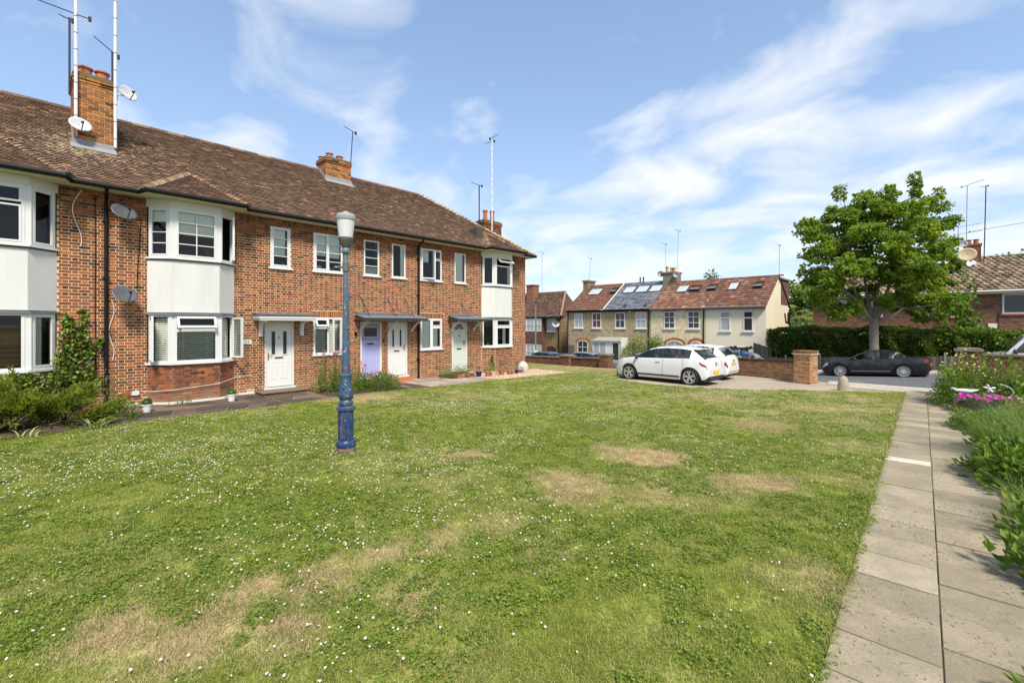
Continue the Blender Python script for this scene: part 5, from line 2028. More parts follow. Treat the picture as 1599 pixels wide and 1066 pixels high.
def aerial(label, base, top, r, yagis, m='dark_metal', bands=0, name='tv_aerial', group='television aerials'):
 t = thing(name, label, 'aerial', base, group=group)
 mb = MB()
 mb.tube([base, top], r, 8)
 mb.build('mast', M[m], t, smooth=40)
 if bands:
  mb = MB()
  for i in range(bands):
   q = Vector(base).lerp(Vector(top), (i + .5) / bands)
   mb.lathe([(r * 1.15, -.006), (r * 1.15, .006)], tuple(q), 8)
  mb.build('cable_tie', M['dark_metal'], t)
 for (c, d, L, n, el, v) in yagis:
  mb = MB()
  yagi(mb, c, d, L, n, el, vertical=v)
  mb.build('antenna', M['dark_metal'], t)
 return t
RGT = Vector((math.cos(TH), math.sin(TH), 0))
aerial('tall white pole at the left corner of the big chimney with a long antenna', (-16.38, .78, 7.3), (-16.38, .78, 11.6), .036, [((-16.38, .78, 10.15), (-.62, -.5, .32), 1.7, 17, .03, False)], 'white_pole', 10)
aerial('tall white pole at the right corner of the big chimney, plain', (-16.42, 1.56, 6.9), (-16.42, 1.56, 11.6), .036, [], 'white_pole', 10)
aerial('dark blue pole with a small antenna, left of the white pole on the big chimney', (-16.9, .68, 8.2), (-16.9, .68, 10.25), .024, [((-16.9, .68, 10.2), (-.6, -.55, .4), .4, 4, .06, False)], 'blue_pole')
aerial('dark blue pole carrying a slanted antenna behind the right chimney pot', (-17.0, 1.55, 8.6), (-17.0, 1.55, 9.75), .024, [((-17.0, 1.55, 9.75), (-.6, -.45, .62), 1.0, 13, .04, False)], 'blue_pole')
aerial('slightly leaning dark aerial beside the small ridge chimney', (-18.2, 9.2, 8.0), (-18.2, 9.36, 10.25), .022, [((-18.2, 9.36, 10.25), (-.55, -.5, .45), .6, 8, .08, False)], 'blue_pole')
aerial('thin grey aerial left of the end chimney, with a short dark antenna', (-17.3, 15.78, 6.9), (-17.3, 15.78, 9.2), .03, [((-17.3, 15.78, 9.2), (-.6, -.5, .3), .6, 8, .1, False)])
aerial('tall pale pole in front of the end chimney with bands up its length', (-16.95, 16.35, 6.2), (-16.95, 16.35, 11.55), .032, [((-16.95, 16.35, 11.5), (-.4, -.3, -.1), .5, 4, .07, False), ((-16.95, 16.35, 11.7), (.35, .6, .45), .5, 6, .04, False)], 'white_pole', 14)
# ------------------------------------------------------------------ planting helpers
M['conifer'] = leafmat('juniper_needles', [(0.12, (.06, .105, .016)), (.42, (.19, .245, .04)), (.75, (.35, .38, .075)), (1, (.43, .42, .12))], .45, .6, 2.5)
M['ivy'] = leafmat('ivy_leaves', [(.12, (.03, .07, .01)), (.4, (.09, .155, .02)), (.65, (.20, .26, .035)), (.95, (.34, .36, .06))], .25, .35, 2.2)
M['herb'] = leafmat('garden_leaves', [(.15, (.045, .10, .014)), (.5, (.13, .22, .032)), (.85, (.26, .33, .06))], .4, .5, 2.5)
M['herb_pale'] = leafmat('pale_garden_leaves', [(.15, (.10, .15, .03)), (.5, (.2, .27, .06)), (.85, (.34, .36, .11))], .35, .5, 3)
M['box_leaf'] = leafmat('topiary_leaves', [(.15, (.02, .06, .012)), (.6, (.05, .115, .025)), (.9, (.09, .17, .04))], .2, .4, 4)
M['box_bright'] = leafmat('topiary_leaves_bright', [(.15, (.04, .1, .012)), (.6, (.1, .2, .03)), (.9, (.16, .28, .04))], .2, .4, 4)
M['iris'] = leafmat('striped_iris_blades', [(.2, (.17, .23, .06)), (.6, (.36, .38, .16)), (.9, (.5, .48, .26))], .3, .4)
M['straw'] = leafmat('straw_stems', [(.2, (.2, .15, .05)), (.6, (.36, .29, .12)), (.9, (.48, .41, .2))], .2, .7)
M['wood'] = plain('twig_bark', (.14, .10, .07), .9, var=.35, scale=20, bumps=.3)
M['grassy'] = leafmat('tall_grass', [(.2, (.05, .1, .014)), (.55, (.125, .2, .035)), (.85, (.27, .32, .09)), (1, (.38, .36, .14))], .35, .5, 2)
def rdir(n, up=.3, spread=1.0):
 v = rng.normal(size=(n, 3)) * spread + np.array([0, 0, up])
 return unit(v)
def mound(name, label, cat, c, rx, ry, h, n, m, size=(.03, .06), group=None, aspect=.55, up=.4, stems=8, stem_m='wood', fold=.25, seed=None, shell=.55, lump=.25):
 """leafy mound: leaves through an uneven dome, on stems"""
 z0 = g1(c[0], c[1]) if len(c) == 2 else c[2]
 t = thing(name, label, cat, (c[0], c[1], z0), group=group)
 a = rng.uniform(0, 6.283, n)
 ph = rng.uniform(0, 6.283, 6)
 e = rng.uniform(0, 1, n)
 q = 1 - shell * rng.random(n) ** 1.5
 lum = 1 + lump * (np.sin(a * 3 + ph[0]) * .5 + np.sin(a * 5 + e * 6 + ph[1]) * .5 + np.sin(e * 9 + ph[2]) * .4)
 el = np.arcsin(e)
 x = c[0] + rx * q * lum * np.cos(a) * np.cos(el)
 y = c[1] + ry * q * lum * np.sin(a) * np.cos(el)
 z = z0 + .03 + h * q * lum * np.sin(el)
 D = np.stack([np.cos(a) * np.cos(el), np.sin(a) * np.cos(el), np.sin(el)], 1) + rng.normal(size=(n, 3)) * .6 + np.array([0, 0, up])
 o = meshobj('foliage', leaf_mesh('foliage', np.stack([x, y, z], 1), D, rng.uniform(size[0], size[1], n), rng.random(n), M[m], aspect, fold), t)
 mb = MB()
 for i in range(stems):
  aa = random.uniform(0, 6.28)
  l_ = random.uniform(.5, .9)
  mb.tube([(c[0] + .08 * rx * math.cos(aa), c[1] + .08 * ry * math.sin(aa), z0 - .03), (c[0] + .4 * rx * l_ * math.cos(aa), c[1] + .4 * ry * l_ * math.sin(aa), z0 + h * .45), (c[0] + .7 * rx * l_ * math.cos(aa), c[1] + .7 * ry * l_ * math.sin(aa), z0 + h * .8 * l_)],
    [.012, .009, .004], 5)
 mb.build('stem', M[stem_m], t)['kind'] = 'stuff'
 return t
def stalks(name, label, cat, c, r, n, hmin, hmax, leaf_m, lsz=(.05, .1), group=None, per=14, flower=None, lean=.12, aspect=.35, stem_m='herb', fl_n=3, fl_r=.02):
 """upright leafy stalks"""
 z0 = g1(c[0], c[1]) if len(c) == 2 else c[2]
 t = thing(name, label, cat, (c[0], c[1], z0), group=group)
 mb = MB()
 P, D, S = [], [], []
 fb = MB()
 for i in range(n):
  a = random.uniform(0, 6.28)
  q = r * math.sqrt(random.random())
  bx, by = c[0] + q * math.cos(a), c[1] + q * math.sin(a)
  h = random.uniform(hmin, hmax)
  lx, ly = random.gauss(0, lean) * h, random.gauss(0, lean) * h
  pts = [(bx, by, z0 - .02), (bx + lx * .3, by + ly * .3, z0 + h * .5), (bx + lx, by + ly, z0 + h)]
  mb.tube(pts, [.007, .005, .002], 4, cap=False)
  for k in range(per):
   f = (k + .5) / per
   p = Vector(pts[0]).lerp(Vector(pts[1]), f * 2) if f < .5 else Vector(pts[1]).lerp(Vector(pts[2]), f * 2 - 1)
   aa = k * 2.4 + random.random()
   P.append(tuple(p))
   D.append((math.cos(aa), math.sin(aa), random.uniform(.1, .9)))
   S.append(random.uniform(*lsz) * (1.15 - .6 * f))
  if flower:
   for k in range(fl_n):
    fb.ellipsoid((pts[2][0] + random.uniform(-.03, .03), pts[2][1] + random.uniform(-.03, .03), pts[2][2] + random.uniform(-.08, .02)), (fl_r, fl_r, fl_r * .8), 6, 4, random.random())
 mb.build('stem', M[stem_m], t)['kind'] = 'stuff'
 meshobj('foliage', leaf_mesh('foliage', P, D, S, rng.random(len(P)), M[leaf_m], aspect, .2, .1), t)
 if flower:
  fb.build('blossom', M[flower], t)
 return t
def grass_clump(name, label, c, r, n, lmin, lmax, m='grassy', group=None, bend=.5, w=(.005, .009), up=1.3, cat='grass clump'):
 z0 = g1(c[0], c[1])
 t = thing(name, label, cat, (c[0], c[1], z0), group=group)
 a = rng.uniform(0, 6.283, n)
 q = r * np.sqrt(rng.random(n))
 P = np.stack([c[0] + q * np.cos(a), c[1] + q * np.sin(a), np.full(n, z0 - .01)], 1)
 a2 = a + rng.normal(0, .8, n)
 D = np.stack([np.cos(a2) * .5, np.sin(a2) * .5, rng.uniform(.6, up, n)], 1)
 meshobj('blades', blade_mesh('blades', P, D, rng.uniform(lmin, lmax, n), rng.uniform(w[0], w[1], n), rng.random(n), M[m], bend, 5), t)
 return t
# ------------------------------------------------------------------ left-hand bed: juniper, ivy, irises
sheet('shrub_bed', np.linspace(-14.9, -12.35, 8), np.linspace(-3, 1.25, 12), lambda x, y: gz(x, y) + 0.02, M['soil'])
def juniper():
 t = thing('juniper_shrub', 'spreading feathery green juniper shrub below the left bay window', 'shrub', (-13.3, -.6, 0))
 P, D, S, mbs = [], [], [], MB()
 fans = []
 for i in range(30):
  oy = -2.7 + 3.5 * (i + random.random()) / 30
  ox = random.uniform(-14.0, -12.95)
  edge = min(1, (1.3 - oy) / 1.1)
  fans.append((ox, oy, random.uniform(.1, .6) * max(.35, edge) * (1.15 if ox < -13.4 else .8), random.gauss(.25, .7), random.uniform(.25, .85)))
 tones = []
 for i in range(300):
  ox, oy, zt, a0, up_ = fans[i % 30]
  a = a0 + random.gauss(0, .4)
  el = up_ + random.gauss(0, .22)
  d = Vector((math.cos(a) * math.cos(el), math.sin(a) * math.cos(el) + .25, math.sin(el))).normalized()
  L = random.uniform(.35, .68)
  base = Vector((ox + random.gauss(0, .07), oy + random.gauss(0, .09), zt + random.gauss(0, .05)))
  if i % 3 == 0:
   mbs.tube([(ox - .2, oy - .1, max(.0, zt - .4)), tuple(base), tuple(base + d * L * .7)], [.012, .008, .003], 4, cap=False)
  for k in range(95):
   f = random.random()
   w = .075 * (1.08 - f)
   off = Vector((random.gauss(0, w), random.gauss(0, w), random.gauss(0, w * .7)))
   P.append(tuple(base + d * (L * f) + off))
   D.append(tuple(d + off.normalized() * .5 + Vector((0, 0, .15))))
   S.append(random.uniform(.06, .115))
   tones.append(f)
 r = np.repeat(rng.random(300), 95) * .45 + np.array(tones) * .35 + rng.random(300 * 95) * .2
 meshobj('foliage', leaf_mesh('foliage', P, D, S, r, M['conifer'], .26, .25), t)
 mbs.build('branch', M['wood'], t)
 mb = MB()
 for i in range(16):
  y = random.uniform(-.9, .7)
  x = random.uniform(-13.0, -12.65)
  mb.tube([(x - .3, y, -.02), (x - .1, y + random.uniform(-.1, .1), .12), (x + .12, y + random.uniform(-.2, .25), random.uniform(.18, .4))], [.016, .012, .006], 5)
 mb.build('bare_stem', M['wood'], t)
juniper()
def ivy():
 t = thing('ivy', 'glossy ivy climbing the brick wall beside the left bay window', 'climber', (-14.9, .75, 0))
 P, D, S, R = [], [], [], []
 blobs = [(.62, .75, .42, .30), (.70, 1.1, .36, .35), (.72, 1.45, .30, .30), (.66, 1.75, .27, .28), (.70, 2.0, .22, .2), (.56, 2.22, .07, .2), (.84, 2.25, .07, .28), (.95, 1.55, .2, .16), (1.12, 1.68, .11, .08),
             (.45, 1.3, .15, .25), (.3, .85, .5, .12), (-.2, .95, .6, .12), (.9, .8, .25, .2), (-1.1, .72, .8, .26), (-.2, .62, .7, .34), (-2.0, .7, .6, .26), (.4, .5, .5, .35)]
 mb = MB()
 for (s, z, rs, rz) in blobs:
  n = int(1500 * rs * rz) + 40
  for k in range(n):
   a, q = random.uniform(0, 6.28), math.sqrt(random.random())
   y, w = s + rs * q * math.cos(a), z + rz * q * math.sin(a)
   out = random.uniform(.02, .06 + .16 * min(rs, .3) / .3)
   if y < .38:
    out += .42
   P.append((-15 + out, y, w))
   D.append((random.uniform(.1, .7), random.uniform(-.6, .6), random.uniform(-1, .25)))
   S.append(random.uniform(.055, .10))
   R.append(random.random())
  mb.tube([(-14.96, .65, .0), (-14.96, (s + .65) / 2, z * .5), (-14.96, s, z)], [.014, .010, .004], 5, cap=False)
 meshobj('foliage', leaf_mesh('foliage', P, D, S, np.array(R), M['ivy'], .85, .2, .05), t)
 mb.build('stem', M['wood'], t)
ivy()
for i, (x, y, lab) in enumerate(((-12.40, .90, 'variegated iris clump at the right end of the juniper, striped cream blades'), (-12.25, -.12, 'variegated iris clump in front of the juniper with a brown tipped blade'), (-12.2, -.85, 'variegated iris clump at the left picture edge under the juniper'))):
 grass_clump('iris', lab, (x, y), .16, 26 if i != 1 else 16, .34, .6, 'iris', 'striped irises along the shrub bed', .55, (.03, .048), 1.5, cat='iris')
mound('low_shrub', 'bright green leafy seedlings spilling over the dark paving at the right end of the bed', 'plant', (-13.0, 1.28), .5, .38, .42, 420, 'herb', (.05, .1), up=.5)
mound('climber_remnant', 'small pale creeper tangled at the foot of the black downpipe', 'plant', (-14.6, 1.3), .25, .35, .85, 320, 'herb_pale', (.04, .08), up=.2)
sprig = mound('weed', 'small tuft of weed growing at the foot of the plinth below the bay', 'weed', (-14.45, 2.75), .12, .18, .1, 60, 'herb', (.03, .06), stems=2)
# ------------------------------------------------------------------ pots
def topiary(label, c, m):
 t = thing('potted_plant', label, 'potted plant', (c[0], c[1], c[2]), group='white pots by the bay')
 mb = MB()
 mb.lathe([(.075, 0), (.098, .15), (.108, .155), (.110, .19), (.098, .19), (.094, .165)], c, 18)
 mb.build('pot', M['white_pot'], t, smooth=40)
 n = 520
 d = rdir(n, .25)
 P = np.array(c) + np.array([0, 0, .225]) + d * np.array([.105, .105, .088]) * rng.uniform(.8, 1.05, n)[:, None]
 meshobj('foliage', leaf_mesh('foliage', P, d + rng.normal(size=(n, 3)) * .5, rng.uniform(.018, .032, n), rng.random(n), M[m], .6, .2), t)
 q = MB()
 q.ellipsoid((c[0], c[1], c[2] + .22), (.09, .09, .075), 10, 7)
 q.build('leaf_core', M[m], t)
topiary('white pot with a dark clipped box ball, left of the pair below the bay', (-13.66, 1.86, g1(-13.6, 1.9) + .02), 'box_leaf')
topiary('white pot with a bright green clipped ball, right of the pair below the bay', (-13.95, 3.70, g1(-13.9, 3.7) + .02), 'box_bright')
def pot(label, x, y, r, h, m, plant=None, cat='flower pot', group='pots in front of the end bay'):
 z = g1(x, y) + .015
 t = thing('flower_pot', label, cat, (x, y, z), group=group)
 mb = MB()
 mb.lathe([(r * .68, 0), (r * .92, h * .76), (r * 1.04, h * .77), (r * 1.06, h), (r * .92, h), (r * .88, h * .85)], (x, y, z), 16)
 mb.build('pot', M[m], t, smooth=40)
 mb = MB()
 mb.lathe([(r * .9, h * .84), (0.001, h * .88)], (x, y, z), 12)
 mb.build('soil', M['soil'], t)
 if plant:
  kind, n, ph, mm = plant
  d = rdir(n, .5)
  if kind == 'cone':
   f = rng.random(n)
   a = rng.uniform(0, 6.283, n)
   rr = r * .95 * (1 - f) ** .7 * rng.uniform(.6, 1.05, n)
   P = np.stack([x + rr * np.cos(a), y + rr * np.sin(a), z + h + f * ph], 1)
   D = np.stack([np.cos(a), np.sin(a), np.full(n, .9)], 1)
  else:
   P = np.array([x, y, z + h + ph * .4]) + d * np.array([r * 1.15, r * 1.15, ph * .55]) * rng.uniform(.3, 1, n)[:, None]
   D = d + rng.normal(size=(n, 3)) * .4
  meshobj('foliage', leaf_mesh('foliage', P, D, rng.uniform(.035, .07, n), rng.random(n), M[mm], .5, .2), t)
M['dead'] = leafmat('dry_leaves', [(.2, (.12, .07, .04)), (.7, (.3, .19, .12))], .2)
M['purple'] = leafmat('purple_leaves', [(.2, (.06, .035, .04)), (.7, (.16, .09, .09))], .2)
pot('blue glazed pot with a low brown plant beside the brick edged bed', -14.0, 12.75, .13, .2, 'blue_glaze', ('dome', 90, .25, 'dead'))
pot('orange terracotta pot with wispy green shoots, next to the peach pot', -13.72, 12.98, .11, .19, 'terracotta', ('dome', 70, .25, 'herb_pale'))
pot('pale peach clay pot with thin stems in front of the small conifer', -13.70, 13.28, .12, .2, 'peach', ('dome', 50, .22, 'herb'))
pot('slim pot hidden under a narrow bright green conifer, tallest of the row', -14.05, 13.55, .12, .12, 'terracotta', ('cone', 420, .72, 'box_bright'))
pot('wide terracotta pot with purple brown foliage right of the conifer', -13.86, 13.95, .14, .24, 'terracotta', ('dome', 110, .3, 'purple'))
pot('small terracotta pot with a pale straw coloured plant', -13.82, 14.35, .10, .14, 'terracotta', ('dome', 70, .3, 'straw'))
pot('small terracotta pot with a faded cream plant, left of the second blue pot', -13.85, 14.62, .09, .13, 'terracotta', ('dome', 60, .28, 'iris'))
pot('blue glazed pot holding a glossy dark green plant near the house corner', -13.95, 15.0, .11, .15, 'blue_glaze', ('dome', 110, .38, 'box_leaf'))
pot('last terracotta pot of the row nearest the house corner, with dry shoots', -13.95, 15.35, .09, .15, 'terracotta', ('dome', 40, .2, 'dead'))
pot('grey stone pot with wilting brown plant right of the brick edged bed', -14.3, 12.55, .15, .2, 'concrete', ('dome', 160, .36, 'dead'))
mb = MB()
mb.ellipsoid((-14.25, 15.75, .02), (.25, .28, .34), 10, 8)
mb.ellipsoid((-14.1, 15.5, -.02), (.14, .16, .2), 9, 7)
o = mb.build('boulder', plain('pale_rock', (.55, .5, .42), .95, var=.25, scale=6, bumps=.6))
tag(o, 'pale rounded rock at the corner of the flats', 'rock')
bd = thing('raised_bed', 'low brick edged flower bed in front of the sage green door', 'flower bed', (-14.2, 11.9, -.1))
for i in range(9):
 for k in range(2):
  b_ = MB()
  x = -13.95 - .10 * abs(math.sin(i * .5)) + random.uniform(-.01, .01)
  y = 11.55 + i * .14
  if i > 6:
   x -= (i - 6) * .16
   y = 12.52 + random.uniform(-.02, .02)
  b_.box(x - .05, x + .055, y + .004, y + .134, g1(x, y) + .015 + k * .075, g1(x, y) + .083 + k * .075, random.random())
  b_.build('brick', M['brick_wall' if random.random() < .7 else 'brick_dark'], bd)
sh_ = MB()
sh_.box(-14.9, -14.0, 11.35, 12.5, -.2, .04)
sh_.build('soil', M['soil'], bd)
mound('bedding_plant', 'low olive green bushy plant filling the brick edged bed', 'plant', (-14.35, 11.55), .45, .6, .42, 900, 'herb_pale', (.03, .055), up=.3)
mound('bedding_plant', 'dark olive bushy plant at the right end of the brick edged bed', 'plant', (-14.45, 12.25), .35, .4, .42, 600, 'conifer', (.03, .055), up=.3)
sheet('flower_bed', np.linspace(-14.9, -12.75, 8), np.linspace(5.9, 8.5, 10), lambda x, y: gz(x, y) + 0.035, M['soil'])
M['pink'] = rnd_mat('pink_petals', [(0, (.45, .07, .22)), (1, (.6, .14, .36))], .8, .1, 60, 0)
M['orange'] = rnd_mat('orange_petals', [(0, (.6, .10, .03)), (1, (.7, .22, .06))], .8, .1, 60, 0)
M['magenta'] = rnd_mat('magenta_petals', [(0, (.42, .01, .30)), (.6, (.6, .03, .45)), (1, (.66, .12, .5))], .7, .1, 60, 0)
M['cream'] = rnd_mat('cream_petals', [(0, (.62, .55, .33)), (1, (.75, .7, .52))], .8, .1, 60, 0)
M['yellow'] = rnd_mat('yellow_petals', [(0, (.6, .5, .12)), (1, (.75, .68, .3))], .8, .1, 60, 0)
stalks('tall_plant', 'tall willowherb with pink tips in front of the small white window', 'plant', (-13.6, 6.2), .38, 30, .75, 1.35, 'herb', (.07, .13), per=30, flower='pink', lean=.07, fl_r=.016)
stalks('leafy_plant', 'bushy green stalks left of the lamp post in the flower bed', 'plant', (-13.3, 6.7), .55, 60, .4, .85, 'herb', (.06, .12), per=24, lean=.12)
stalks('dry_plant', 'thin straw coloured stems at the left end of the flower bed', 'plant', (-13.75, 5.85), .25, 14, .45, .8, 'herb_pale', (.03, .06), per=8, lean=.16, stem_m='straw')
mound('green_shrub', 'low dark green plant with orange flowers right of the lamp post', 'plant', (-13.1, 7.6), .6, .7, .55, 2200, 'herb', (.04, .075), up=.5)
stalks('orange_flowers', 'orange flowers standing above the bed in front of the lilac door', 'flower', (-13.3, 7.6), .45, 14, .38, .6, 'herb', (.03, .05), per=6, flower='orange', fl_n=3, fl_r=.026)
stalks('orange_flowers', 'single red orange flower stems close to the wall by the lilac door', 'flower', (-14.3, 7.7), .25, 7, .6, .85, 'herb', (.03, .05), per=8, flower='orange', fl_n=2, fl_r=.03)
stalks('dry_plant', 'wispy feathery stems in front of the lilac door foot', 'plant', (-13.6, 8.35), .25, 12, .5, .85, 'straw', (.03, .06), per=8, lean=.18, stem_m='straw')
stalks('leafy_plant', 'small upright green plants at the right end of the flower bed', 'plant', (-13.0, 8.15), .25, 12, .3, .55, 'herb', (.04, .08), per=12, lean=.1)
# ------------------------------------------------------------------ cars
def paint(name, col, rough=.3, coat=.8, metal=0.0):
 m, nt, b, out = mat(name)
 b.inputs["Base Color"].default_value = col + (1,)
 b.inputs["Roughness"].default_value = rough
 b.inputs["Metallic"].default_value = metal
 b.inputs["Coat Weight"].default_value = coat
 b.inputs["Coat Roughness"].default_value = .04
 p = pos(nt)
 c = mixc(nt, ramp(nt, noise(nt, p, 3, 5), [(.4, (0, 0, 0)), (.8, (.12,) * 3)]), col, (.3, .27, .22))
 nt.links.new(c, b.inputs["Base Color"])
 return m
M['car_white'] = paint('car_paint_white', (.70, .70, .70))
M['car_black'] = paint('car_paint_black', (.006, .007, .010), .3, .25)
M['car_silver'] = paint('car_paint_silver', (.42, .43, .45), .35, .8, .4)
M['car_blue'] = paint('car_paint_blue', (.025, .10, .36), .3, .8, .2)
M['car_grey'] = paint('car_paint_grey', (.22, .24, .27), .35, .8, .3)
M['car_dark'] = paint('car_paint_dark', (.02, .022, .028), .3, .9)
M['car_glass'] = glassmat('car_glass', (.88, .94, .90), see=.97, ior=1.6)
M['tyre'] = plain('tyre_rubber', (.014, .014, .014), .85, var=.3)
M['alloy'] = plain('alloy_rim', (.62, .62, .62), .35, .6, var=.08)
M['rim_dark'] = plain('rim_recess', (.02, .02, .021), .6)
M['red_light'] = plain('tail_lamp_red', (.26, .006, .009), .15, coat=.4, var=.2, scale=20)
M['clear_light'] = plain('head_lamp', (.42, .44, .46), .12, coat=.9, var=.3, scale=20)
M['amber'] = plain('amber_lamp', (.6, .2, .02), .2, coat=.8)
M['plate_y'] = plain('number_plate_yellow', (.75, .45, .02), .5, var=.05)
M['plate_w'] = plain('number_plate_white', (.75, .75, .72), .5, var=.05)
M['trim'] = plain('black_trim', (.018, .018, .019), .5, var=.2)
M['seat'] = plain('car_seat', (.10, .095, .09), .8, var=.2)
M['seat_pale'] = plain('car_seat_pale', (.5, .46, .38), .8, var=.2)
def wheel(parent, x, y, r, w, side, spokes, rim='alloy', rimr=.70):
 """y = inner-most lateral coordinate of the tyre's low-y face; side = +1 when the outer face is at y + w"""
 mb = MB()
 mb.lathe([(r * rimr, .03), (r * .93, 0), (r, .025), (r, w - .025), (r * .93, w), (r * rimr, w - .03)], (x, y, r), 26, axis='y')
 t = mb.build('wheel', M['tyre'], parent, smooth=40, world=False)
 yo = y + w if side > 0 else y
 s = 1 if side > 0 else -1
 q = MB()
 V, F = [], []
 n = 26
 for (rr, yy) in ((r * (rimr + .015), yo - s * .006), (r * (rimr - .05), yo - s * .010), (r * (rimr - .06), yo - s * .029)):
  for j in range(n):
   a = 2 * math.pi * j / n
   V.append((x + rr * math.cos(a), yy, r + rr * math.sin(a)))
 for i in range(2):
  for j in range(n):
   j2 = (j + 1) % n
   F.append((i * n + j, i * n + j2, (i + 1) * n + j2, (i + 1) * n + j))
 q.add(V, F)
 q.lathe([(r * .17, -.01), (r * .17, .008), (r * .1, .012)], (x, yo - s * .02, r), 12, axis='y')
 for k in range(spokes):
  a = 2 * math.pi * k / spokes + .2
  for da in ((-.13, .13) if spokes <= 6 else (0,)):
   p0 = (x + r * .12 * math.cos(a), yo - s * .018, r + r * .12 * math.sin(a))
   p1 = (x + r * (rimr - .03) * math.cos(a + da * 1.6), yo - s * .016, r + r * (rimr - .03) * math.sin(a + da * 1.6))
   q.bar(p0, p1, .03 if spokes > 9 else .036, .018, up=(0, 1, 0))
 q.build('rim', M[rim], t, world=False)
 return t
def car(label, loc, rz, sp, group='cars parked along the street'):
 """sp: dict of the shape. local x forward, y left, z up, origin on the ground under the middle"""
 root = thing('parked_car', label, 'car', loc, rz, group)
 root.rotation_euler = (0, sp.get('pitch', 0.0), rz)
 L, W = sp['L'], sp['W']
 xs = sorted(set(np.round(np.concatenate([np.linspace(-L / 2, L / 2, 56), [v for rgn in sp['side_glass'] for v in rgn], sp['screen'], sp['rear'], [p[0] for p in sp['top']]]), 4)))
 xs = np.array(xs)
 f = lambda key: np.interp(xs, [p[0] for p in sp[key]], [p[1] for p in sp[key]])
 top, belt, low, hw, rw = f('top'), f('belt'), f('low'), f('hw') * W / 2, f('rw') * W / 2
 belt = np.minimum(belt, top - .015)
 NR = 9
 rows_t = np.linspace(0, 1, NR)
 wf = np.interp(rows_t, [0, .12, .35, .6, .85, 1.0], [.93, .975, .99, 1.0, .985, .955])
 arches = sp['axles']
 R, Ra = sp['r'], sp['r'] + .065
 n = len(xs)
 prof = []
 for i, x in enumerate(xs):
  lo = low[i]
  for ax in arches:
   d = abs(x - ax)
   if d < Ra:
    lo = max(lo, R + math.sqrt(Ra * Ra - d * d))
  lo = min(lo, belt[i] - .03)
  ring = [(0.0, max(low[i], .16)), (hw[i] * .86, max(low[i], .16) if lo == low[i] else lo)]
  for k in range(NR):
   z = lo + (belt[i] - lo) * rows_t[k]
   tz = (z - low[i]) / max(belt[i] - low[i], .05)
   ring.append((hw[i] * float(np.interp(tz, rows_t, wf)), z))
  crown = min(.07, (top[i] - belt[i]) * .5)
  gh = top[i] - belt[i]
  ring.append((hw[i] * .925, belt[i] + min(.018, gh * .3)))
  ring.append((min(rw[i], hw[i] * .92), top[i] - crown))
  ring.append((rw[i] * .86, top[i] - crown * .35))
  ring.append((rw[i] * .5, top[i] - crown * .06))
  ring.append((0.0, top[i]))
  prof.append(ring)
 m = len(prof[0])
 iS = 2 + NR          # index of lower glass row
 V = []
 for i, x in enumerate(xs):
  for sgn in (1, -1):
   V += [(x, sgn * y, z) for y, z in prof[i]]
 idx = lambda i, s, j: i * 2 * m + s * m + j
 body, gl_side, gl_front, gl_rear, pil = [], [[] for _ in sp['side_glass']], [], [], []
 ga, gb = min(v[0] for v in sp['side_glass']), max(v[1] for v in sp['side_glass'])
 for i in range(n - 1):
  xm = (xs[i] + xs[i + 1]) / 2
  for s in (0, 1):
   for j in range(m - 1):
    q = (idx(i, s, j), idx(i + 1, s, j), idx(i + 1, s, j + 1), idx(i, s, j + 1))
    if s == 0:
     q = tuple(reversed(q))
    tgt = body
    if j == iS and ga - .1 < xm < gb + .02 and sp.get('pillars', True):
     tgt = pil
    if j == iS:
     for k, (a, b) in enumerate(sp['side_glass']):
      if a < xm < b and top[i] - belt[i] > .06:
       tgt = gl_side[k]
    if j > iS:
     if sp['screen'][0] < xm < sp['screen'][1]:
      tgt = gl_front
     elif sp['rear'][0] < xm < sp['rear'][1]:
      tgt = gl_rear
    tgt.append(q)
 for i, rev in ((0, False), (n - 1, True)):
  poly = [idx(i, 0, j) for j in range(m)] + [idx(i, 1, j) for j in range(m - 2, 0, -1)]
  body.append(tuple(poly) if not rev else tuple(reversed(poly)))
 def sub(name, faces, m_, sm=50, off=0.0):
  if not faces:
   return None
  used = sorted({v for q in faces for v in q})
  mp = {v: k for k, v in enumerate(used)}
  mb = MB()
  mb.add([V[v] for v in used], [tuple(mp[v] for v in q) for q in faces])
  return mb.build(name, m_, root, smooth=sm, world=False)
 sub('body', body, M[sp['paint']], 32)
 for s in (0, 1):
  sub('window_pillar', [q for q in pil if (min(q) // m) % 2 == s], M['trim'])
 for g in gl_side:
  for s in (0, 1):
   sub('side_window', [q for q in g if (min(q) // m) % 2 == s], M['car_glass'])
 sub('windscreen', gl_front, M['car_glass'])
 sub('rear_window', gl_rear, M['car_glass'])
 def patch(name, x0, x1, j0, j1, m_, sides=(0, 1), off=.006):
  for s in sides:
   mb = MB()
   VV, FF = [], []
   ii = [i for i in range(n) if x0 - .03 <= xs[i] <= x1 + .03]
   for i in ii:
    for j in range(j0, j1 + 1):
     y, z = prof[i][j]
     VV.append((xs[i] + (off if xs[i] > 0 else -off) * .6, (1 if s == 0 else -1) * (y + off), z + (off if j >= iS else 0)))
   w_ = j1 - j0 + 1
   for a in range(len(ii) - 1):
    for j in range(w_ - 1):
     q = (a * w_ + j, (a + 1) * w_ + j, (a + 1) * w_ + j + 1, a * w_ + j + 1)
     FF.append(tuple(reversed(q)) if s == 0 else q)
   if FF:
    mb.add(VV, FF)
    mb.build(name, M[m_], root, smooth=True, world=False)
 for args in sp.get('patches', []):
  patch(*args)
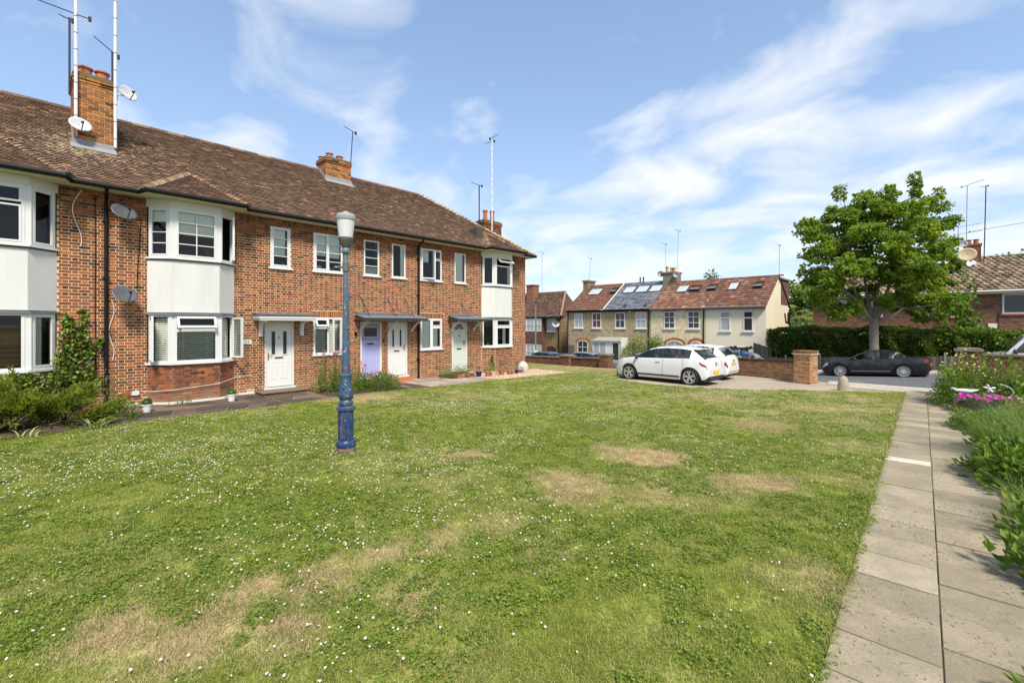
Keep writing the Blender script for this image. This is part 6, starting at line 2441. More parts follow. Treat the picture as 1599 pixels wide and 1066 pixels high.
 for xg in sp.get('gaps', []):
  i = int(np.argmin(abs(xs - xg)))
  for s in (1, -1):
   mb = MB()
   pts = [(xg, s * (prof[i][j][0] + .001), prof[i][j][1]) for j in range(3, iS + 1)]
   for a, b in zip(pts, pts[1:]):
    mb.bar(a, b, .007, .006, up=(0, 1, 0))
   mb.build('door_gap', M['trim'], root, world=False)
 for (xh, zh) in sp.get('handles', []):
  i = int(np.argmin(abs(xs - xh)))
  for s in (1, -1):
   y = s * hw[i] * 1.0
   mb = MB()
   mb.box(xh - .09, xh + .09, y - .012, y + .014, zh - .014, zh + .014)
   mb.build('door_handle', M[sp.get('handle_m', sp['paint'])], root, world=False)
 if 'strip' in sp:
  x0, x1, z0, z1, mm = sp['strip']
  for s in (1, -1):
   mb = MB()
   y = s * W / 2 * .985
   mb.box(x0, x1, y - .03, y + .012, z0, z1)
   mb.build('side_trim', M[mm], root, world=False)
 if 'mirror' in sp:
  xm_, zm_ = sp['mirror']
  for s in (1, -1):
   mb = MB()
   y = s * (W / 2 * .97)
   mb.ellipsoid((xm_, y + s * .09, zm_), (.06, .10, .065), 10, 8)
   mb.bar((xm_, y - s * .03, zm_ - .04), (xm_, y + s * .05, zm_ - .02), .04, .03)
   mb.build('wing_mirror', M[sp.get('mirror_m', 'trim')], root, smooth=True, world=False)
 mb = MB()
 mb.box(-L / 2 + .12, L / 2 - .12, -W / 2 * .78, W / 2 * .78, .15, .45)
 mb.build('underbody', M['trim'], root, world=False)
 mb = MB()
 mb.box(-L / 2 + .6, L / 2 - 1.1, -W / 2 * .74, W / 2 * .74, .46, .52)
 mb.build('cabin_floor', M[sp.get('seat_m', 'seat')], root, world=False)
 mb = MB()
 for ax in arches:
  for s in (1, -1):
   mb.box(ax - .36, ax + .36, s * W * .39 - .1, s * W * .39 + .1, R + .1, min(.62, belt.mean() - .05))
 mb.build('wheel_well', M['rim_dark'], root, world=False)
 mb = MB()
 for xs_ in sp.get('seats', []):
  for y in (-.36, .36):
   mb.box(xs_ - .06, xs_ + .06, y - .22, y + .22, .5, belt.max() + .12)
   mb.box(xs_ - .06, xs_ + .02, y - .1, y + .1, belt.max() + .15, belt.max() + .32)
   mb.box(xs_, xs_ + .5, y - .22, y + .22, .4, .58)
 if mb.v:
  mb.build('seat', M[sp.get('seat_m', 'seat')], root, world=False)
 for ax in arches:
  for s in (1, -1):
   yw = s * (W / 2 - .01) - (.20 if s > 0 else 0)
   wheel(root, ax, yw, R, .20, s, sp['spokes'], sp.get('rim', 'alloy'), sp.get('rimr', .70))
 for (x, z, m_, wd, hh, tilt) in sp.get('plates', []):
  mb = MB()
  mb.box(x - .006, x + .006, -wd / 2, wd / 2, z - hh / 2, z + hh / 2)
  mb.build('number_plate', M[m_], root, world=False)
 for (nm, x0, x1, y0, y1, z0, z1, m_) in sp.get('boxes', []):
  mb = MB()
  mb.box(x0, x1, y0, y1, z0, z1)
  mb.build(nm, M[m_], root, world=False)
 return root, prof, xs
GE = 8   # rows
CLIO = dict(L=4.05, W=1.80, r=.315, axles=(1.20, -1.38), paint='car_white', spokes=5, rimr=.74,
   top=[(-2.025, .62), (-2.0, .90), (-1.93, .98), (-1.80, 1.10), (-1.50, 1.325), (-1.35, 1.38), (-1.0, 1.425), (-.4, 1.44), (.1, 1.40), (.42, 1.32), (1.05, 1.0), (1.15, .96), (1.6, .89), (1.88, .79), (1.99, .68), (2.025, .55)],
   belt=[(-2.025, .58), (-1.95, .86), (-1.75, .97), (-1.2, .99), (-.4, .955), (.6, .925), (1.05, .91), (1.6, .84), (1.9, .73), (2.025, .52)],
   low=[(-2.025, .36), (-1.9, .24), (-1.0, .19), (.9, .18), (1.8, .18), (2.025, .26)],
   hw=[(-2.025, .74), (-1.95, .84), (-1.75, .93), (-1.3, 1.0), (.9, 1.0), (1.5, .97), (1.8, .88), (1.95, .74), (2.025, .60)],
   rw=[(-2.025, .6), (-1.8, .70), (-1.4, .66), (-.4, .68), (.42, .70), (1.05, .82), (1.6, .80), (1.9, .66), (2.025, .5)],
   side_glass=[(-1.28, -.34), (-.26, .98)], screen=(.38, 1.04), rear=(-1.88, -1.42),
   gaps=[.95, -.30, -1.12], handles=[(-.12, .84)], strip=(-.98, .86, .275, .335, 'trim'), mirror=(.80, .96), seats=[.1, -.75], seat_m='seat_pale',
   patches=[('tail_light', -1.99, -1.76, 8, 9, 'red_light'), ('headlight', 1.72, 1.96, 8, 10, 'clear_light')],
   plates=[(-2.04, .50, 'plate_y', .52, .11, 0)],
   boxes=[('roof_spoiler', -1.58, -1.40, -.56, .56, 1.335, 1.36, 'car_white'), ('rear_badge', -2.035, -2.015, -.05, .05, .74, .86, 'chrome'), ('rear_valance', -2.05, -1.9, -.62, .62, .24, .36, 'trim')])
cz = g1(-8.15, 17.7) - .035
car('white five door hatchback on the drive, nearest the lawn, black lower side strip', (-8.30, 17.95, cz), math.pi - math.radians(2.5), CLIO, 'white cars on the drive')
FIAT = dict(pillars=False, L=3.57, W=1.63, r=.295, axles=(1.16, -1.14), paint='car_white', spokes=5, rimr=.68,
   top=[(-1.785, .60), (-1.77, .84), (-1.72, .96), (-1.60, 1.16), (-1.42, 1.34), (-1.2, 1.43), (-.7, 1.49), (-.1, 1.47), (.25, 1.40), (.80, 1.02), (.95, .98), (1.4, .90), (1.65, .78), (1.75, .66), (1.785, .55)],
   belt=[(-1.785, .56), (-1.74, .82), (-1.6, .96), (-.9, .98), (.3, .94), (.85, .93), (1.4, .84), (1.7, .66), (1.785, .5)],
   low=[(-1.785, .34), (-1.7, .24), (-1, .19), (1.2, .19), (1.785, .28)],
   hw=[(-1.785, .72), (-1.72, .84), (-1.5, .94), (-1.0, 1.0), (1.0, 1.0), (1.4, .94), (1.65, .80), (1.785, .6)],
   rw=[(-1.785, .6), (-1.6, .72), (-1.3, .72), (-.4, .74), (.25, .74), (.85, .84), (1.4, .8), (1.7, .6), (1.785, .5)],
   side_glass=[(-1.2, -.45), (-.36, .78)], screen=(.26, .80), rear=(-1.66, -1.34),
   gaps=[.85, -.4], mirror=(.6, .96), seats=[-.05, -.8],
   patches=[('tail_light', -1.74, -1.64, 7, 9, 'red_light'), ('headlight', 1.45, 1.66, 8, 10, 'clear_light')],
   plates=[(-1.80, .72, 'plate_y', .46, .11, 0)],
   boxes=[('rear_badge', -1.79, -1.77, -.06, .06, .80, .86, 'trim'), ('exhaust', -1.8, -1.6, .3, .36, .24, .29, 'chrome'), ('bumper_strip', -1.80, -1.78, -.5, .5, .38, .40, 'chrome')])
fx, fy = -8.22, 20.45
car('small rounded white car parked behind the white hatchback, only its tail in view', (fx, fy, g1(fx, fy) - .035), math.pi - math.radians(2), FIAT, 'white cars on the drive')
C70 = dict(L=4.58, W=1.82, r=.325, axles=(1.40, -1.24), paint='car_black', spokes=14, rimr=.76,
           top=[(-2.29, .62), (-2.27, .90), (-2.15, 1.00), (-1.75, 1.05), (-1.6, 1.08), (-1.1, 1.27), (-.6, 1.38), (-.15, 1.405), (.25, 1.37), (.95, 1.05), (1.1, 1.01), (1.6, .93), (2.05, .80), (2.22, .66), (2.29, .5)],
           belt=[(-2.29, .6), (-2.2, .92), (-1.6, 1.0), (-.6, .96), (.6, .93), (1.0, .92), (1.6, .86), (2.05, .74), (2.29, .48)],
           low=[(-2.29, .36), (-2.1, .26), (-1, .19), (1.2, .19), (2.1, .19), (2.29, .3)],
           hw=[(-2.29, .74), (-2.2, .86), (-1.8, .96), (-1.2, 1.0), (1.2, 1.0), (1.7, .95), (2.05, .86), (2.2, .74), (2.29, .58)],
           rw=[(-2.29, .64), (-1.7, .8), (-1.3, .76), (-.5, .66), (.3, .68), (1.0, .82), (1.6, .84), (2.05, .74), (2.29, .5)],
           side_glass=[(-1.25, -.28), (-.22, .88)], screen=(.28, .98), rear=(-1.62, -.95),
           gaps=[.98, -.42], handles=[(-.25, .88)], strip=(-.72, .92, .31, .345, 'chrome_dull'), mirror=(.72, .98), seats=[-.05, -.75], seat_m='seat_pale', mirror_m='car_black',
           patches=[('tail_light', -2.24, -2.02, 8, 10, 'red_light'), ('headlight', 1.95, 2.18, 8, 10, 'clear_light')],
           plates=[(-2.30, .62, 'plate_y', .52, .11, 0)], boxes=[])
M['chrome_dull'] = plain('dull_chrome_strip', (.28, .28, .29), .35, .6)
bx, by = -2.72, 31.0
zz_ = -.70
car('black two door coupe with silver wheels parked by the hedge across the road', (bx, by + .35, g1(bx, by) - .06), math.pi, dict(C70, pitch=math.radians(3.4)))
SAL = dict(CLIO, paint='car_dark', patches=[('headlight', 1.72, 1.96, 8, 10, 'clear_light')], plates=[(2.04, .45, 'plate_w', .52, .11, 0)], boxes=[], spokes=7)
def street_car(label, x, y, rz, pnt, extra=None, base=CLIO, **kw):
 sp = dict(base, paint=pnt, mirror_m=pnt, **kw)
 sp['boxes'] = list(extra or [])
 sp['patches'] = [('tail_light', -base['L'] / 2 + .02, -base['L'] / 2 + .32, 8, 10, 'red_light'), ('headlight', base['L'] / 2 - .33, base['L'] / 2 - .07, 8, 10, 'clear_light')]
 return car(label, (x, y, g1(x, y) - .03), rz, sp)
street_car('dark car behind the low wall beside the end of the flats', -21.6, 27.2, 0, 'car_dark')
street_car('grey car with a pale windscreen between the two old brick gate piers', -18.0, 27.4, 0, 'car_grey')
street_car('silver car showing between the brick pier and the white hatchback', -14.1, 27.4, math.pi, 'car_silver')
rack = [('roof_bar', .0, .05, -.62, .62, 1.50, 1.53, 'trim'), ('roof_bar', -.75, -.70, -.62, .62, 1.50, 1.53, 'trim')]
rack += [('roof_bar_foot', x, x + .07, y, y + .07, 1.36, 1.53, 'trim') for x in (-.01, -.76) for y in (-.6, .53)]
rack += [('cycle_carrier', -1.0, .45, y, y + .07, 1.535, 1.60, 'trim') for y in (-.45, .2)]
rack += [('carrier_clamp', x, x + .14, y - .02, y + .09, 1.605, 1.68, 'trim') for x in (-.6, .2) for y in (-.45, .2)]
street_car('blue car with black cycle carriers on its roof behind the brick boundary wall', -8.0, 27.0, 0, 'car_blue', rack)
def van():
 x, y = 3.72, 30.2
 z = g1(x, y) - .03
 t = thing('parked_van', 'white van at the right picture edge behind the garden wall', 'van', (x, y, z), math.pi, 'cars parked along the street')
 side = [(-2.5, .3), (2.15, .3), (2.45, .45), (2.5, .85), (2.35, 1.02), (1.75, 1.16), (1.2, 1.92), (1.0, 1.98), (-2.45, 2.0), (-2.5, 1.8)]
 mb = MB()
 n = len(side)
 V = []
 for yy, k in ((-.98, 1), (-.90, 2), (.90, 2), (.98, 1)):
  for (a, b) in side:
   V.append((a, yy * (1 if b < 1.05 else .92), b if k == 2 or b < 1.5 else b - .07))
 F = [tuple(range(n)), tuple(range(4 * n - 1, 3 * n - 1, -1))]
 for i in range(3):
  for j in range(n):
   j2 = (j + 1) % n
   F.append((i * n + j, (i + 1) * n + j, (i + 1) * n + j2, i * n + j2))
 mb.add(V, F)
 mb.build('body', M['car_white'], t, smooth=30, world=False)
 q = MB()
 q.add([(1.72, -.80, 1.20), (1.72, .80, 1.20), (1.24, .72, 1.88), (1.24, -.72, 1.88)], [(0, 1, 2, 3)])
 q.v = [(a + .015, b, c + .012) for a, b, c in q.v]
 q.build('windscreen', M['glass_dark'], t, world=False)
 for s in (1, -1):
  q = MB()
  q.slab([(.45, s * .935, 1.18), (1.55, s * .935, 1.18), (1.12, s * .915, 1.80), (.45, s * .915, 1.82)], (0, s * .012, 0))
  q.build('side_window', M['glass_dark'], t, world=False)
  q = MB()
  q.ellipsoid((1.5, s * 1.06, 1.2), (.08, .10, .14), 8, 6)
  q.build('wing_mirror', M['trim'], t, smooth=True, world=False)
  q = MB()
  q.box(2.25, 2.44, s * .72 - .14, s * .72 + .14, .78, .98)
  q.build('headlight', M['clear_light'], t, world=False)
 for ax in (1.55, -1.4):
  for s in (1, -1):
   wheel(t, ax, s * .97 - (.2 if s > 0 else 0), .33, .2, s, 8, 'metal_grey')
 q = MB()
 q.box(-2.4, 2.3, -.8, .8, .2, .4)
 q.build('underbody', M['trim'], t, world=False)
van()
# ------------------------------------------------------------------ brick boundary walls
def brick_wall(t, p, q, z0f, ztf, thick, m, mort, seed, coping='brick', faces=(1,), name='wall_core'):
 """wall from p to q (x, y); brick geometry on the near face; heights at both ends (functions of t 0..1 as tuples)"""
 p, q = np.array(p, float), np.array(q, float)
 d = q - p
 L = np.linalg.norm(d)
 d = d / L
 nrm = np.array([d[1], -d[0]])
 if nrm @ (-(p + q) / 2) < 0:
  nrm = -nrm
 core = MB()
 P = [p, q, q - nrm * thick, p - nrm * thick]
 zb = min(z0f)
 V = [(a[0] - nrm[0] * .004, a[1] - nrm[1] * .004, zb - .2) for a in P]
 zt = [ztf[0], ztf[1], ztf[1], ztf[0]]
 V += [(a[0] - nrm[0] * .004, a[1] - nrm[1] * .004, z) for a, z in zip(P, zt)]
 core.add(V, [(3, 2, 1, 0), (4, 5, 6, 7), (0, 1, 5, 4), (1, 2, 6, 5), (2, 3, 7, 6), (3, 0, 4, 7)])
 core.build(name, M[mort], t)
 sl = (ztf[1] - ztf[0]) / L
 mb = MB()
 H = ztf[0] - zb
 for (o_, U, Nv, ln, s_) in (((p[0], p[1]), d, nrm, L, sl),):
  T0 = frame((o_[0], o_[1], zb), (U[0], U[1], s_), (Nv[0], Nv[1], 0))
  mb.T = T0
  for b in bricks(0, ln, 0, H - .002, [], seed, flem=False):
   add_brick(mb, b)
 o = mb.build('brick', M[m], t)
 o['kind'] = 'stuff'
 cp = MB()
 T1 = frame((p[0], p[1], ztf[0]), (d[0], d[1], sl), (nrm[0], nrm[1], 0))
 cp.T = T1
 if coping == 'brick':
  cp.box(0, L, -thick - .02, .03, .001, .03, .9)
  k = int(L / .075)
  for i in range(k):
   cp.box(i * L / k + .004, (i + 1) * L / k - .005, -thick - .01, .012, .031, .14 + random.uniform(-.004, .004), random.random() * .6)
 else:
  k = int(L / .6)
  for i in range(k):
   cp.box(i * L / k + .003, (i + 1) * L / k - .003, -thick - .04, .05, .001, .06 + random.uniform(0, .006), random.random())
 o = cp.build('coping', M['brick_dark' if coping == 'brick' else coping], t)
 o['kind'] = 'stuff'
def pier(t, c, w, z0, z1, m, mort, seed, cap='brick', rz=0.0):
 ca, sa = math.cos(rz), math.sin(rz)
 ux, uy = np.array([ca, sa]), np.array([-sa, ca])
 c = np.array(c, float)
 core = MB(frame((c[0], c[1], 0), (ca, sa, 0), (-sa, ca, 0)))
 h = w / 2
 core.box(-h + .004, h - .004, -h + .004, h - .004, z0 - .2, z1)
 core.build('pier_core', M[mort], t)
 mb = MB()
 for (o_, U, Nv) in ((c - ux * h - uy * h, ux, -uy), (c + ux * h - uy * h, uy, ux), (c - ux * h + uy * h, -uy, -ux)):
  mb.T = frame((o_[0], o_[1], z0), (U[0], U[1], 0), (Nv[0], Nv[1], 0))
  for b in bricks(0.001, w - .001, 0, z1 - z0 - .004, [], seed, flem=False):
   add_brick(mb, b)
  seed += 3
 o = mb.build('brick', M[m], t)
 o['kind'] = 'stuff'
 cp = MB(frame((c[0], c[1], 0), (ca, sa, 0), (-sa, ca, 0)))
 if cap == 'brick':
  cp.box(-h - .045, h + .045, -h - .045, h + .045, z1 + .001, z1 + .045, .9)
  k = int(w / .075)
  for i in range(k):
   a, b = -h + i * w / k + .004, -h + (i + 1) * w / k - .004
   cp.box(a, b, -h - .02, h + .02, z1 + .046, z1 + .155, random.random() * .5)
  for s in (-1, 1):
   for i in range(k):
    a, b = -h + i * w / k + .004, -h + (i + 1) * w / k - .004
    cp.box(s * (h - .02), s * (h + .028), a, b, z1 + .0465, z1 + .1555, random.random() * .5)
  o = cp.build('cap', M['brick_cap'], t)
  o['kind'] = 'stuff'
 else:
  cp.box(-h - .05, h + .05, -h - .05, h + .05, z1 + .001, z1 + .06)
  cp.box(-h + .02, h - .02, -h + .02, h - .02, z1 + .061, z1 + .10)
  cp.build('cap', M[cap], t)
M['brick_cap'] = rnd_mat('brick_cap', [(0, (.07, .035, .025)), (.3, (.2, .09, .05)), (.6, (.3, .16, .085)), (1, (.5, .4, .27))], .9, .3, 25, .3)
M['coping_stone'] = plain('weathered_coping', (.2, .165, .12), .95, var=.4, scale=5, bumps=.3)
gp_ = thing('gate_pier', 'newer orange brick gate pier with a dark brick cap at the drive entrance', 'brick pier', (-4.02, 21.3, -.25))
pier(gp_, (-4.02, 21.3), .62, -.26, .88, 'brick_wall', 'mortar', 3, 'brick', math.radians(-14))
w1 = thing('garden_wall', 'orange brick boundary wall running left from the gate pier behind the white cars', 'brick wall', (-6, 22.5, -.4))
brick_wall(w1, (-9.4, 24.6), (-4.30, 21.52), (-.55, -.25), (.20, .47), .22, 'brick_wall', 'mortar', 5)
pp = thing('gate_pier', 'old dark brick pier, left one beyond the lawn', 'brick pier', (-18.2, 24.6, -1))
pier(pp, (-18.25, 24.6), .78, -1.0, -.06, 'brick_dark', 'mortar_dirty', 13, 'coping_stone')
pp = thing('gate_pier', 'old dark brick pier, right one nearest the white hatchback', 'brick pier', (-14.9, 24.1, -.9))
pier(pp, (-14.95, 24.1), .62, -.9, .18, 'brick_dark', 'mortar_dirty', 23, 'coping_stone')
w2 = thing('garden_wall', 'low old brick wall with stone coping joining the two old piers', 'brick wall', (-16.5, 24.3, -1))
brick_wall(w2, (-17.85, 24.5), (-15.3, 24.15), (-1.05, -.9), (-.16, -.06), .2, 'brick_dark', 'mortar_dirty', 33, 'coping_stone')
w3 = thing('garden_wall', 'low old brick wall with stone coping from the corner of the flats to the left pier', 'brick wall', (-22, 24.7, -1))
brick_wall(w3, (-27.0, 24.5), (-18.66, 24.65), (-1.4, -1.0), (-.32, -.20), .2, 'brick_dark', 'mortar_dirty', 43, 'coping_stone')
pp = thing('gate_pier', 'dark brown brick pier behind the rose bush on the right', 'brick pier', (.52, 20.35, -.2))
pier(pp, (.56, 20.4), .56, -.25, 1.24, 'brick_dark', 'mortar_dirty', 53, 'coping_stone')
w4 = thing('garden_wall', 'dark brown brick wall with stone coping behind the vegetable plants on the right', 'brick wall', (3.5, 20.4, -.2))
brick_wall(w4, (.85, 20.3), (7.5, 20.3), (-.25, -.25), (1.12, 1.12), .22, 'brick_dark', 'mortar_dirty', 63, 'coping_stone')
bo = MB()
zb = g1(-2.6, 19.7)
bo.slab([(-2.78, 19.55, zb - .1), (-2.40, 19.55, zb - .1), (-2.40, 19.85, zb - .1), (-2.78, 19.85, zb - .1)], (0, 0, .08))
V = []
for (w_, d_, z_) in ((.17, .15, -.08), (.155, .14, .12), (.12, .12, .36), (.085, .09, .45), (.04, .05, .485)):
 for k in range(8):
  a = 2 * math.pi * k / 8 + .39
  V.append((-2.58 + w_ * 1.15 * math.cos(a) + random.uniform(-.012, .012), 19.7 + d_ * 1.15 * math.sin(a) + random.uniform(-.012, .012), zb + z_))
F = [(i * 8 + j, i * 8 + (j + 1) % 8, (i + 1) * 8 + (j + 1) % 8, (i + 1) * 8 + j) for i in range(4) for j in range(8)] + [tuple(range(32, 40))]
bo.add(V, F)
o = bo.build('stone_bollard', plain('mossy_stone', (.33, .29, .19), .95, var=.45, scale=7, bumps=.6), smooth=50)
tag(o, 'short weathered stone marker post at the corner of the lawn', 'bollard')
# ------------------------------------------------------------------ hedge, fence, street tree
M['hedge'] = leafmat('yew_hedge', [(.15, (.035, .075, .014)), (.5, (.10, .165, .028)), (.85, (.20, .265, .055))], .45, .5, 1.6)
M['hedge_core'] = plain('hedge_dark_box', (.012, .02, .008), .95, var=.4)
def hedge(label, x0, x1, y0, y1, zt, zb, n, m='hedge', sz=(.08, .15)):
 t = thing('hedge', label, 'hedge', ((x0 + x1) / 2, y0, zb))
 lum = lambda x, z: .16 * np.sin(x * 1.7) + .12 * np.sin(x * 3.9 + z * 2) + .08 * np.sin(x * 8.1 + z * 5)
 k = int(n * .62)
 x = rng.uniform(x0, x1, k)
 z = rng.uniform(zb, zt, k)
 y = y0 + lum(x, z) + rng.uniform(-.1, .25, k) + .15 * (z > zt - .3)
 k2 = n - k
 x2 = rng.uniform(x0, x1, k2)
 y2 = rng.uniform(y0, y1, k2)
 z2 = zt + .5 * lum(x2, y2) + rng.uniform(-.15, .10, k2)
 P = np.concatenate([np.stack([x, y, z], 1), np.stack([x2, y2, z2], 1)])
 D = np.concatenate([rng.normal(size=(k, 3)) * .6 + [0, -.8, .1], rng.normal(size=(k2, 3)) * .6 + [0, -.3, .8]])
 k3 = n // 8
 e = np.stack([x0 + rng.uniform(-.35, .25, k3) + .0, rng.uniform(y0, y1, k3), rng.uniform(zb, zt, k3)], 1)
 e[:, 0] -= .3 * np.sin((e[:, 2] - zb) / (zt - zb) * 2.4)
 P = np.concatenate([P, e])
 D = np.concatenate([D, rng.normal(size=(k3, 3)) * .6 + [-.9, -.2, .2]])
 meshobj('foliage', leaf_mesh('foliage', P, D, rng.uniform(sz[0], sz[1], len(P)), rng.random(len(P)), M[m], .5, .2), t)
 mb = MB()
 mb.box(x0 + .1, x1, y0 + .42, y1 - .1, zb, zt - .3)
 mb.build('dark_core', M['hedge_core'], t)  # solid dark box inside the hedge, blocks the view through the leaves
 return t
hedge('dark green clipped hedge behind the black car and the street tree', -8.3, .6, 34.9, 36.2, 1.72, -.2, 26000, sz=(.10, .18))
hedge('wilder looser hedge of broad leaves to the right of the street tree', .4, 3.1, 34.6, 36.0, 1.62, -.3, 4200, 'herb', (.12, .24))
fn = thing('picket_fence', 'old grey close boarded fence below the hedge', 'fence', (-4, 34.4, -.8))
M['fence'] = rnd_mat('weathered_fence', [(0, (.075, .065, .055)), (.6, (.16, .14, .115)), (1, (.26, .23, .18))], .95, .3, 22, .3)
x = -9.6
bd_mesh = []
i = 0
while x < 3.2:
 w_ = .145
 z = g1(x, 34.2) + .02
 b_ = MB()
 if i % 13 == 0:
  b_.box(x, x + .1, 34.40, 34.5, z - .1, z + .98, .95)
  b_.build('post', M['fence'], fn)
  x += .105
 else:
  b_.box(x, x + w_, 34.44 + .012 * (i % 2), 34.46 + .012 * (i % 2), z + random.uniform(0, .03), z + .80 + random.uniform(-.02, .02), random.random() * .8)
  b_.build('board', M['fence'], fn)
  x += w_ + .006
 i += 1
x = -13.5
fn = thing('garden_fence', 'short grey board fence running from the cream house to the hedge', 'fence', (-9, 35.5, -.8))
for k in range(16):
 f_ = k / 16
 bx_, by_ = -10.6 + f_ * 2.0, 38.0 - f_ * 3.2
 b_ = MB()
 b_.slab([(bx_, by_, -.9), (bx_ + .12, by_ - .19, -.9), (bx_ + .135, by_ - .18, -.9), (bx_ + .015, by_ + .01, -.9)], (0, 0, 1.55 - .2 * f_ + random.uniform(-.02, .02)), random.random() * .6)
 b_.build('board', M['fence'], fn)
M['bark'] = plain('grey_bark', (.20, .175, .15), .95, var=.35, scale=6, bumps=.5)
M['maple'] = leafmat('maple_leaves', [(.10, (.045, .095, .011)), (.34, (.105, .185, .018)), (.58, (.20, .29, .028)), (.8, (.33, .39, .045)), (1, (.46, .46, .075))], .5, .45, 1.1)
def street_tree():
 base = Vector((-3.05, 34.3, -.72))
 t = thing('street_tree', 'broad green maple with a pale trunk behind the black car', 'tree', base)
 R_ = RGT
 Fw = Vector((base.x, base.y, 0)).normalized()
 pxm = 27.3 / 711.0
 c0 = Vector((-3.05, 34.3, 0))
 def W(px, py, dep=0.0):
  """point at picture-plane offset (metres) from the trunk, dep metres further back"""
  return c0 + R_ * ((px - 1365) * pxm) + Vector((0, 0, 2.1 - (py - 505.5) * pxm)) + Fw * dep
 fork = W(1366, 506)
 mb = MB()
 mb.tube([base, base.lerp(fork, .5) + Vector((.02, 0, 0)), fork, fork + Vector((0, 0, .35))], [.30, .23, .215, .19], 12)
 mb.build('trunk', M['bark'], t, smooth=True)
 pads = [(1312, 312, 6, 22, .3), (1312, 300, 5, 10, .3), (1300, 335, 16, 12, 0), (1345, 325, 28, 14, .6), (1385, 318, 30, 14, -.4), (1430, 300, 14, 18, .2), (1430, 285, 8, 6, .2), (1395, 300, 12, 8, .2), (1360, 306, 8, 7, .3), (1455, 320, 18, 10, 0),
   (1290, 350, 26, 13, .5), (1330, 350, 34, 13, -.8), (1375, 345, 34, 14, 1.0), (1420, 340, 34, 14, -.6), (1460, 345, 22, 12, .5), (1476, 328, 12, 7, 0), (1468, 305, 8, 6, 0),
   (1280, 375, 26, 12, -.4), (1315, 372, 30, 13, .9), (1355, 375, 36, 13, -1.3), (1400, 372, 36, 14, .8), (1445, 370, 30, 14, -.9), (1475, 350, 20, 5, 0), (1490, 345, 8, 5, 0), (1480, 385, 18, 10, .3),
   (1268, 400, 18, 12, .2), (1300, 402, 34, 13, -1.1), (1345, 405, 34, 13, 1.2), (1385, 400, 36, 14, -1.4), (1425, 402, 36, 14, .9), (1465, 402, 28, 13, -.5), (1492, 382, 10, 8, 0),
   (1262, 425, 12, 10, 0), (1290, 428, 30, 12, .7), (1330, 430, 36, 13, -1.2), (1372, 430, 32, 13, .8), (1415, 432, 36, 13, -1.2), (1455, 428, 26, 12, .8), (1488, 415, 14, 9, 0), (1270, 440, 14, 8, .1),
   (1300, 452, 26, 12, -.6), (1335, 455, 20, 10, 1.0), (1420, 452, 24, 12, .6), (1450, 448, 22, 10, -.6), (1290, 470, 26, 12, -.4), (1310, 485, 24, 10, .3), (1280, 458, 16, 10, .4), (1335, 482, 18, 10, -.7),
   (1430, 470, 28, 12, -.8), (1465, 470, 30, 13, -.4), (1440, 485, 24, 10, .5), (1480, 480, 22, 10, -.5), (1460, 490, 20, 9, -.8), (1500, 468, 16, 10, 0), (1495, 490, 14, 9, -.2), (1415, 462, 16, 10, 1.0), (1400, 478, 12, 8, .9),
   (1360, 452, 14, 9, .9), (1382, 470, 14, 9, -.9), (1350, 478, 12, 8, .9), (1475, 440, 16, 8, .2), (1268, 428, 9, 10, -.2)]
 mbs = MB()
 P, D, S, Rr = [], [], [], []
 limb = [W(1342, 470, -.6), W(1385, 462, .9), W(1322, 478, .4), W(1410, 482, -.7), W(1375, 440, .0), W(1350, 425, .5), W(1400, 420, -.5)]
 hubs = []
 for q in limb:
  m1 = fork.lerp(q, .5) + Vector((random.uniform(-.1, .1), random.uniform(-.1, .1), -.12))
  mbs.tube([fork + Vector((0, 0, .1)), m1, q], [.12, .085, .06], 8)
  hubs.append(q)
 for q0 in [W(1372, 400, .2), W(1340, 385, -.2), W(1410, 375, .2)]:
  h0 = min(hubs[4:7], key=lambda h: (h - q0).length)
  mbs.tube([h0, h0.lerp(q0, .5) + Vector((.1, 0, .0)), q0], [.06, .045, .03], 6)
  hubs.append(q0)
 extra = [(px + random.uniform(-12, 12), py + random.uniform(-8, 8), hw * .9, hh * .9, dp + random.choice((-1, 1)) * random.uniform(1.2, 2.4)) for (px, py, hw, hh, dp) in pads if hw > 22]
 for (px, py, hw, hh, dp) in pads + extra:
  c = W(px, py, dp)
  h0 = min(hubs, key=lambda h: (h - c).length + (.8 if h.z > c.z + .3 else 0))
  mid = h0.lerp(c, .55) + Vector((random.uniform(-.15, .15), random.uniform(-.15, .15), -.1))
  mbs.tube([h0, mid, c], [.032, .02, .007], 5, cap=False)
  rx, rz = max(hw * .92 - 4, 3) * pxm, hh * pxm
  n = int(190 + 420 * rx * (rx * .9 + .3))
  if hw < 13:
   n = int(60 + 200 * rx)
  ncl = max(3, int(n / 34))
  for q_ in range(ncl):
   a = random.uniform(0, 6.283)
   q = math.sqrt(random.random())
   u = rx * q * math.cos(a)
   v = max(rx * .8, .2) * q * math.sin(a)
   w = rz * 1.6 * math.sqrt(max(0, 1 - q * q)) * random.uniform(-.9, 1.0)
   cc = c + R_ * u + Fw * v + Vector((0, 0, w))
   tone = random.random()
   rcl = random.uniform(.16, .34)
   for k in range(int(30 + 85 * rcl)):
    d = Vector((random.gauss(0, 1), random.gauss(0, 1), random.gauss(0, .6)))
    d.normalize()
    p = cc + Vector((d.x * rcl, d.y * rcl, d.z * rcl * .9)) * random.random() ** .4
    P.append(tuple(p))
    D.append((d.x + random.gauss(0, .3), d.y + random.gauss(0, .3), random.uniform(-1.1, .05)))
    S.append(random.uniform(.10, .19))
    Rr.append(.55 * tone + .45 * random.random())
 mbs.build('limb', M['bark'], t, smooth=True)
 meshobj('crown', leaf_mesh('crown', P, D, S, np.array(Rr), M['maple'], .95, .3, .05), t)
street_tree()
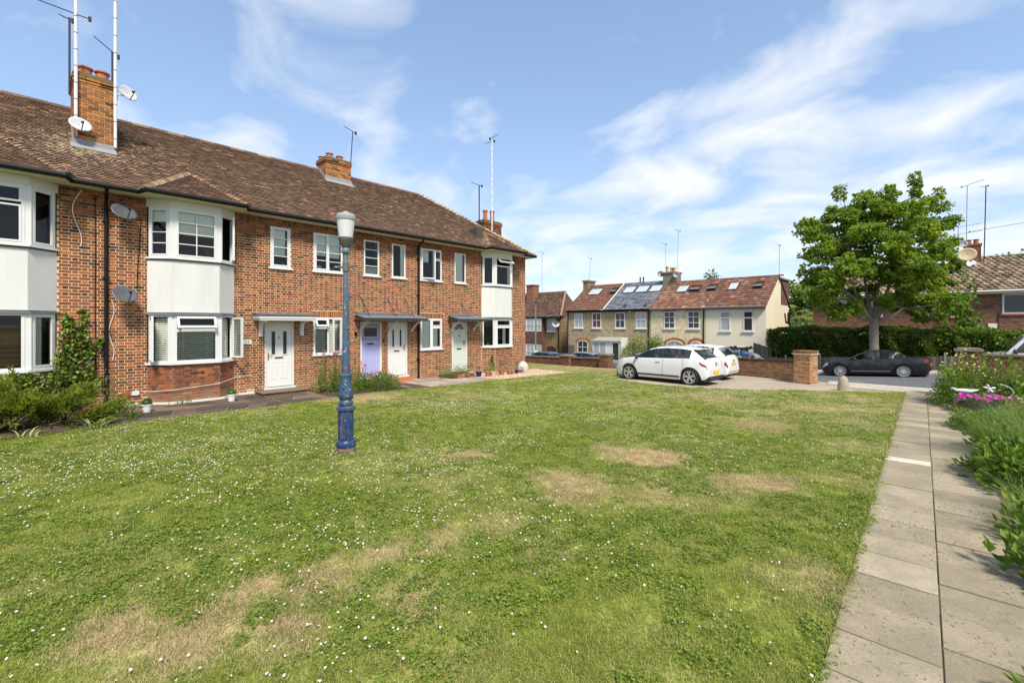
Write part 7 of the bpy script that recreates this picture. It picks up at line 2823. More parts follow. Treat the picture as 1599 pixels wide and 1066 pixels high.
# ------------------------------------------------------------------ right-hand planting
M['planter_wood'] = rnd_mat('weathered_planter', [(0, (.03, .024, .018)), (.6, (.06, .048, .036)), (1, (.11, .09, .068))], .95, .35, 18, .4)
M['cane'] = plain('bamboo_cane', (.36, .26, .14), .8, var=.3, scale=14)
M['white_paint'] = plain('white_ornament', (.78, .77, .74), .5, var=.06)
M['lilac_paint'] = plain('lilac_pink_ornament', (.55, .42, .5), .5, var=.2, scale=20)
zp = g1(.8, 16.4)
pb = thing('planter_box', 'weathered wooden planter trough full of magenta flowers beside the path', 'planter', (.85, 16.45, zp))
for (x0, x1, y0, y1) in ((.22, 1.62, 16.2, 16.24), (.22, 1.62, 16.72, 16.76), (.19, .23, 16.22, 16.74), (1.61, 1.65, 16.22, 16.74)):
 for k in range(2):
  b_ = MB()
  b_.box(x0, x1, y0, y1, zp + .02 + k * .155, zp + .17 + k * .155, random.random())
  b_.build('board', M['planter_wood'], pb)
for (x, y) in ((.17, 16.17), (.17, 16.79), (1.64, 16.17)):
 b_ = MB()
 b_.box(x, x + .06, y - .02, y + .04, zp - .03, zp + .42, .9)
 b_.build('post', M['planter_wood'], pb)
b_ = MB()
b_.box(.24, 1.6, 16.25, 16.71, zp + .02, zp + .27)
b_.build('soil', M['soil'], pb)
def petunias(name, label, x0, x1, y, z, n, m, r=.035):
 t = thing(name, label, 'flowers', ((x0 + x1) / 2, y, z))
 mb = MB()
 P, D, S = [], [], []
 for i in range(n):
  x = random.uniform(x0, x1)
  yy = y + random.uniform(-.2, .18)
  zz2 = z + random.uniform(.0, .12)
  a = random.uniform(0, 6.28)
  f = Vector((random.gauss(0, .4), -1 + random.gauss(0, .3), .5 + random.gauss(0, .3))).normalized()
  s = f.cross(Vector((0, 0, 1))).normalized()
  u = s.cross(f)
  V = [tuple(Vector((x, yy, zz2)) - f * .02)]
  for k in range(10):
   b2 = 2 * math.pi * k / 10
   rr = r * (1.0 if k % 2 == 0 else .86)
   V.append(tuple(Vector((x, yy, zz2)) + s * rr * math.cos(b2) + u * rr * math.sin(b2)))
  mb.add(V, [(0, 1 + k, 1 + (k + 1) % 10) for k in range(10)], random.random())
 for i in range(n * 9):
  P.append((random.uniform(x0 - .05, x1 + .05), y + random.uniform(-.24, .22), z + random.uniform(-.12, .09)))
  D.append((random.gauss(0, 1), random.gauss(-.3, .8), random.uniform(0, 1)))
  S.append(random.uniform(.04, .08))
 mb.build('blossom', M[m], t)
 meshobj('foliage', leaf_mesh('foliage', P, D, S, rng.random(len(P)), M['herb'], .55, .2), t)
petunias('petunias', 'magenta petunias flowering along the wooden planter trough', .26, 1.3, 16.42, zp + .36, 75, 'magenta', .042)
petunias('petunias', 'creamy yellow flowers at the right end of the planter, by the picture edge', 1.32, 1.95, 16.5, zp + .36, 60, 'cream', .03)
mb = MB()
o_ = (.38, 16.95, zp + .50)
mb.ellipsoid((o_[0], o_[1], o_[2]), (.19, .07, .055), 14, 8)
mb.tube([(o_[0] - .15, o_[1], o_[2] + .01), (o_[0] - .21, o_[1], o_[2] + .05), (o_[0] - .26, o_[1], o_[2] + .035)], [.035, .025, .006], 8)
mb.tube([(o_[0] + .14, o_[1], o_[2] + .01), (o_[0] + .27, o_[1], o_[2] + .045)], [.045, .012], 8)
mb.tube([(o_[0], o_[1], o_[2] - .03), (o_[0], o_[1], zp)], .008, 5)
o = mb.build('bird_ornament', M['white_paint'], smooth=50)
tag(o, 'white bird ornament on a stick above the magenta flowers', 'garden ornament')
t = thing('windmill_ornament', 'pink and white petalled garden windmill leaning over the planter', 'garden ornament', (.95, 16.95, zp))
for k in range(5):
 q = MB()
 a = 2 * math.pi * k / 5 + .3 + (k % 2) * .35
 cx_, cz_ = .84 + .062 * math.cos(a), zp + .60 + .062 * math.sin(a)
 q.ellipsoid((0, 0, 0), (.058, .022, .026), 10, 6)
 ca, sa = math.cos(a), math.sin(a)
 q.v = [(cx_ + x * ca - z * sa, 16.93 + y + .04 * x, cz_ + x * sa + z * ca) for x, y, z in q.v]
 q.build('petal', M['lilac_paint' if k % 2 else 'white_paint'], t, smooth=True)
q = MB()
q.ellipsoid((.84, 16.92, zp + .60), (.022, .02, .022), 8, 6)
q.build('hub', M['white_paint'], t, smooth=True)
q = MB()
q.tube([(.84, 16.96, zp + .62), (.86, 17.0, zp)], .008, 5)
q.build('stick', M['cane'], t)
q = MB()
q.tube([(.92 + .34 * math.sin(t), 16.9, zp + .36 + .19 * (1 + math.cos(t))) for t in np.linspace(.3, 2.9, 12)], .007, 6)
o = q.build('wire_hoop', M['white_pole'])
tag(o, 'curved pale wire hoop arching right of the garden windmill', 'garden hoop')
t = stalks('rose_bush', 'tall rose bush with pale yellow blooms beside the path end', 'rose bush', (.42, 18.4), .5, 56, .8, 1.6, 'herb', (.07, .14), per=30, flower='yellow', lean=.16, aspect=.6, fl_n=1, fl_r=.026)
mound('rose_bush', 'low leafy skirt of the roses hanging over the path end', 'shrub', (.22, 17.8), .5, .9, 1.0, 2600, 'herb', (.05, .1), up=.3)
stalks('vegetable_plants', 'tall bean plants climbing in front of the dark wall on the right', 'plant', (1.6, 18.9), 1.0, 95, .8, 1.6, 'herb', (.08, .16), per=24, lean=.12, aspect=.6)
mound('vegetable_plants', 'broad leaved vegetable plants filling the bed behind the planter', 'plant', (1.6, 17.6), .9, .6, .75, 2600, 'herb', (.07, .13), up=.4, aspect=.7)
stalks('vegetable_plants', 'pale feathery green plants near the right picture edge before the wall', 'plant', (2.6, 18.0), .7, 40, .9, 1.6, 'herb_pale', (.06, .11), per=22, lean=.1)
mound('vegetable_plants', 'dense green plants at the right picture edge behind the cream flowers', 'plant', (2.5, 17.0), .7, .5, .8, 2000, 'herb', (.06, .12), up=.4, aspect=.6)
for i, (x, y, h, lx, lab) in enumerate(((.28, 18.0, 1.35, .02, 'straight bamboo cane at the left edge of the rose bush'), (.62, 19.3, 1.15, .03, 'bamboo cane leaning left in front of the dark pier'), (.80, 18.9, 1.25, -.05, 'thick bamboo cane, nearest the right side of the pier'), (.95, 18.7, .95, .05, 'short bamboo cane beside the dark pier'),
                                     (1.30, 18.8, 1.2, .12, 'crooked bamboo cane leaning right against the dark wall'), (1.18, 18.8, .7, .0, 'lowest bamboo cane, between the pier and the crooked cane'))):
 q = MB()
 z = g1(x, y)
 q.tube([(x, y, z), (x + lx * .4, y, z + h * .6), (x + lx, y, z + h)], [.014, .012, .010], 6)
 o = q.build('garden_cane', M['cane'])
 tag(o, lab, 'garden cane', 'bamboo canes in the vegetable bed')
mound('ground_cover', 'strawberry like leafy plant sprawling on the path before the planter', 'plant', (.62, 13.6), .5, 1.0, .32, 1500, 'herb', (.06, .11), up=.6, aspect=.75)
mound('weeds', 'leafy weeds with pink tips between the grass and the planter', 'weed', (1.25, 14.9), .55, .8, .45, 900, 'herb_pale', (.05, .1), up=.4)
grass_clump('tall_grass', 'tall arching seed grass overhanging the planter corner', (1.35, 13.2), .5, 700, .7, 1.3, 'grassy', 'long grass beside the path', .24)
grass_clump('tall_grass', 'large clump of long green blades at the right edge of the path', (1.15, 10.9), .6, 1900, .6, 1.25, 'grassy', 'long grass beside the path', .26)
stalks('leafy_weed', 'pale leafy stems standing among the long grass beside the path', 'weed', (.95, 10.3), .4, 30, .35, .75, 'herb_pale', (.05, .10), per=16, lean=.14)
grass_clump('tall_grass', 'long pale blades leaning over the slabs beside the big leaves', (1.0, 9.6), .45, 900, .45, .95, 'grassy', 'long grass beside the path', .5)
mound('broad_leaved_weed', 'broad dark leaves at the foot of the long grass clump', 'weed', (.74, 8.9), .5, .8, .5, 1700, 'herb', (.06, .13), up=.5, aspect=.6)
mound('broad_leaved_weed', 'light green sprig stretching left over the slabs', 'weed', (.42, 9.35), .34, .14, .12, 90, 'herb', (.07, .13), up=.3, aspect=.5, stems=4)
mound('broad_leaved_weed', 'leafy sapling shoots beside the path below the strawberry plant', 'weed', (.62, 11.4), .3, .4, .42, 220, 'herb', (.08, .14), up=.5, aspect=.6)
grass_clump('tall_grass', 'thin blades of grass sprouting at the near right path edge', (.86, 7.3), .32, 480, .35, .75, 'grassy', 'long grass beside the path', .35)
mound('nettle', 'light green nettle like plant at the right picture edge', 'weed', (.74, 6.6), .34, .5, .42, 620, 'herb', (.05, .10), up=.5, aspect=.5)
mound('nettle', 'rounded leaf plant nearest the camera at the right picture edge', 'weed', (.68, 5.6), .32, .42, .34, 300, 'herb', (.08, .14), up=.6, aspect=.75)
mound('nettle', 'small bright leaf at the bottom right corner of the path', 'weed', (.46, 3.75), .14, .2, .18, 70, 'herb', (.07, .12), up=.6, aspect=.7, stems=2)
for i in range(26):
 s_ = random.choice([random.uniform(14.2, 18.5), random.uniform(4, 18)])
 x_ = path_x(s_) + .008
 nblade = 14
 P = np.stack([x_ + rng.normal(0, .012, nblade), s_ + rng.normal(0, .08, nblade), np.full(nblade, g1(x_, s_) + .005)], 1)
 if i == 0:
  allP = P
 else:
  allP = np.concatenate([allP, P])
me = blade_mesh('joint_weeds', allP, np.stack([rng.normal(0, .5, len(allP)), rng.normal(0, .5, len(allP)), np.ones(len(allP))], 1), rng.uniform(.02, .06, len(allP)), np.full(len(allP), .007), rng.random(len(allP)), M['blade'], .5, 2)
o = lk(bpy.data.objects.new('joint_weeds', me))
tag(o, 'tiny grass tufts sprouting from the centre joint of the path', 'weeds', kind='stuff')
n = 9500
s_ = rng.uniform(1.5, 20.3, n)
x_ = np.array([path_x(a) for a in s_]) - .535 - np.abs(rng.normal(0, .03, n))
P = np.stack([x_, s_, gz(x_, s_)], 1)
a = rng.uniform(0, 6.28, 500)
q = np.abs(rng.normal(.17, .05, 500))
P2 = np.stack([-7.06 + q * np.cos(a), 3.51 + q * np.sin(a), np.zeros(500)], 1)
P = np.concatenate([P, P2])
D = np.stack([rng.normal(.35, .5, len(P)), rng.normal(0, .5, len(P)), np.ones(len(P))], 1)
me = blade_mesh('grass_fringe', P, D, rng.uniform(.04, .10, len(P)), rng.uniform(.003, .006, len(P)), rng.random(len(P)), M['blade'], .5, 3)
o = lk(bpy.data.objects.new('grass_fringe', me))
tag(o, 'longer uncut grass along the path edge and round the lamp foot', 'grass', kind='stuff')
# ------------------------------------------------------------------ far houses
M['stock'] = brick_tex_mat('yellow_stock_brick', 'x', ((.38, .295, .16), (.28, .22, .12)), (.36, .30, .19))
M['stock_dark'] = brick_tex_mat('brown_stock_brick', 'x', ((.30, .19, .075), (.17, .11, .05)), (.22, .17, .10))
M['cream_brick'] = brick_tex_mat('cream_painted_brick', 'x', ((.70, .60, .39), (.64, .54, .34)), (.6, .51, .33))
M['cream_render'] = plain('cream_render', (.74, .67, .52), .9, var=.06, scale=.8, bumps=.08)
M['cream_gable'] = plain('cream_gable', (.70, .63, .44), .9, var=.10, scale=.7, bumps=.08)
M['red_x'] = brick_tex_mat('red_brick_far', 'x', ((.27, .10, .05), (.17, .065, .038)), (.24, .16, .10))
M['red_y'] = brick_tex_mat('red_brick_far_side', 'y', ((.27, .10, .05), (.17, .065, .038)), (.24, .16, .10))
M['stock_y'] = brick_tex_mat('stock_side', 'y', ((.30, .235, .125), (.24, .19, .105)), (.30, .25, .16))
M['orange_arch'] = rnd_mat('arch_brick', [(0, (.33, .10, .03)), (1, (.45, .17, .06))], .9, .25, 20, .2)
M['tile_red'] = rnd_mat('far_tile_red', [(0, (.13, .064, .042)), (.6, (.175, .083, .053)), (1, (.235, .115, .075))], .9, .3, 5, .2)
M['tile_mott'] = rnd_mat('far_tile_mottled', [(0, (.15, .07, .045)), (.5, (.21, .102, .064)), (.9, (.27, .145, .095)), (1, (.42, .26, .18))], .9, .4, 4, .2)
M['tile_brn'] = rnd_mat('far_tile_brown', [(0, (.12, .06, .04)), (.5, (.17, .085, .055)), (.9, (.22, .115, .075)), (1, (.33, .21, .15))], .9, .4, 4, .2)
M['slate'] = rnd_mat('far_slate', [(0, (.10, .115, .14)), (.6, (.16, .175, .20)), (1, (.22, .235, .26))], .7, .25, 5, .1)
M['tile_old'] = rnd_mat('far_tile_old', [(0, (.07, .04, .03)), (.6, (.13, .07, .05)), (1, (.19, .12, .08))], .95, .5, 2.5, .2)
M['pane_dark'] = plain('far_pane_dark', (.035, .04, .045), .06, var=.4, scale=2)
M['pane_pale'] = plain('far_pane_net', (.36, .38, .38), .15, var=.2, scale=6)
M['pane_red'] = plain('far_pane_red', (.13, .03, .02), .2, var=.4, scale=6)
M['sky_pane'] = plain('rooflight_glass', (.42, .47, .50), .05, var=.1)
M['stone_sill'] = plain('stone_sill', (.66, .64, .58), .8, var=.08)
def fwindow(t, x0, x1, z0, z1, s, pane='pane_dark', bars=(1, 1), arch=0.0, fr=.07, sill=True, frame_m='upvc', name='window'):
 T = frame((x0, s, z0), (1, 0, 0), (0, -1, 0))
 w, h = x1 - x0, z1 - z0
 mb = MB(T)
 n0, n1 = -.024, .045
 top_ = h - arch
 mb.box(0, fr, n0, n1, 0, top_)
 mb.box(w - fr, w, n0, n1, 0, top_)
 mb.box(fr, w - fr, n0, n1, 0, fr)
 if arch:
  k = 8
  pts = [(w * i / k, top_ + arch * math.sin(math.pi * i / k) ** .8) for i in range(k + 1)]
  for a, b in zip(pts, pts[1:]):
   mb.slab([(a[0], n0, a[1] - fr), (b[0], n0, b[1] - fr), (b[0], n0, b[1]), (a[0], n0, a[1])], (0, n1 - n0, 0))
 else:
  mb.box(fr, w - fr, n0, n1, h - fr, h)
 nv, nh = bars
 for i in range(nv):
  x = w * (i + 1) / (nv + 1)
  mb.box(x - .02, x + .02, n0, n1 - .004, fr, h - fr)
 for i in range(nh):
  z = h * (i + 1) / (nh + 1)
  mb.box(fr, w - fr, n0, n1 - .002 if i != nh // 2 else n1 + .01, z - .025, z + .025)
 W_ = mb.build(name, M[frame_m], t)
 p = MB(T)
 poly = [(fr, n0 + .03, fr), (w - fr, n0 + .03, fr), (w - fr, n0 + .03, top_ - (0 if arch else fr))]
 if arch:
  poly += [(w * (1 - i / 8), n0 + .03, top_ - .02 + (arch - .04) * math.sin(math.pi * i / 8) ** .8) for i in range(1, 8)]
 poly += [(fr, n0 + .03, top_ - (0 if arch else fr))]
 p.add(poly, [tuple(reversed(range(len(poly))))])
 p.build('pane', M[pane], W_)
 if sill:
  q = MB(T)
  q.box(-.1, w + .1, -.05, .10, -.12, 0)
  q.build('sill', M['stone_sill'], W_)
 return W_
def far_roof(t, x0, x1, s0, z0, s1, z1, m, course=.3, tw=.3, name='roof', hipl=0.0, hipr=0.0, skip=(), thick=.055, pantile=False):
 """tiled slope from eave (s0,z0) to ridge (s1,z1), each tile its own small raised slab"""
 SLn = math.hypot(s1 - s0, z1 - z0)
 V = np.array([0, (s1 - s0) / SLn, (z1 - z0) / SLn])
 Nv = np.array([0, -V[2], V[1]])
 E = np.array([x0, s0, z0])
 dk = MB()
 a = [E, E + [x1 - x0, 0, 0], E + [x1 - x0 - hipr, 0, 0] + V * SLn, E + [hipl, 0, 0] + V * SLn]
 dk.add([tuple(p) for p in a] + [(x0 + hipl, s1 + (s1 - s0), z0), (x1 - hipr, s1 + (s1 - s0), z0)], [(0, 1, 2, 3), (3, 2, 5, 4)] + ([(0, 3, 4)] if hipl else []) + ([(1, 5, 2)] if hipr else []), .4)
 R_ = dk.build(name, M[m], t)
 mb = MB()
 v, k = 0.0, 0
 while v < SLn - .05:
  f = v / SLn
  u = -(tw / 2 if k % 2 else 0)
  ua, ub = hipl * f, (x1 - x0) - hipr * f
  while u < x1 - x0:
   a, b = max(u, ua), min(u + tw - .012, ub)
   if b - a > .05:
    l_ = min(course + .04, SLn - v)
    lift = thick + random.uniform(-.006, .006)
    o_ = E + np.array([a, 0, 0]) + V * v
    w_ = np.array([b - a, 0, 0])
    q = random.random()
    if pantile:
     V8 = []
     for (vv, ll) in ((0, lift + .02), (l_, .012)):
      for (fu, hh) in ((0, 0), (.22, .05), (.45, .055), (.62, .0), (1, .0)):
       V8.append(tuple(o_ + w_ * fu + V * vv + Nv * (ll + hh)))
     mb.add(V8 + [tuple(o_ + Nv * -.005), tuple(o_ + w_ + Nv * -.005)], [(i, i + 1, 6 + i, 5 + i) for i in range(4)] + [(10, 11, 4, 3, 2, 1, 0)], q)
    else:
     P = [o_ + Nv * lift, o_ + w_ + Nv * lift, o_ + w_ + V * l_ + Nv * .005, o_ + V * l_ + Nv * .005, o_ - Nv * .002, o_ + w_ - Nv * .002]
     mb.add([tuple(p) for p in P], [(0, 1, 2, 3), (4, 5, 1, 0), (4, 0, 3), (1, 5, 2)], q)
   u += tw
  v += course
  k += 1
 o = mb.build('roof_tile', M[m], R_)
 o['kind'] = 'stuff'
 x = x0 + hipl
 r = MB()
 while x < x1 - hipr - .1:
  r.slab([(x, s1 - .12, z1 - .02), (x + .43, s1 - .12, z1 - .02), (x + .43, s1, z1 + .09), (x, s1, z1 + .09)], (0, .02, -.02), random.random())
  r.slab([(x, s1, z1 + .092), (x + .43, s1, z1 + .092), (x + .43, s1 + .14, z1 - .02), (x, s1 + .14, z1 - .02)], (0, -.02, -.02), random.random())
  x += .45
 o = r.build('ridge_tile', M[m], R_)
 o['kind'] = 'stuff'
 return R_, E, V, Nv, SLn
def rooflight(t, x0, x1, E, V, Nv, v0, v1, opened=False):
 U = np.array([1.0, 0, 0])
 T = frame(E + U * (x0 - E[0]) + V * v0 + Nv * .05, U, Nv, V)
 w, h = x1 - x0, v1 - v0
 mb = MB(T)
 for (a, b, c, d) in ((0, .07, 0, h), (w - .07, w, 0, h), (.07, w - .07, 0, .09), (.07, w - .07, h - .07, h)):
  mb.box(a, b, -.05, .05, c, d)
 mb.add([(.07, -.02, .09), (w - .07, -.02, .09), (w - .07, -.02, h - .07), (.07, -.02, h - .07)], [(0, 3, 2, 1)])
 W_ = mb.build('rooflight', M['dark_metal'], t)
 ang = math.radians(22 if opened else 0)
 T2 = frame(E + U * (x0 - E[0]) + V * v0 + Nv * .06 + (V * h * .5 if opened else 0), U, Nv * math.cos(ang) + V * math.sin(ang), V * math.cos(ang) - Nv * math.sin(ang))
 z0 = -h * .5 if opened else 0
 q = MB(T2)
 for (a, b, c, d) in ((.05, .11, z0 + .05, z0 + h - .05), (w - .11, w - .05, z0 + .05, z0 + h - .05), (.11, w - .11, z0 + .05, z0 + .12), (.11, w - .11, z0 + h - .12, z0 + h - .05)):
  q.box(a, b, .0, .04, c, d)
 q.build('sash', M['upvc'] if not opened else M['metal_grey'], W_)
 p = MB(T2)
 p.add([(.11, .02, z0 + .12), (w - .11, .02, z0 + .12), (w - .11, .02, z0 + h - .12), (.11, .02, z0 + h - .12)], [(0, 3, 2, 1)])
 p.build('pane', M['sky_pane'], W_)
def arch_ring(t, x0, x1, z0, rise, s, th=.24):
 mb = MB()
 k = 11
 cx_ = (x0 + x1) / 2
 w = (x1 - x0) / 2
 for i in range(k):
  a0, a1 = math.pi * (1 - i / k) - .01, math.pi * (1 - (i + 1) / k) + .01
  P = []
  for (a, e) in ((a0, 0), (a1, 0), (a1, th), (a0, th)):
   P.append((cx_ + (w + e) * math.cos(a), s - .015, z0 + (rise + e) * math.sin(a)))
  mb.slab(P, (0, .03, 0), random.random())
 o = mb.build('arch_brick', M['orange_arch'], t)
 o['kind'] = 'stuff'
TS = 39.0
houses = [
 ('terraced house of yellow stock brick with a brown red roof, left end of the row', -28.95, -24.4, 'stock', 'tile_red', [(-28.03, -26.98, 'pane_pale'), (-25.82, -24.78, 'pane_red')], [(-27.9, -26.45, False), (-25.2, -23.85 - .75, True)]),
 ('terraced house of yellow stock brick with a grey slate roof and three rooflights', -24.4, -19.52, 'stock', 'slate', [(-23.17, -22.13, 'pane_dark'), (-20.99, -19.95, 'pane_pale')], [(-23.7, -22.5, False), (-22.3, -21.05, False), (-20.85, -19.65, False)]),
 ('terraced house painted cream with a mottled red roof and orange door arch', -19.50, -14.55, 'cream_brick', 'tile_mott', [(-18.22, -17.22, 'pane_dark'), (-16.08, -15.06, 'pane_dark')], [(-18.0, -17.0, False), (-16.85, -15.85, True), (-15.25, -14.65 + .2, True)]),
 ('cream rendered end house with a plain gable and brown roof', -14.53, -9.98, 'cream_render', 'tile_brn', [(-13.36, -12.61, 'pane_pale'), (-11.6, -10.9, 'pane_dark')], [(-13.45, -12.7, False), (-11.5, -10.75, True)])]
for hi, (lab, x0, x1, wm, rm, wins, rls) in enumerate(houses):
 t = thing('terraced_house', lab, 'house', ((x0 + x1) / 2, TS, -1.5), group='terraced houses across the street')
 zr = 6.28 if hi < 2 else 6.1
 sr = 42.85 if hi < 2 else 42.6
 mb = MB()
 mb.box(x0, x1, TS, TS + .3, -2.0, 3.5)
 mb.build('wall', M[wm], t)
 mb = MB()
 mb.box(x0, x1, TS + 7.0, TS + 7.3, -2.0, 3.5)
 mb.build('rear_wall', M[wm], t)
 gm = MB()
 for xx in (x0 + .001, x1 - .301) if hi in (0, 3) else ():
  gm.slab([(xx, TS + .301, -2.0), (xx, TS + 6.99, -2.0), (xx, TS + 6.99, 3.5), (xx, sr, zr - .15), (xx, TS + .301, 3.5 + .15)], (.3, 0, 0))
 if gm.v:
  gm.build('gable_wall', M['stock_y' if hi == 0 else 'cream_gable'], t)
 R_, E, V, Nv, SLn = far_roof(t, x0 - (.12 if hi == 0 else 0), x1 + (.10 if hi == 3 else 0), TS - .28, 3.46, sr, zr, rm, .34 if rm != 'slate' else .26, .33)
 for (a, b, op_) in rls:
  v0 = SLn * (.60 if hi < 2 else .56)
  rooflight(t, a, b, E, V, Nv, v0, v0 + SLn * .24, op_)
 gb = MB()
 gb.tube([(x0, TS - .33, 3.44), (x1, TS - .33, 3.44)], .06, 6)
 gb.box(x0, x1, TS - .26, TS - .002, 3.30, 3.42)
 gb.build('gutter', M['black' if hi < 2 else 'lead'], t)
 for (a, b, pn) in wins:
  z0, z1 = (1.70, 3.2) if hi < 3 else (1.53, 3.1)
  if hi < 3:
   fwindow(t, a, b, z0, z1, TS, pn, (1, 1 if hi < 2 else 2))
   lt = MB()
   for k in range(9):
    lt.box(a - .1 + k * (b - a + .2) / 9 + .008, a - .1 + (k + 1) * (b - a + .2) / 9 - .008, TS - .012, TS + .02, z1 + .01, z1 + .1, random.random())
   o = lt.build('lintel_brick', M['orange_arch'], t)
   o['kind'] = 'stuff'
  else:
   W_ = fwindow(t, a, b, z0, z1, TS, pn, (0, 0))
   q = MB(frame((a, TS, z0), (1, 0, 0), (0, -1, 0)))
   q.box(.07, b - a - .07, -.05, .03, 1.0, 1.1)
   q.build('transom', M['upvc'], W_)
 if hi == 0:
  fwindow(t, -27.62, -26.35, -1.0, .42, TS, 'pane_dark', (1, 1), .22)
  arch_ring(t, -27.7, -26.27, .20, .24, TS)
  P = MB()
  px0, px1, pf = -24.9, -21.95, TS - 1.35
  pr_ = MB()
  pr_.slab([(px0 - .1, pf - .15, .45), (px1 + .1, pf - .15, .45), (px1 + .1, TS - .02, .75), (px0 - .1, TS - .02, .75)], (0, 0, .06))
  pr_.build('porch_roof', plain('polycarbonate', (.35, .37, .33), .3, var=.1), t)
  for xx in np.linspace(px0, px1 - .09, 5):
   P.box(xx, xx + .09, pf, pf + .09, -1.75, .45)
  P.box(px0, px1, pf - .01, pf + .10, .30, .449)
  P.build('porch_frame', M['upvc'], t)
  for k, xx in enumerate(np.linspace(px0, px1 - .09, 5)[:4]):
   g_ = MB()
   nx = (px1 - .09 - px0) / 4
   g_.box(xx + .092, xx + nx - .002, pf + .03, pf + .05, -1.75, .29)
   g_.build('porch_panel', M['upvc' if k == 2 else 'pane_dark' if k == 3 else 'pane_pale'], t)
  cm = MB()
  cm.box(px1 + .12, px1 + .16, pf, TS, -1.75, .8)
  cm.build('porch_side', M['upvc'], t)
  for k in range(9):
   q = MB()
   q.box(-28.75, -28.0, TS - .08, TS - .05, -1.2 + k * .125, -1.2 + k * .125 + .10)
   q.build('gate_slat', M['fence'], t)
  chm = MB()
  chm.box(-29.15, -28.5, 42.2, 43.6, 5.2, 6.75)
  chm.build('chimney', M['stock_dark'], t)
  chm = MB()
  chm.box(-29.25, -28.4, 42.1, 43.7, 6.751, 6.92)
  chm.build('chimney_cap', M['coping_stone'], t)
 if hi == 1:
  fwindow(t, -21.9, -20.9, -1.0, .45, TS, 'pane_dark', (1, 1), .2)
  arch_ring(t, -22.0, -20.8, .22, .26, TS)
  vb = MB()
  for xx in (-22.55, -22.2):
   vb.lathe([(.07, 0), (.07, .5), (.1, .5), (.1, .56)], (xx, 42.8, 6.3), 8)
  vb.build('flue_pipe', M['dark_metal'], t)
  vb = MB()
  for xx in (-22.3, -20.2):
   vb.slab([(xx, TS - .02, 3.72), (xx + .2, TS - .02, 3.72), (xx + .2, TS + .3, 3.93), (xx, TS + .3, 3.93)], (0, -.03, .06))
  vb.build('tile_vent', M['dark_metal'], t)
  q = MB()
  q.lathe([(.05, 0), (.12, .05), (.12, .12)], (-21.55, TS - .1, 3.2), 8)
  q.build('alarm_box', M['upvc'], t)
  q = MB()
  q.box(-24.42, -24.36, TS - .8, TS + 3.9, 3.46, 3.5)
  q.build('verge', M['upvc'], t)
  vv = MB()
  vv.slab([tuple(E + Nv * .09), tuple(E + np.array([.12, 0, 0]) + Nv * .09), tuple(E + np.array([.12, 0, 0]) + V * SLn + Nv * .09), tuple(E + V * SLn + Nv * .09)], (0, 0, .02))
  vv.build('verge_strip', M['stone_sill'], t)
  chm = MB()
  chm.box(-19.75, -18.55, 42.0, 43.4, 5.2, 6.95)
  chm.box(-19.85, -18.45, 41.9, 43.5, 6.951, 7.08)
  c_ = chm.build('chimney', plain('sooty_render', (.2, .17, .11), .95, var=.4, scale=3), t)
  for (xx, hh) in ((-19.5, .55), (-19.05, .42), (-18.8, .4)):
   q = MB()
   q.lathe([(.16, 0), (.13, .1), (.12, hh - .1), (.17, hh - .08), (.17, hh)], (xx, 42.4, 7.08), 10)
   q.build('chimney_pot', plain('buff_pot', (.42, .25, .11), .85, var=.2), c_, smooth=40)
 if hi == 2:
  for (a, b) in ((-18.1, -16.4), (-15.95, -14.75)):
   fwindow(t, a + .1, b - .1, -1.5, .62, TS, 'pane_pale', (1, 0), .3, sill=False, name='door_surround')
   arch_ring(t, a + .05, b - .05, .30, .38, TS, .22)
  vv = MB()
  vv.slab([tuple(E + Nv * .09), tuple(E + np.array([.2, 0, 0]) + Nv * .09), tuple(E + np.array([.2, 0, 0]) + V * SLn + Nv * .09), tuple(E + V * SLn + Nv * .09)], (0, 0, .02))
  vv.build('verge_strip', M['tile_red'], t)
 if hi == 3:
  fwindow(t, -12.6, -11.2, -.55, .28, TS, 'pane_dark', (1, 0))
  dm = MB()
  dm.box(-11.6, -9.97, 43.4, 46.2, 3.7, 5.85)
  dm.build('rear_dormer', M['tile_old'], t)
  dm = MB()
  dm.box(-11.7, -9.85, 43.3, 46.3, 5.851, 5.98)
  dm.build('dormer_roof', M['lead'], t)
  pp_ = MB()
  pp_.tube([(-9.93, 46.1, 3.4), (-9.93, 46.1, -1.5)], .07, 6)
  pp_.tube([(-9.93, 46.0, 2.2), (-9.93, 44.9, 2.3), (-9.93, 44.5, 3.0)], .05, 6)
  pp_.tube([(-9.93, 45.6, 2.2), (-9.93, 45.6, 3.1)], .05, 6)
  pp_.build('downpipe', M['black'], t)
 else:
  dp = MB()
  dp.tube([(x0 + (.12 if hi == 0 else x1 - x0 - .15), TS - .07, 3.4), (x0 + (.12 if hi == 0 else x1 - x0 - .15), TS - .07, -1.6)], .05, 6)
  dp.build('downpipe', M['black'], t)
for lab, b0, b1, hd in (('thin aerial on the chimney at the left end of the terrace', (-28.8, 42.8, 6.9), (-28.55, 42.8, 9.4), .35), ('thin aerial left of the pair on the middle terrace chimney', (-19.7, 42.6, 7.0), (-19.8, 42.6, 9.9), .3), ('taller thin aerial right of the pair on the middle terrace chimney', (-18.6, 42.6, 7.0), (-18.45, 42.6, 11.0), .35),
                     ('single thin aerial mast behind the cream gable', (-10.05, 43.2, 5.8), (-10.05, 43.2, 8.7), .2)):
 aerial(lab, b0, b1, .022, [(b1, (-.7, -.3, .3), hd * 1.6, 5, .1, False)], 'metal_grey')
dish('d', 'thin ring like dish on the left of the terrace chimney', (-19.95, 42.0, 6.95), (.5, -.8, .3), .33, 'dish_grey', False)
dish('d', 'dark round dish on the right of the terrace chimney', (-18.35, 41.9, 6.75), (.5, -.8, .3), .36, 'dish_grey', False)
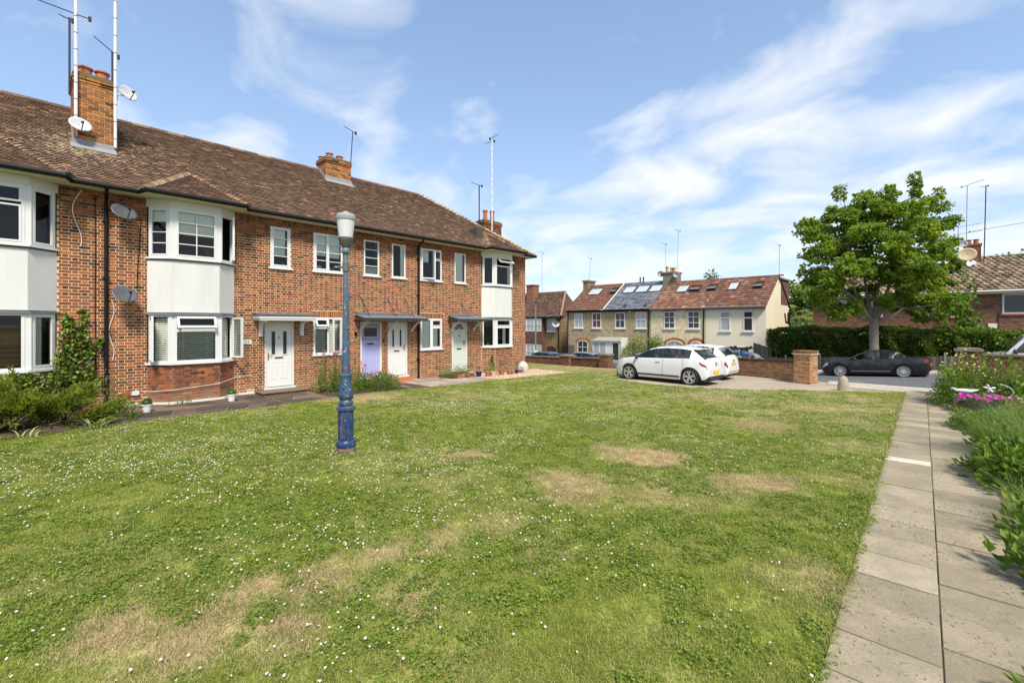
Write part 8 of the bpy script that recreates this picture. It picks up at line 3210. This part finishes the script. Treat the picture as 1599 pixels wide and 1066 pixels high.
t = thing('semi_detached_house', 'brown brick house with a hipped roof and white bay, left of the terrace', 'house', (-36, 42, -2))
mb = MB()
mb.box(-42, -32.1, 42, 50, -2.6, 2.95)
mb.build('wall', M['stock_dark'], t)
mb = MB()
mb.box(-34.4 - 3.6, -34.4, 41.3, 42.0, -2.6, 2.95)
mb.build('bay_core', M['tile_old'], t)
R_, E, V, Nv, SLn = far_roof(t, -43.5, -31.7, 41.5, 2.95, 45.6, 6.1, 'tile_old', .2, .3, hipl=0, hipr=2.4)
hq = MB()
hq.bar(tuple(E + np.array([11.8, 0, .08])), tuple(np.array([-31.7 - 2.4, 45.6, 6.18])), .2, .14)
hq.build('hip_tile', plain('pale_hip_tile', (.26, .18, .09), .95, var=.4), t)
gt_ = MB()
gt_.tube([(-43, 41.2, 2.93), (-31.8, 41.2, 2.93)], .07, 6)
gt_.box(-43, -31.9, 41.3, 41.99, 2.80, 2.9)
gt_.build('gutter', M['tar'], t)
bx = [(-37.9, -36.8), (-36.75, -35.6), (-35.55, -34.45)]
for (z0, z1) in ((1.2, 2.72), (-2.2, -.35)):
 for (a, b) in bx:
  fwindow(t, a, b, z0, z1, 41.3, 'pane_pale', (1, 1), sill=False)
hb = MB()
hb.box(-38.0, -34.38, 41.24, 41.299, -.30, 1.15)
hb.build('hung_tiles', M['tile_old'], t)
fwindow(t, -34.1, -32.85, 1.25, 2.7, 42, 'pane_pale', (1, 1))
am = MB()
am.add([(-34.2, 41.985, -2.5), (-32.8, 41.985, -2.5), (-32.8, 41.985, -.85), (-33.0, 41.985, -.62), (-33.5, 41.985, -.52), (-34.0, 41.985, -.62), (-34.2, 41.985, -.85)], [tuple(range(7))])
am.build('porch_opening', M['dark'], t)
arch_ring(t, -34.2, -32.8, -.85, .32, 41.98, .2)
c_ = MB()
c_.box(-39.2, -38.1, 44.0, 45.2, 4.0, 7.0)
c_ = c_.build('chimney', M['red_x'], t)
c2 = MB()
c2.box(-39.3, -38.0, 43.9, 45.3, 7.001, 7.12)
c2.build('chimney_cap', M['brick_cap'], t)
dpq = MB()
dpq.tube([(-32.35, 41.9, 2.8), (-32.35, 41.9, -2.3)], .06, 6)
dpq.build('downpipe', M['black'], t)
dish('d', 'pale grey dish on the brown brick house beside its upper window', (-32.5, 41.6, 2.1), (.6, -.7, .3), .42, 'dish_white', False)
aerial('thin aerial rising behind the green street lamp', (-37.0, 44.5, 6.2), (-37.0, 44.5, 11.1), .03, [((-37.0, 44.5, 11.1), (-.5, -.5, .4), .8, 6, .1, False)], 'metal_grey')
z = g1(-23.1, 27)
t = thing('street_light', 'slim grey green street light column at the corner of the flats', 'street light', (-23.1, 27, z))
sg_ = plain('lamp_column_green', (.16, .19, .12), .6, var=.2)
q = MB()
q.lathe([(.085, 0), (.085, 1.2), (.06, 1.22), (.045, 5.3)], (-23.1, 27, z), 10)
q.build('column', sg_, t, smooth=40)
q = MB()
q.box(-23.4, -22.75, 26.88, 27.12, z + 5.3, z + 5.38)
q.box(-23.3, -22.85, 26.9, 27.1, z + 5.25, z + 5.299)
q.build('lamp_head', sg_, t)
q = MB()
q.lathe([(.09, .9), (.09, 1.5)], (-23.1, 27, z), 10)
q.build('white_band', M['white_paint'], t)
M['brick_far'] = rnd_mat('brick_far', [(0, (.06, .035, .025)), (.4, (.15, .066, .038)), (1, (.28, .125, .065))], .9, .3, 12, .2)
RBW = [(2.64, 4.6, 2.72, 3.98), (-6.34, -5.3, 2.6, 3.85), (-3.85, -3.2, 2.6, 3.72), (-1.55, .55, 2.55, 3.8), (2.5, 4.6, .1, 1.33), (-4.5, -2.7, .1, 1.5), (-1.8, -.5, .1, 1.5), (-6.4, -5.2, .1, 1.5)]
t = thing('brick_house', 'red brick house with a mossy pantiled roof behind the street tree', 'house', (-2, 42, -.5))
mb = MB()
mb.box(-7.45, 9.0, 42, 42.3, -1.2, 4.2)
mb.build('wall', M['mortar_dirty'], t)
mb = MB(frame((-7.45, 42, .4), (1, 0, 0), (0, -1, 0)))
for q in bricks(0, 13, 0, 3.78, [(a + 7.45, b + 7.45, c - .4, d - .4) for a, b, c, d in RBW], 71, flem=False):
 add_brick(mb, q)
mb.build('brick_courses', M['brick_far'], t)['kind'] = 'stuff'
mb = MB()
mb.box(-7.45, 9.0, 49.7, 50, -1.2, 4.2)
mb.build('rear_wall', M['red_x'], t)
mb = MB()
mb.box(-7.45, -7.15, 42.301, 49.69, -1.2, 4.2)
mb.build('side_wall', M['red_y'], t)
M['pantile'] = rnd_mat('mossy_pantile', [(0, (.13, .088, .055)), (.5, (.22, .155, .10)), (1, (.34, .26, .175))], .95, .45, 3, .3)
def pt_fix():
 m = M['pantile']
 nt = m.node_tree
 b = [n for n in nt.nodes if n.type == 'BSDF_PRINCIPLED'][0]
 src = b.inputs["Base Color"].links[0].from_socket
 p = pos(nt)
 k = ramp(nt, noise(nt, p, 1.3, 6, .7), [(.5, (0, 0, 0)), (.62, (.75,) * 3)])
 nt.links.new(mixc(nt, k, src, (.05, .045, .025)), b.inputs["Base Color"])
pt_fix()
far_roof(t, -7.8, 9.0, 41.6, 4.22, 46.0, 6.75, 'pantile', .33, .3, hipl=3.2, thick=.03, pantile=True)
q = MB()
q.tube([(-7.8, 41.52, 4.16), (9, 41.52, 4.16)], .07, 6)
q.box(-7.7, 9, 41.6, 41.99, 4.0, 4.12)
q.build('gutter', M['stone_sill'], t)
M['sill_red'] = plain('red_tile_sill', (.3, .07, .045), .8, var=.2)
for (a, b, z0, z1) in RBW:
 W_ = fwindow(t, a, b, z0, z1, 42, 'pane_dark' if a > 2 else 'pane_pale', (1 if b - a > 1.1 else 0, 0), sill=False, fr=.09)
 q = MB(frame((a, 42, z0), (1, 0, 0), (0, -1, 0)))
 q.box(-.08, b - a + .08, -.05, .08, -.1, 0)
 q.build('sill', M['sill_red'], W_)
q = MB()
q.box(2.02, 2.42, 41.93, 41.99, 1.8, 2.12)
q.build('wall_sign', M['white_paint'], t)
q = MB()
q.tube([(2.5, 41.95, 2.9), (2.5, 41.95, 1.6)], .02, 5)
q.tube([(.9, 41.93, 4.0), (.9, 41.93, -.5)], .05, 6)
q.build('pipe', M['dark_metal'], t)
c_ = MB()
c_.box(1.05, 1.85, 45.2, 46.4, 5.6, 7.55)
c_.box(1.0, 1.9, 45.15, 46.45, 7.551, 7.68)
c_ = c_.build('chimney', M['red_x'], t)
for xx in (1.25, 1.62):
 q = MB()
 q.lathe([(.15, 0), (.13, .28), (.17, .29), (.17, .34)], (xx, 45.6, 7.68), 10)
 q.build('chimney_pot', M['pot'], c_, smooth=40)
q = MB()
q.slab([(.75, 45.0, 6.16), (2.1, 45.0, 6.16), (2.1, 45.3, 6.36), (.75, 45.3, 6.36)], (0, -.02, .05))
q.build('lead_flashing', M['lead_pale'], t)
q = MB()
q.slab([(-.55, 44.5, 5.95), (.35, 44.5, 5.95), (.35, 45.3, 6.42), (-.55, 45.3, 6.42)], (0, -.06, .12))
q.build('rooflight', M['dark_metal'], t)
q = MB()
q.slab([(-.42, 44.42, 6.09), (.22, 44.42, 6.09), (.22, 45.2, 6.55), (-.42, 45.2, 6.55)], (0, -.03, .05))
q.build('rooflight_pane', M['sky_pane'], t)
dish('d', 'large round tan dish on the chimney of the red brick house', (1.15, 45.0, 6.95), (-.1, -1, .15), .50, 'dish_tan', False)
dish('d', 'small white dish above the large tan dish on the right chimney', (.98, 45.1, 7.72), (-.2, -1, .15), .24, 'dish_white', False)
dish('d', 'oval white dish low at the foot of the right chimney', (1.38, 44.9, 6.28), (.4, -.9, .4), .30, 'dish_white', False)
aerial('tall dark aerial left of the pair on the right chimney with a long top antenna', (1.12, 45.1, 7.4), (1.17, 45.1, 11.8), .026, [((1.17, 45.1, 11.8), (.96, .1, .28), 1.2, 15, .05, False)], 'metal_grey', 22)
aerial('tall dark aerial right of the pair on the right chimney', (1.98, 45.1, 6.2), (2.08, 45.1, 11.6), .03, [((2.08, 45.1, 11.55), (-.8, -.3, -.1), .45, 4, .1, False), ((2.0, 45.1, 8.6), (.95, .2, .12), 3.0, 14, .05, False)], 'dark_metal', 16)
aerial('short aerial with two pale horizontal antennas at the left of the right chimney', (.72, 45.2, 6.5), (.72, 45.2, 9.0), .025, [((.72, 45.2, 8.95), (.95, .2, .12), 1.6, 10, .05, False), ((.85, 45.2, 8.45), (.95, .2, .1), 1.4, 10, .05, False)], 'metal_grey')
mound('climbing_vine', 'tall loose vine rising above the hedge against the red brick house', 'climber', (.95, 36.6, -.4), .55, .5, 4.7, 1500, 'herb', (.13, .26), up=.2, aspect=.8, shell=.9)
q = thing('wheelie_bin', 'blue wheelie bin in front of the left end of the terrace', 'bin', (-27.5, 36.8, -1.6))
for nm, zz0, zz1, mm, e in (('bin_body', -1.75, -.95, 'car_blue', 0), ('bin_lid', -.949, -.86, 'car_blue', .04)):
 b_ = MB()
 b_.box(-27.85 - e, -27.25 + e, 36.5 - e, 37.1 + e, zz0, zz1)
 b_.build(nm, M[mm], q)
q = thing('wheelie_bin', 'black wheelie bin left of the blue bin', 'bin', (-28.4, 36.8, -1.6))
for nm, zz0, zz1, mm, e in (('bin_body', -1.75, -1.0, 'car_dark', 0), ('bin_lid', -.999, -.91, 'car_dark', .04)):
 b_ = MB()
 b_.box(-28.75 - e, -28.1 + e, 36.5 - e, 37.1 + e, zz0, zz1)
 b_.build(nm, M[mm], q)
mound('garden_shrub', 'pale variegated round shrub before the terrace behind the silver car', 'shrub', (-19.4, 36.2, -1.5), 1.35, 1.1, 2.3, 7000, 'iris', (.09, .16), up=.3, aspect=.6, stems=5)
mound('garden_shrub', 'darker shrub with yellow foliage right of the pale round shrub', 'shrub', (-17.9, 36.6, -1.5), 1.2, 1.0, 2.25, 5000, 'ivy', (.09, .16), up=.3, aspect=.6, stems=5)
def bg_tree(label, x, y, z0, h, r, n, m, sz=(.25, .45), group='trees behind the houses', trunk=.16):
 t = thing('background_tree', label, 'tree', (x, y, z0), group=group)
 mb = MB()
 top = Vector((x, y, z0 + h * .75))
 mb.tube([(x, y, z0), (x + .1, y, z0 + h * .4), tuple(top)], [trunk, trunk * .7, trunk * .25], 8)
 P, D, S = [], [], []
 for i in range(26):
  a, e = random.uniform(0, 6.28), random.uniform(-.5, 1.4)
  q = random.uniform(.35, 1.0)
  c = Vector((x + r * q * math.cos(a) * math.cos(e), y + r * q * math.sin(a) * math.cos(e), z0 + h * .66 + h * .32 * q * math.sin(e)))
  mb.tube([(x, y, z0 + h * .45), tuple(c)], [trunk * .35, .02], 5, cap=False)
  rc = r * random.uniform(.25, .42)
  for k in range(n // 26):
   d = Vector((random.gauss(0, 1), random.gauss(0, 1), random.gauss(0, 1))).normalized()
   P.append(tuple(c + d * rc * random.random() ** .5 * (1 if d.z > 0 else .7)))
   D.append((d.x, d.y, d.z * .4))
   S.append(random.uniform(*sz))
 mb.build('trunk', M['bark'], t)
 meshobj('crown', leaf_mesh('crown', P, D, S, rng.random(len(P)), M[m], .75, .25), t)
 return t
bg_tree('large pale green tree between the cream gable and the red house', -11.8, 62, -1.5, 8.2, 3.6, 5200, 'herb')
bg_tree('yellowish tree right behind the palm, touching the red house', -8.6, 58, -1.5, 6.0, 2.4, 2600, 'herb_pale')
bg_tree('green tree rising behind the left end of the terrace roof', -36.0, 58, -2, 8.8, 3.4, 2200, 'maple')
bg_tree('top of a light green tree behind the terrace ridge near the first rooflights', -31.5, 60, -2, 9.6, 3.0, 1800, 'herb')
bg_tree('wispy tree top showing behind the middle of the terrace roof', -22.2, 62, -2, 11.6, 1.9, 520, 'herb')
bg_tree('small tree behind the right hand chimney and roof', 4.8, 62, -1, 9.8, 2.6, 900, 'herb')
t = thing('palm_tree', 'fan palm with drooping fronds beside the cream gable', 'palm', (-10.2, 50.5, -1.4))
mb = MB()
mb.tube([(-10.2, 50.5, -1.4), (-10.2, 50.5, 2.7)], .16, 8)
mb.build('trunk', M['bark'], t)
for i in range(30):
 a = random.uniform(0, 6.28)
 e = random.uniform(-.7, 1.0)
 d = Vector((math.cos(a) * math.cos(e), math.sin(a) * math.cos(e), math.sin(e)))
 c = Vector((-10.2, 50.5, 2.8)) + d * 1.1
 s = d.cross(Vector((0, 0, 1))).normalized()
 mb = MB()
 mb.tube([(-10.2, 50.5, 2.7), tuple(c)], [.03, .015], 4, cap=False)
 for k in range(15):
  b_ = (k - 7) / 7 * 1.25
  dd = (d * math.cos(b_) + s * math.sin(b_))
  tip = c + dd * random.uniform(.7, .95) - Vector((0, 0, .30))
  mid = c + dd * .5
  w_ = dd.cross(Vector((0, 0, 1))).normalized() * .035
  mb.add([tuple(c), tuple(mid + w_), tuple(tip), tuple(mid - w_)], [(0, 1, 2, 3)], random.random())
 mb.build('frond', M['herb_pale'], t)
n = 7000
x_ = rng.uniform(-150, 70, n)
zt_ = 3.2 + 1.6 * np.sin(x_ * .21) + 1.1 * np.sin(x_ * .57 + 1)
P = np.stack([x_, 95 + rng.uniform(-3, 3, n), -2 + (zt_ + 2) * rng.random(n) ** .7], 1)
o = lk(bpy.data.objects.new('distant_woods', leaf_mesh('distant_woods', P, rng.normal(size=(n, 3)) + [0, -.6, .2], rng.uniform(.7, 1.5, n), rng.random(n), M['hedge'], .8, .2)))
tag(o, 'low line of distant trees closing the view behind the houses', 'trees', kind='stuff')
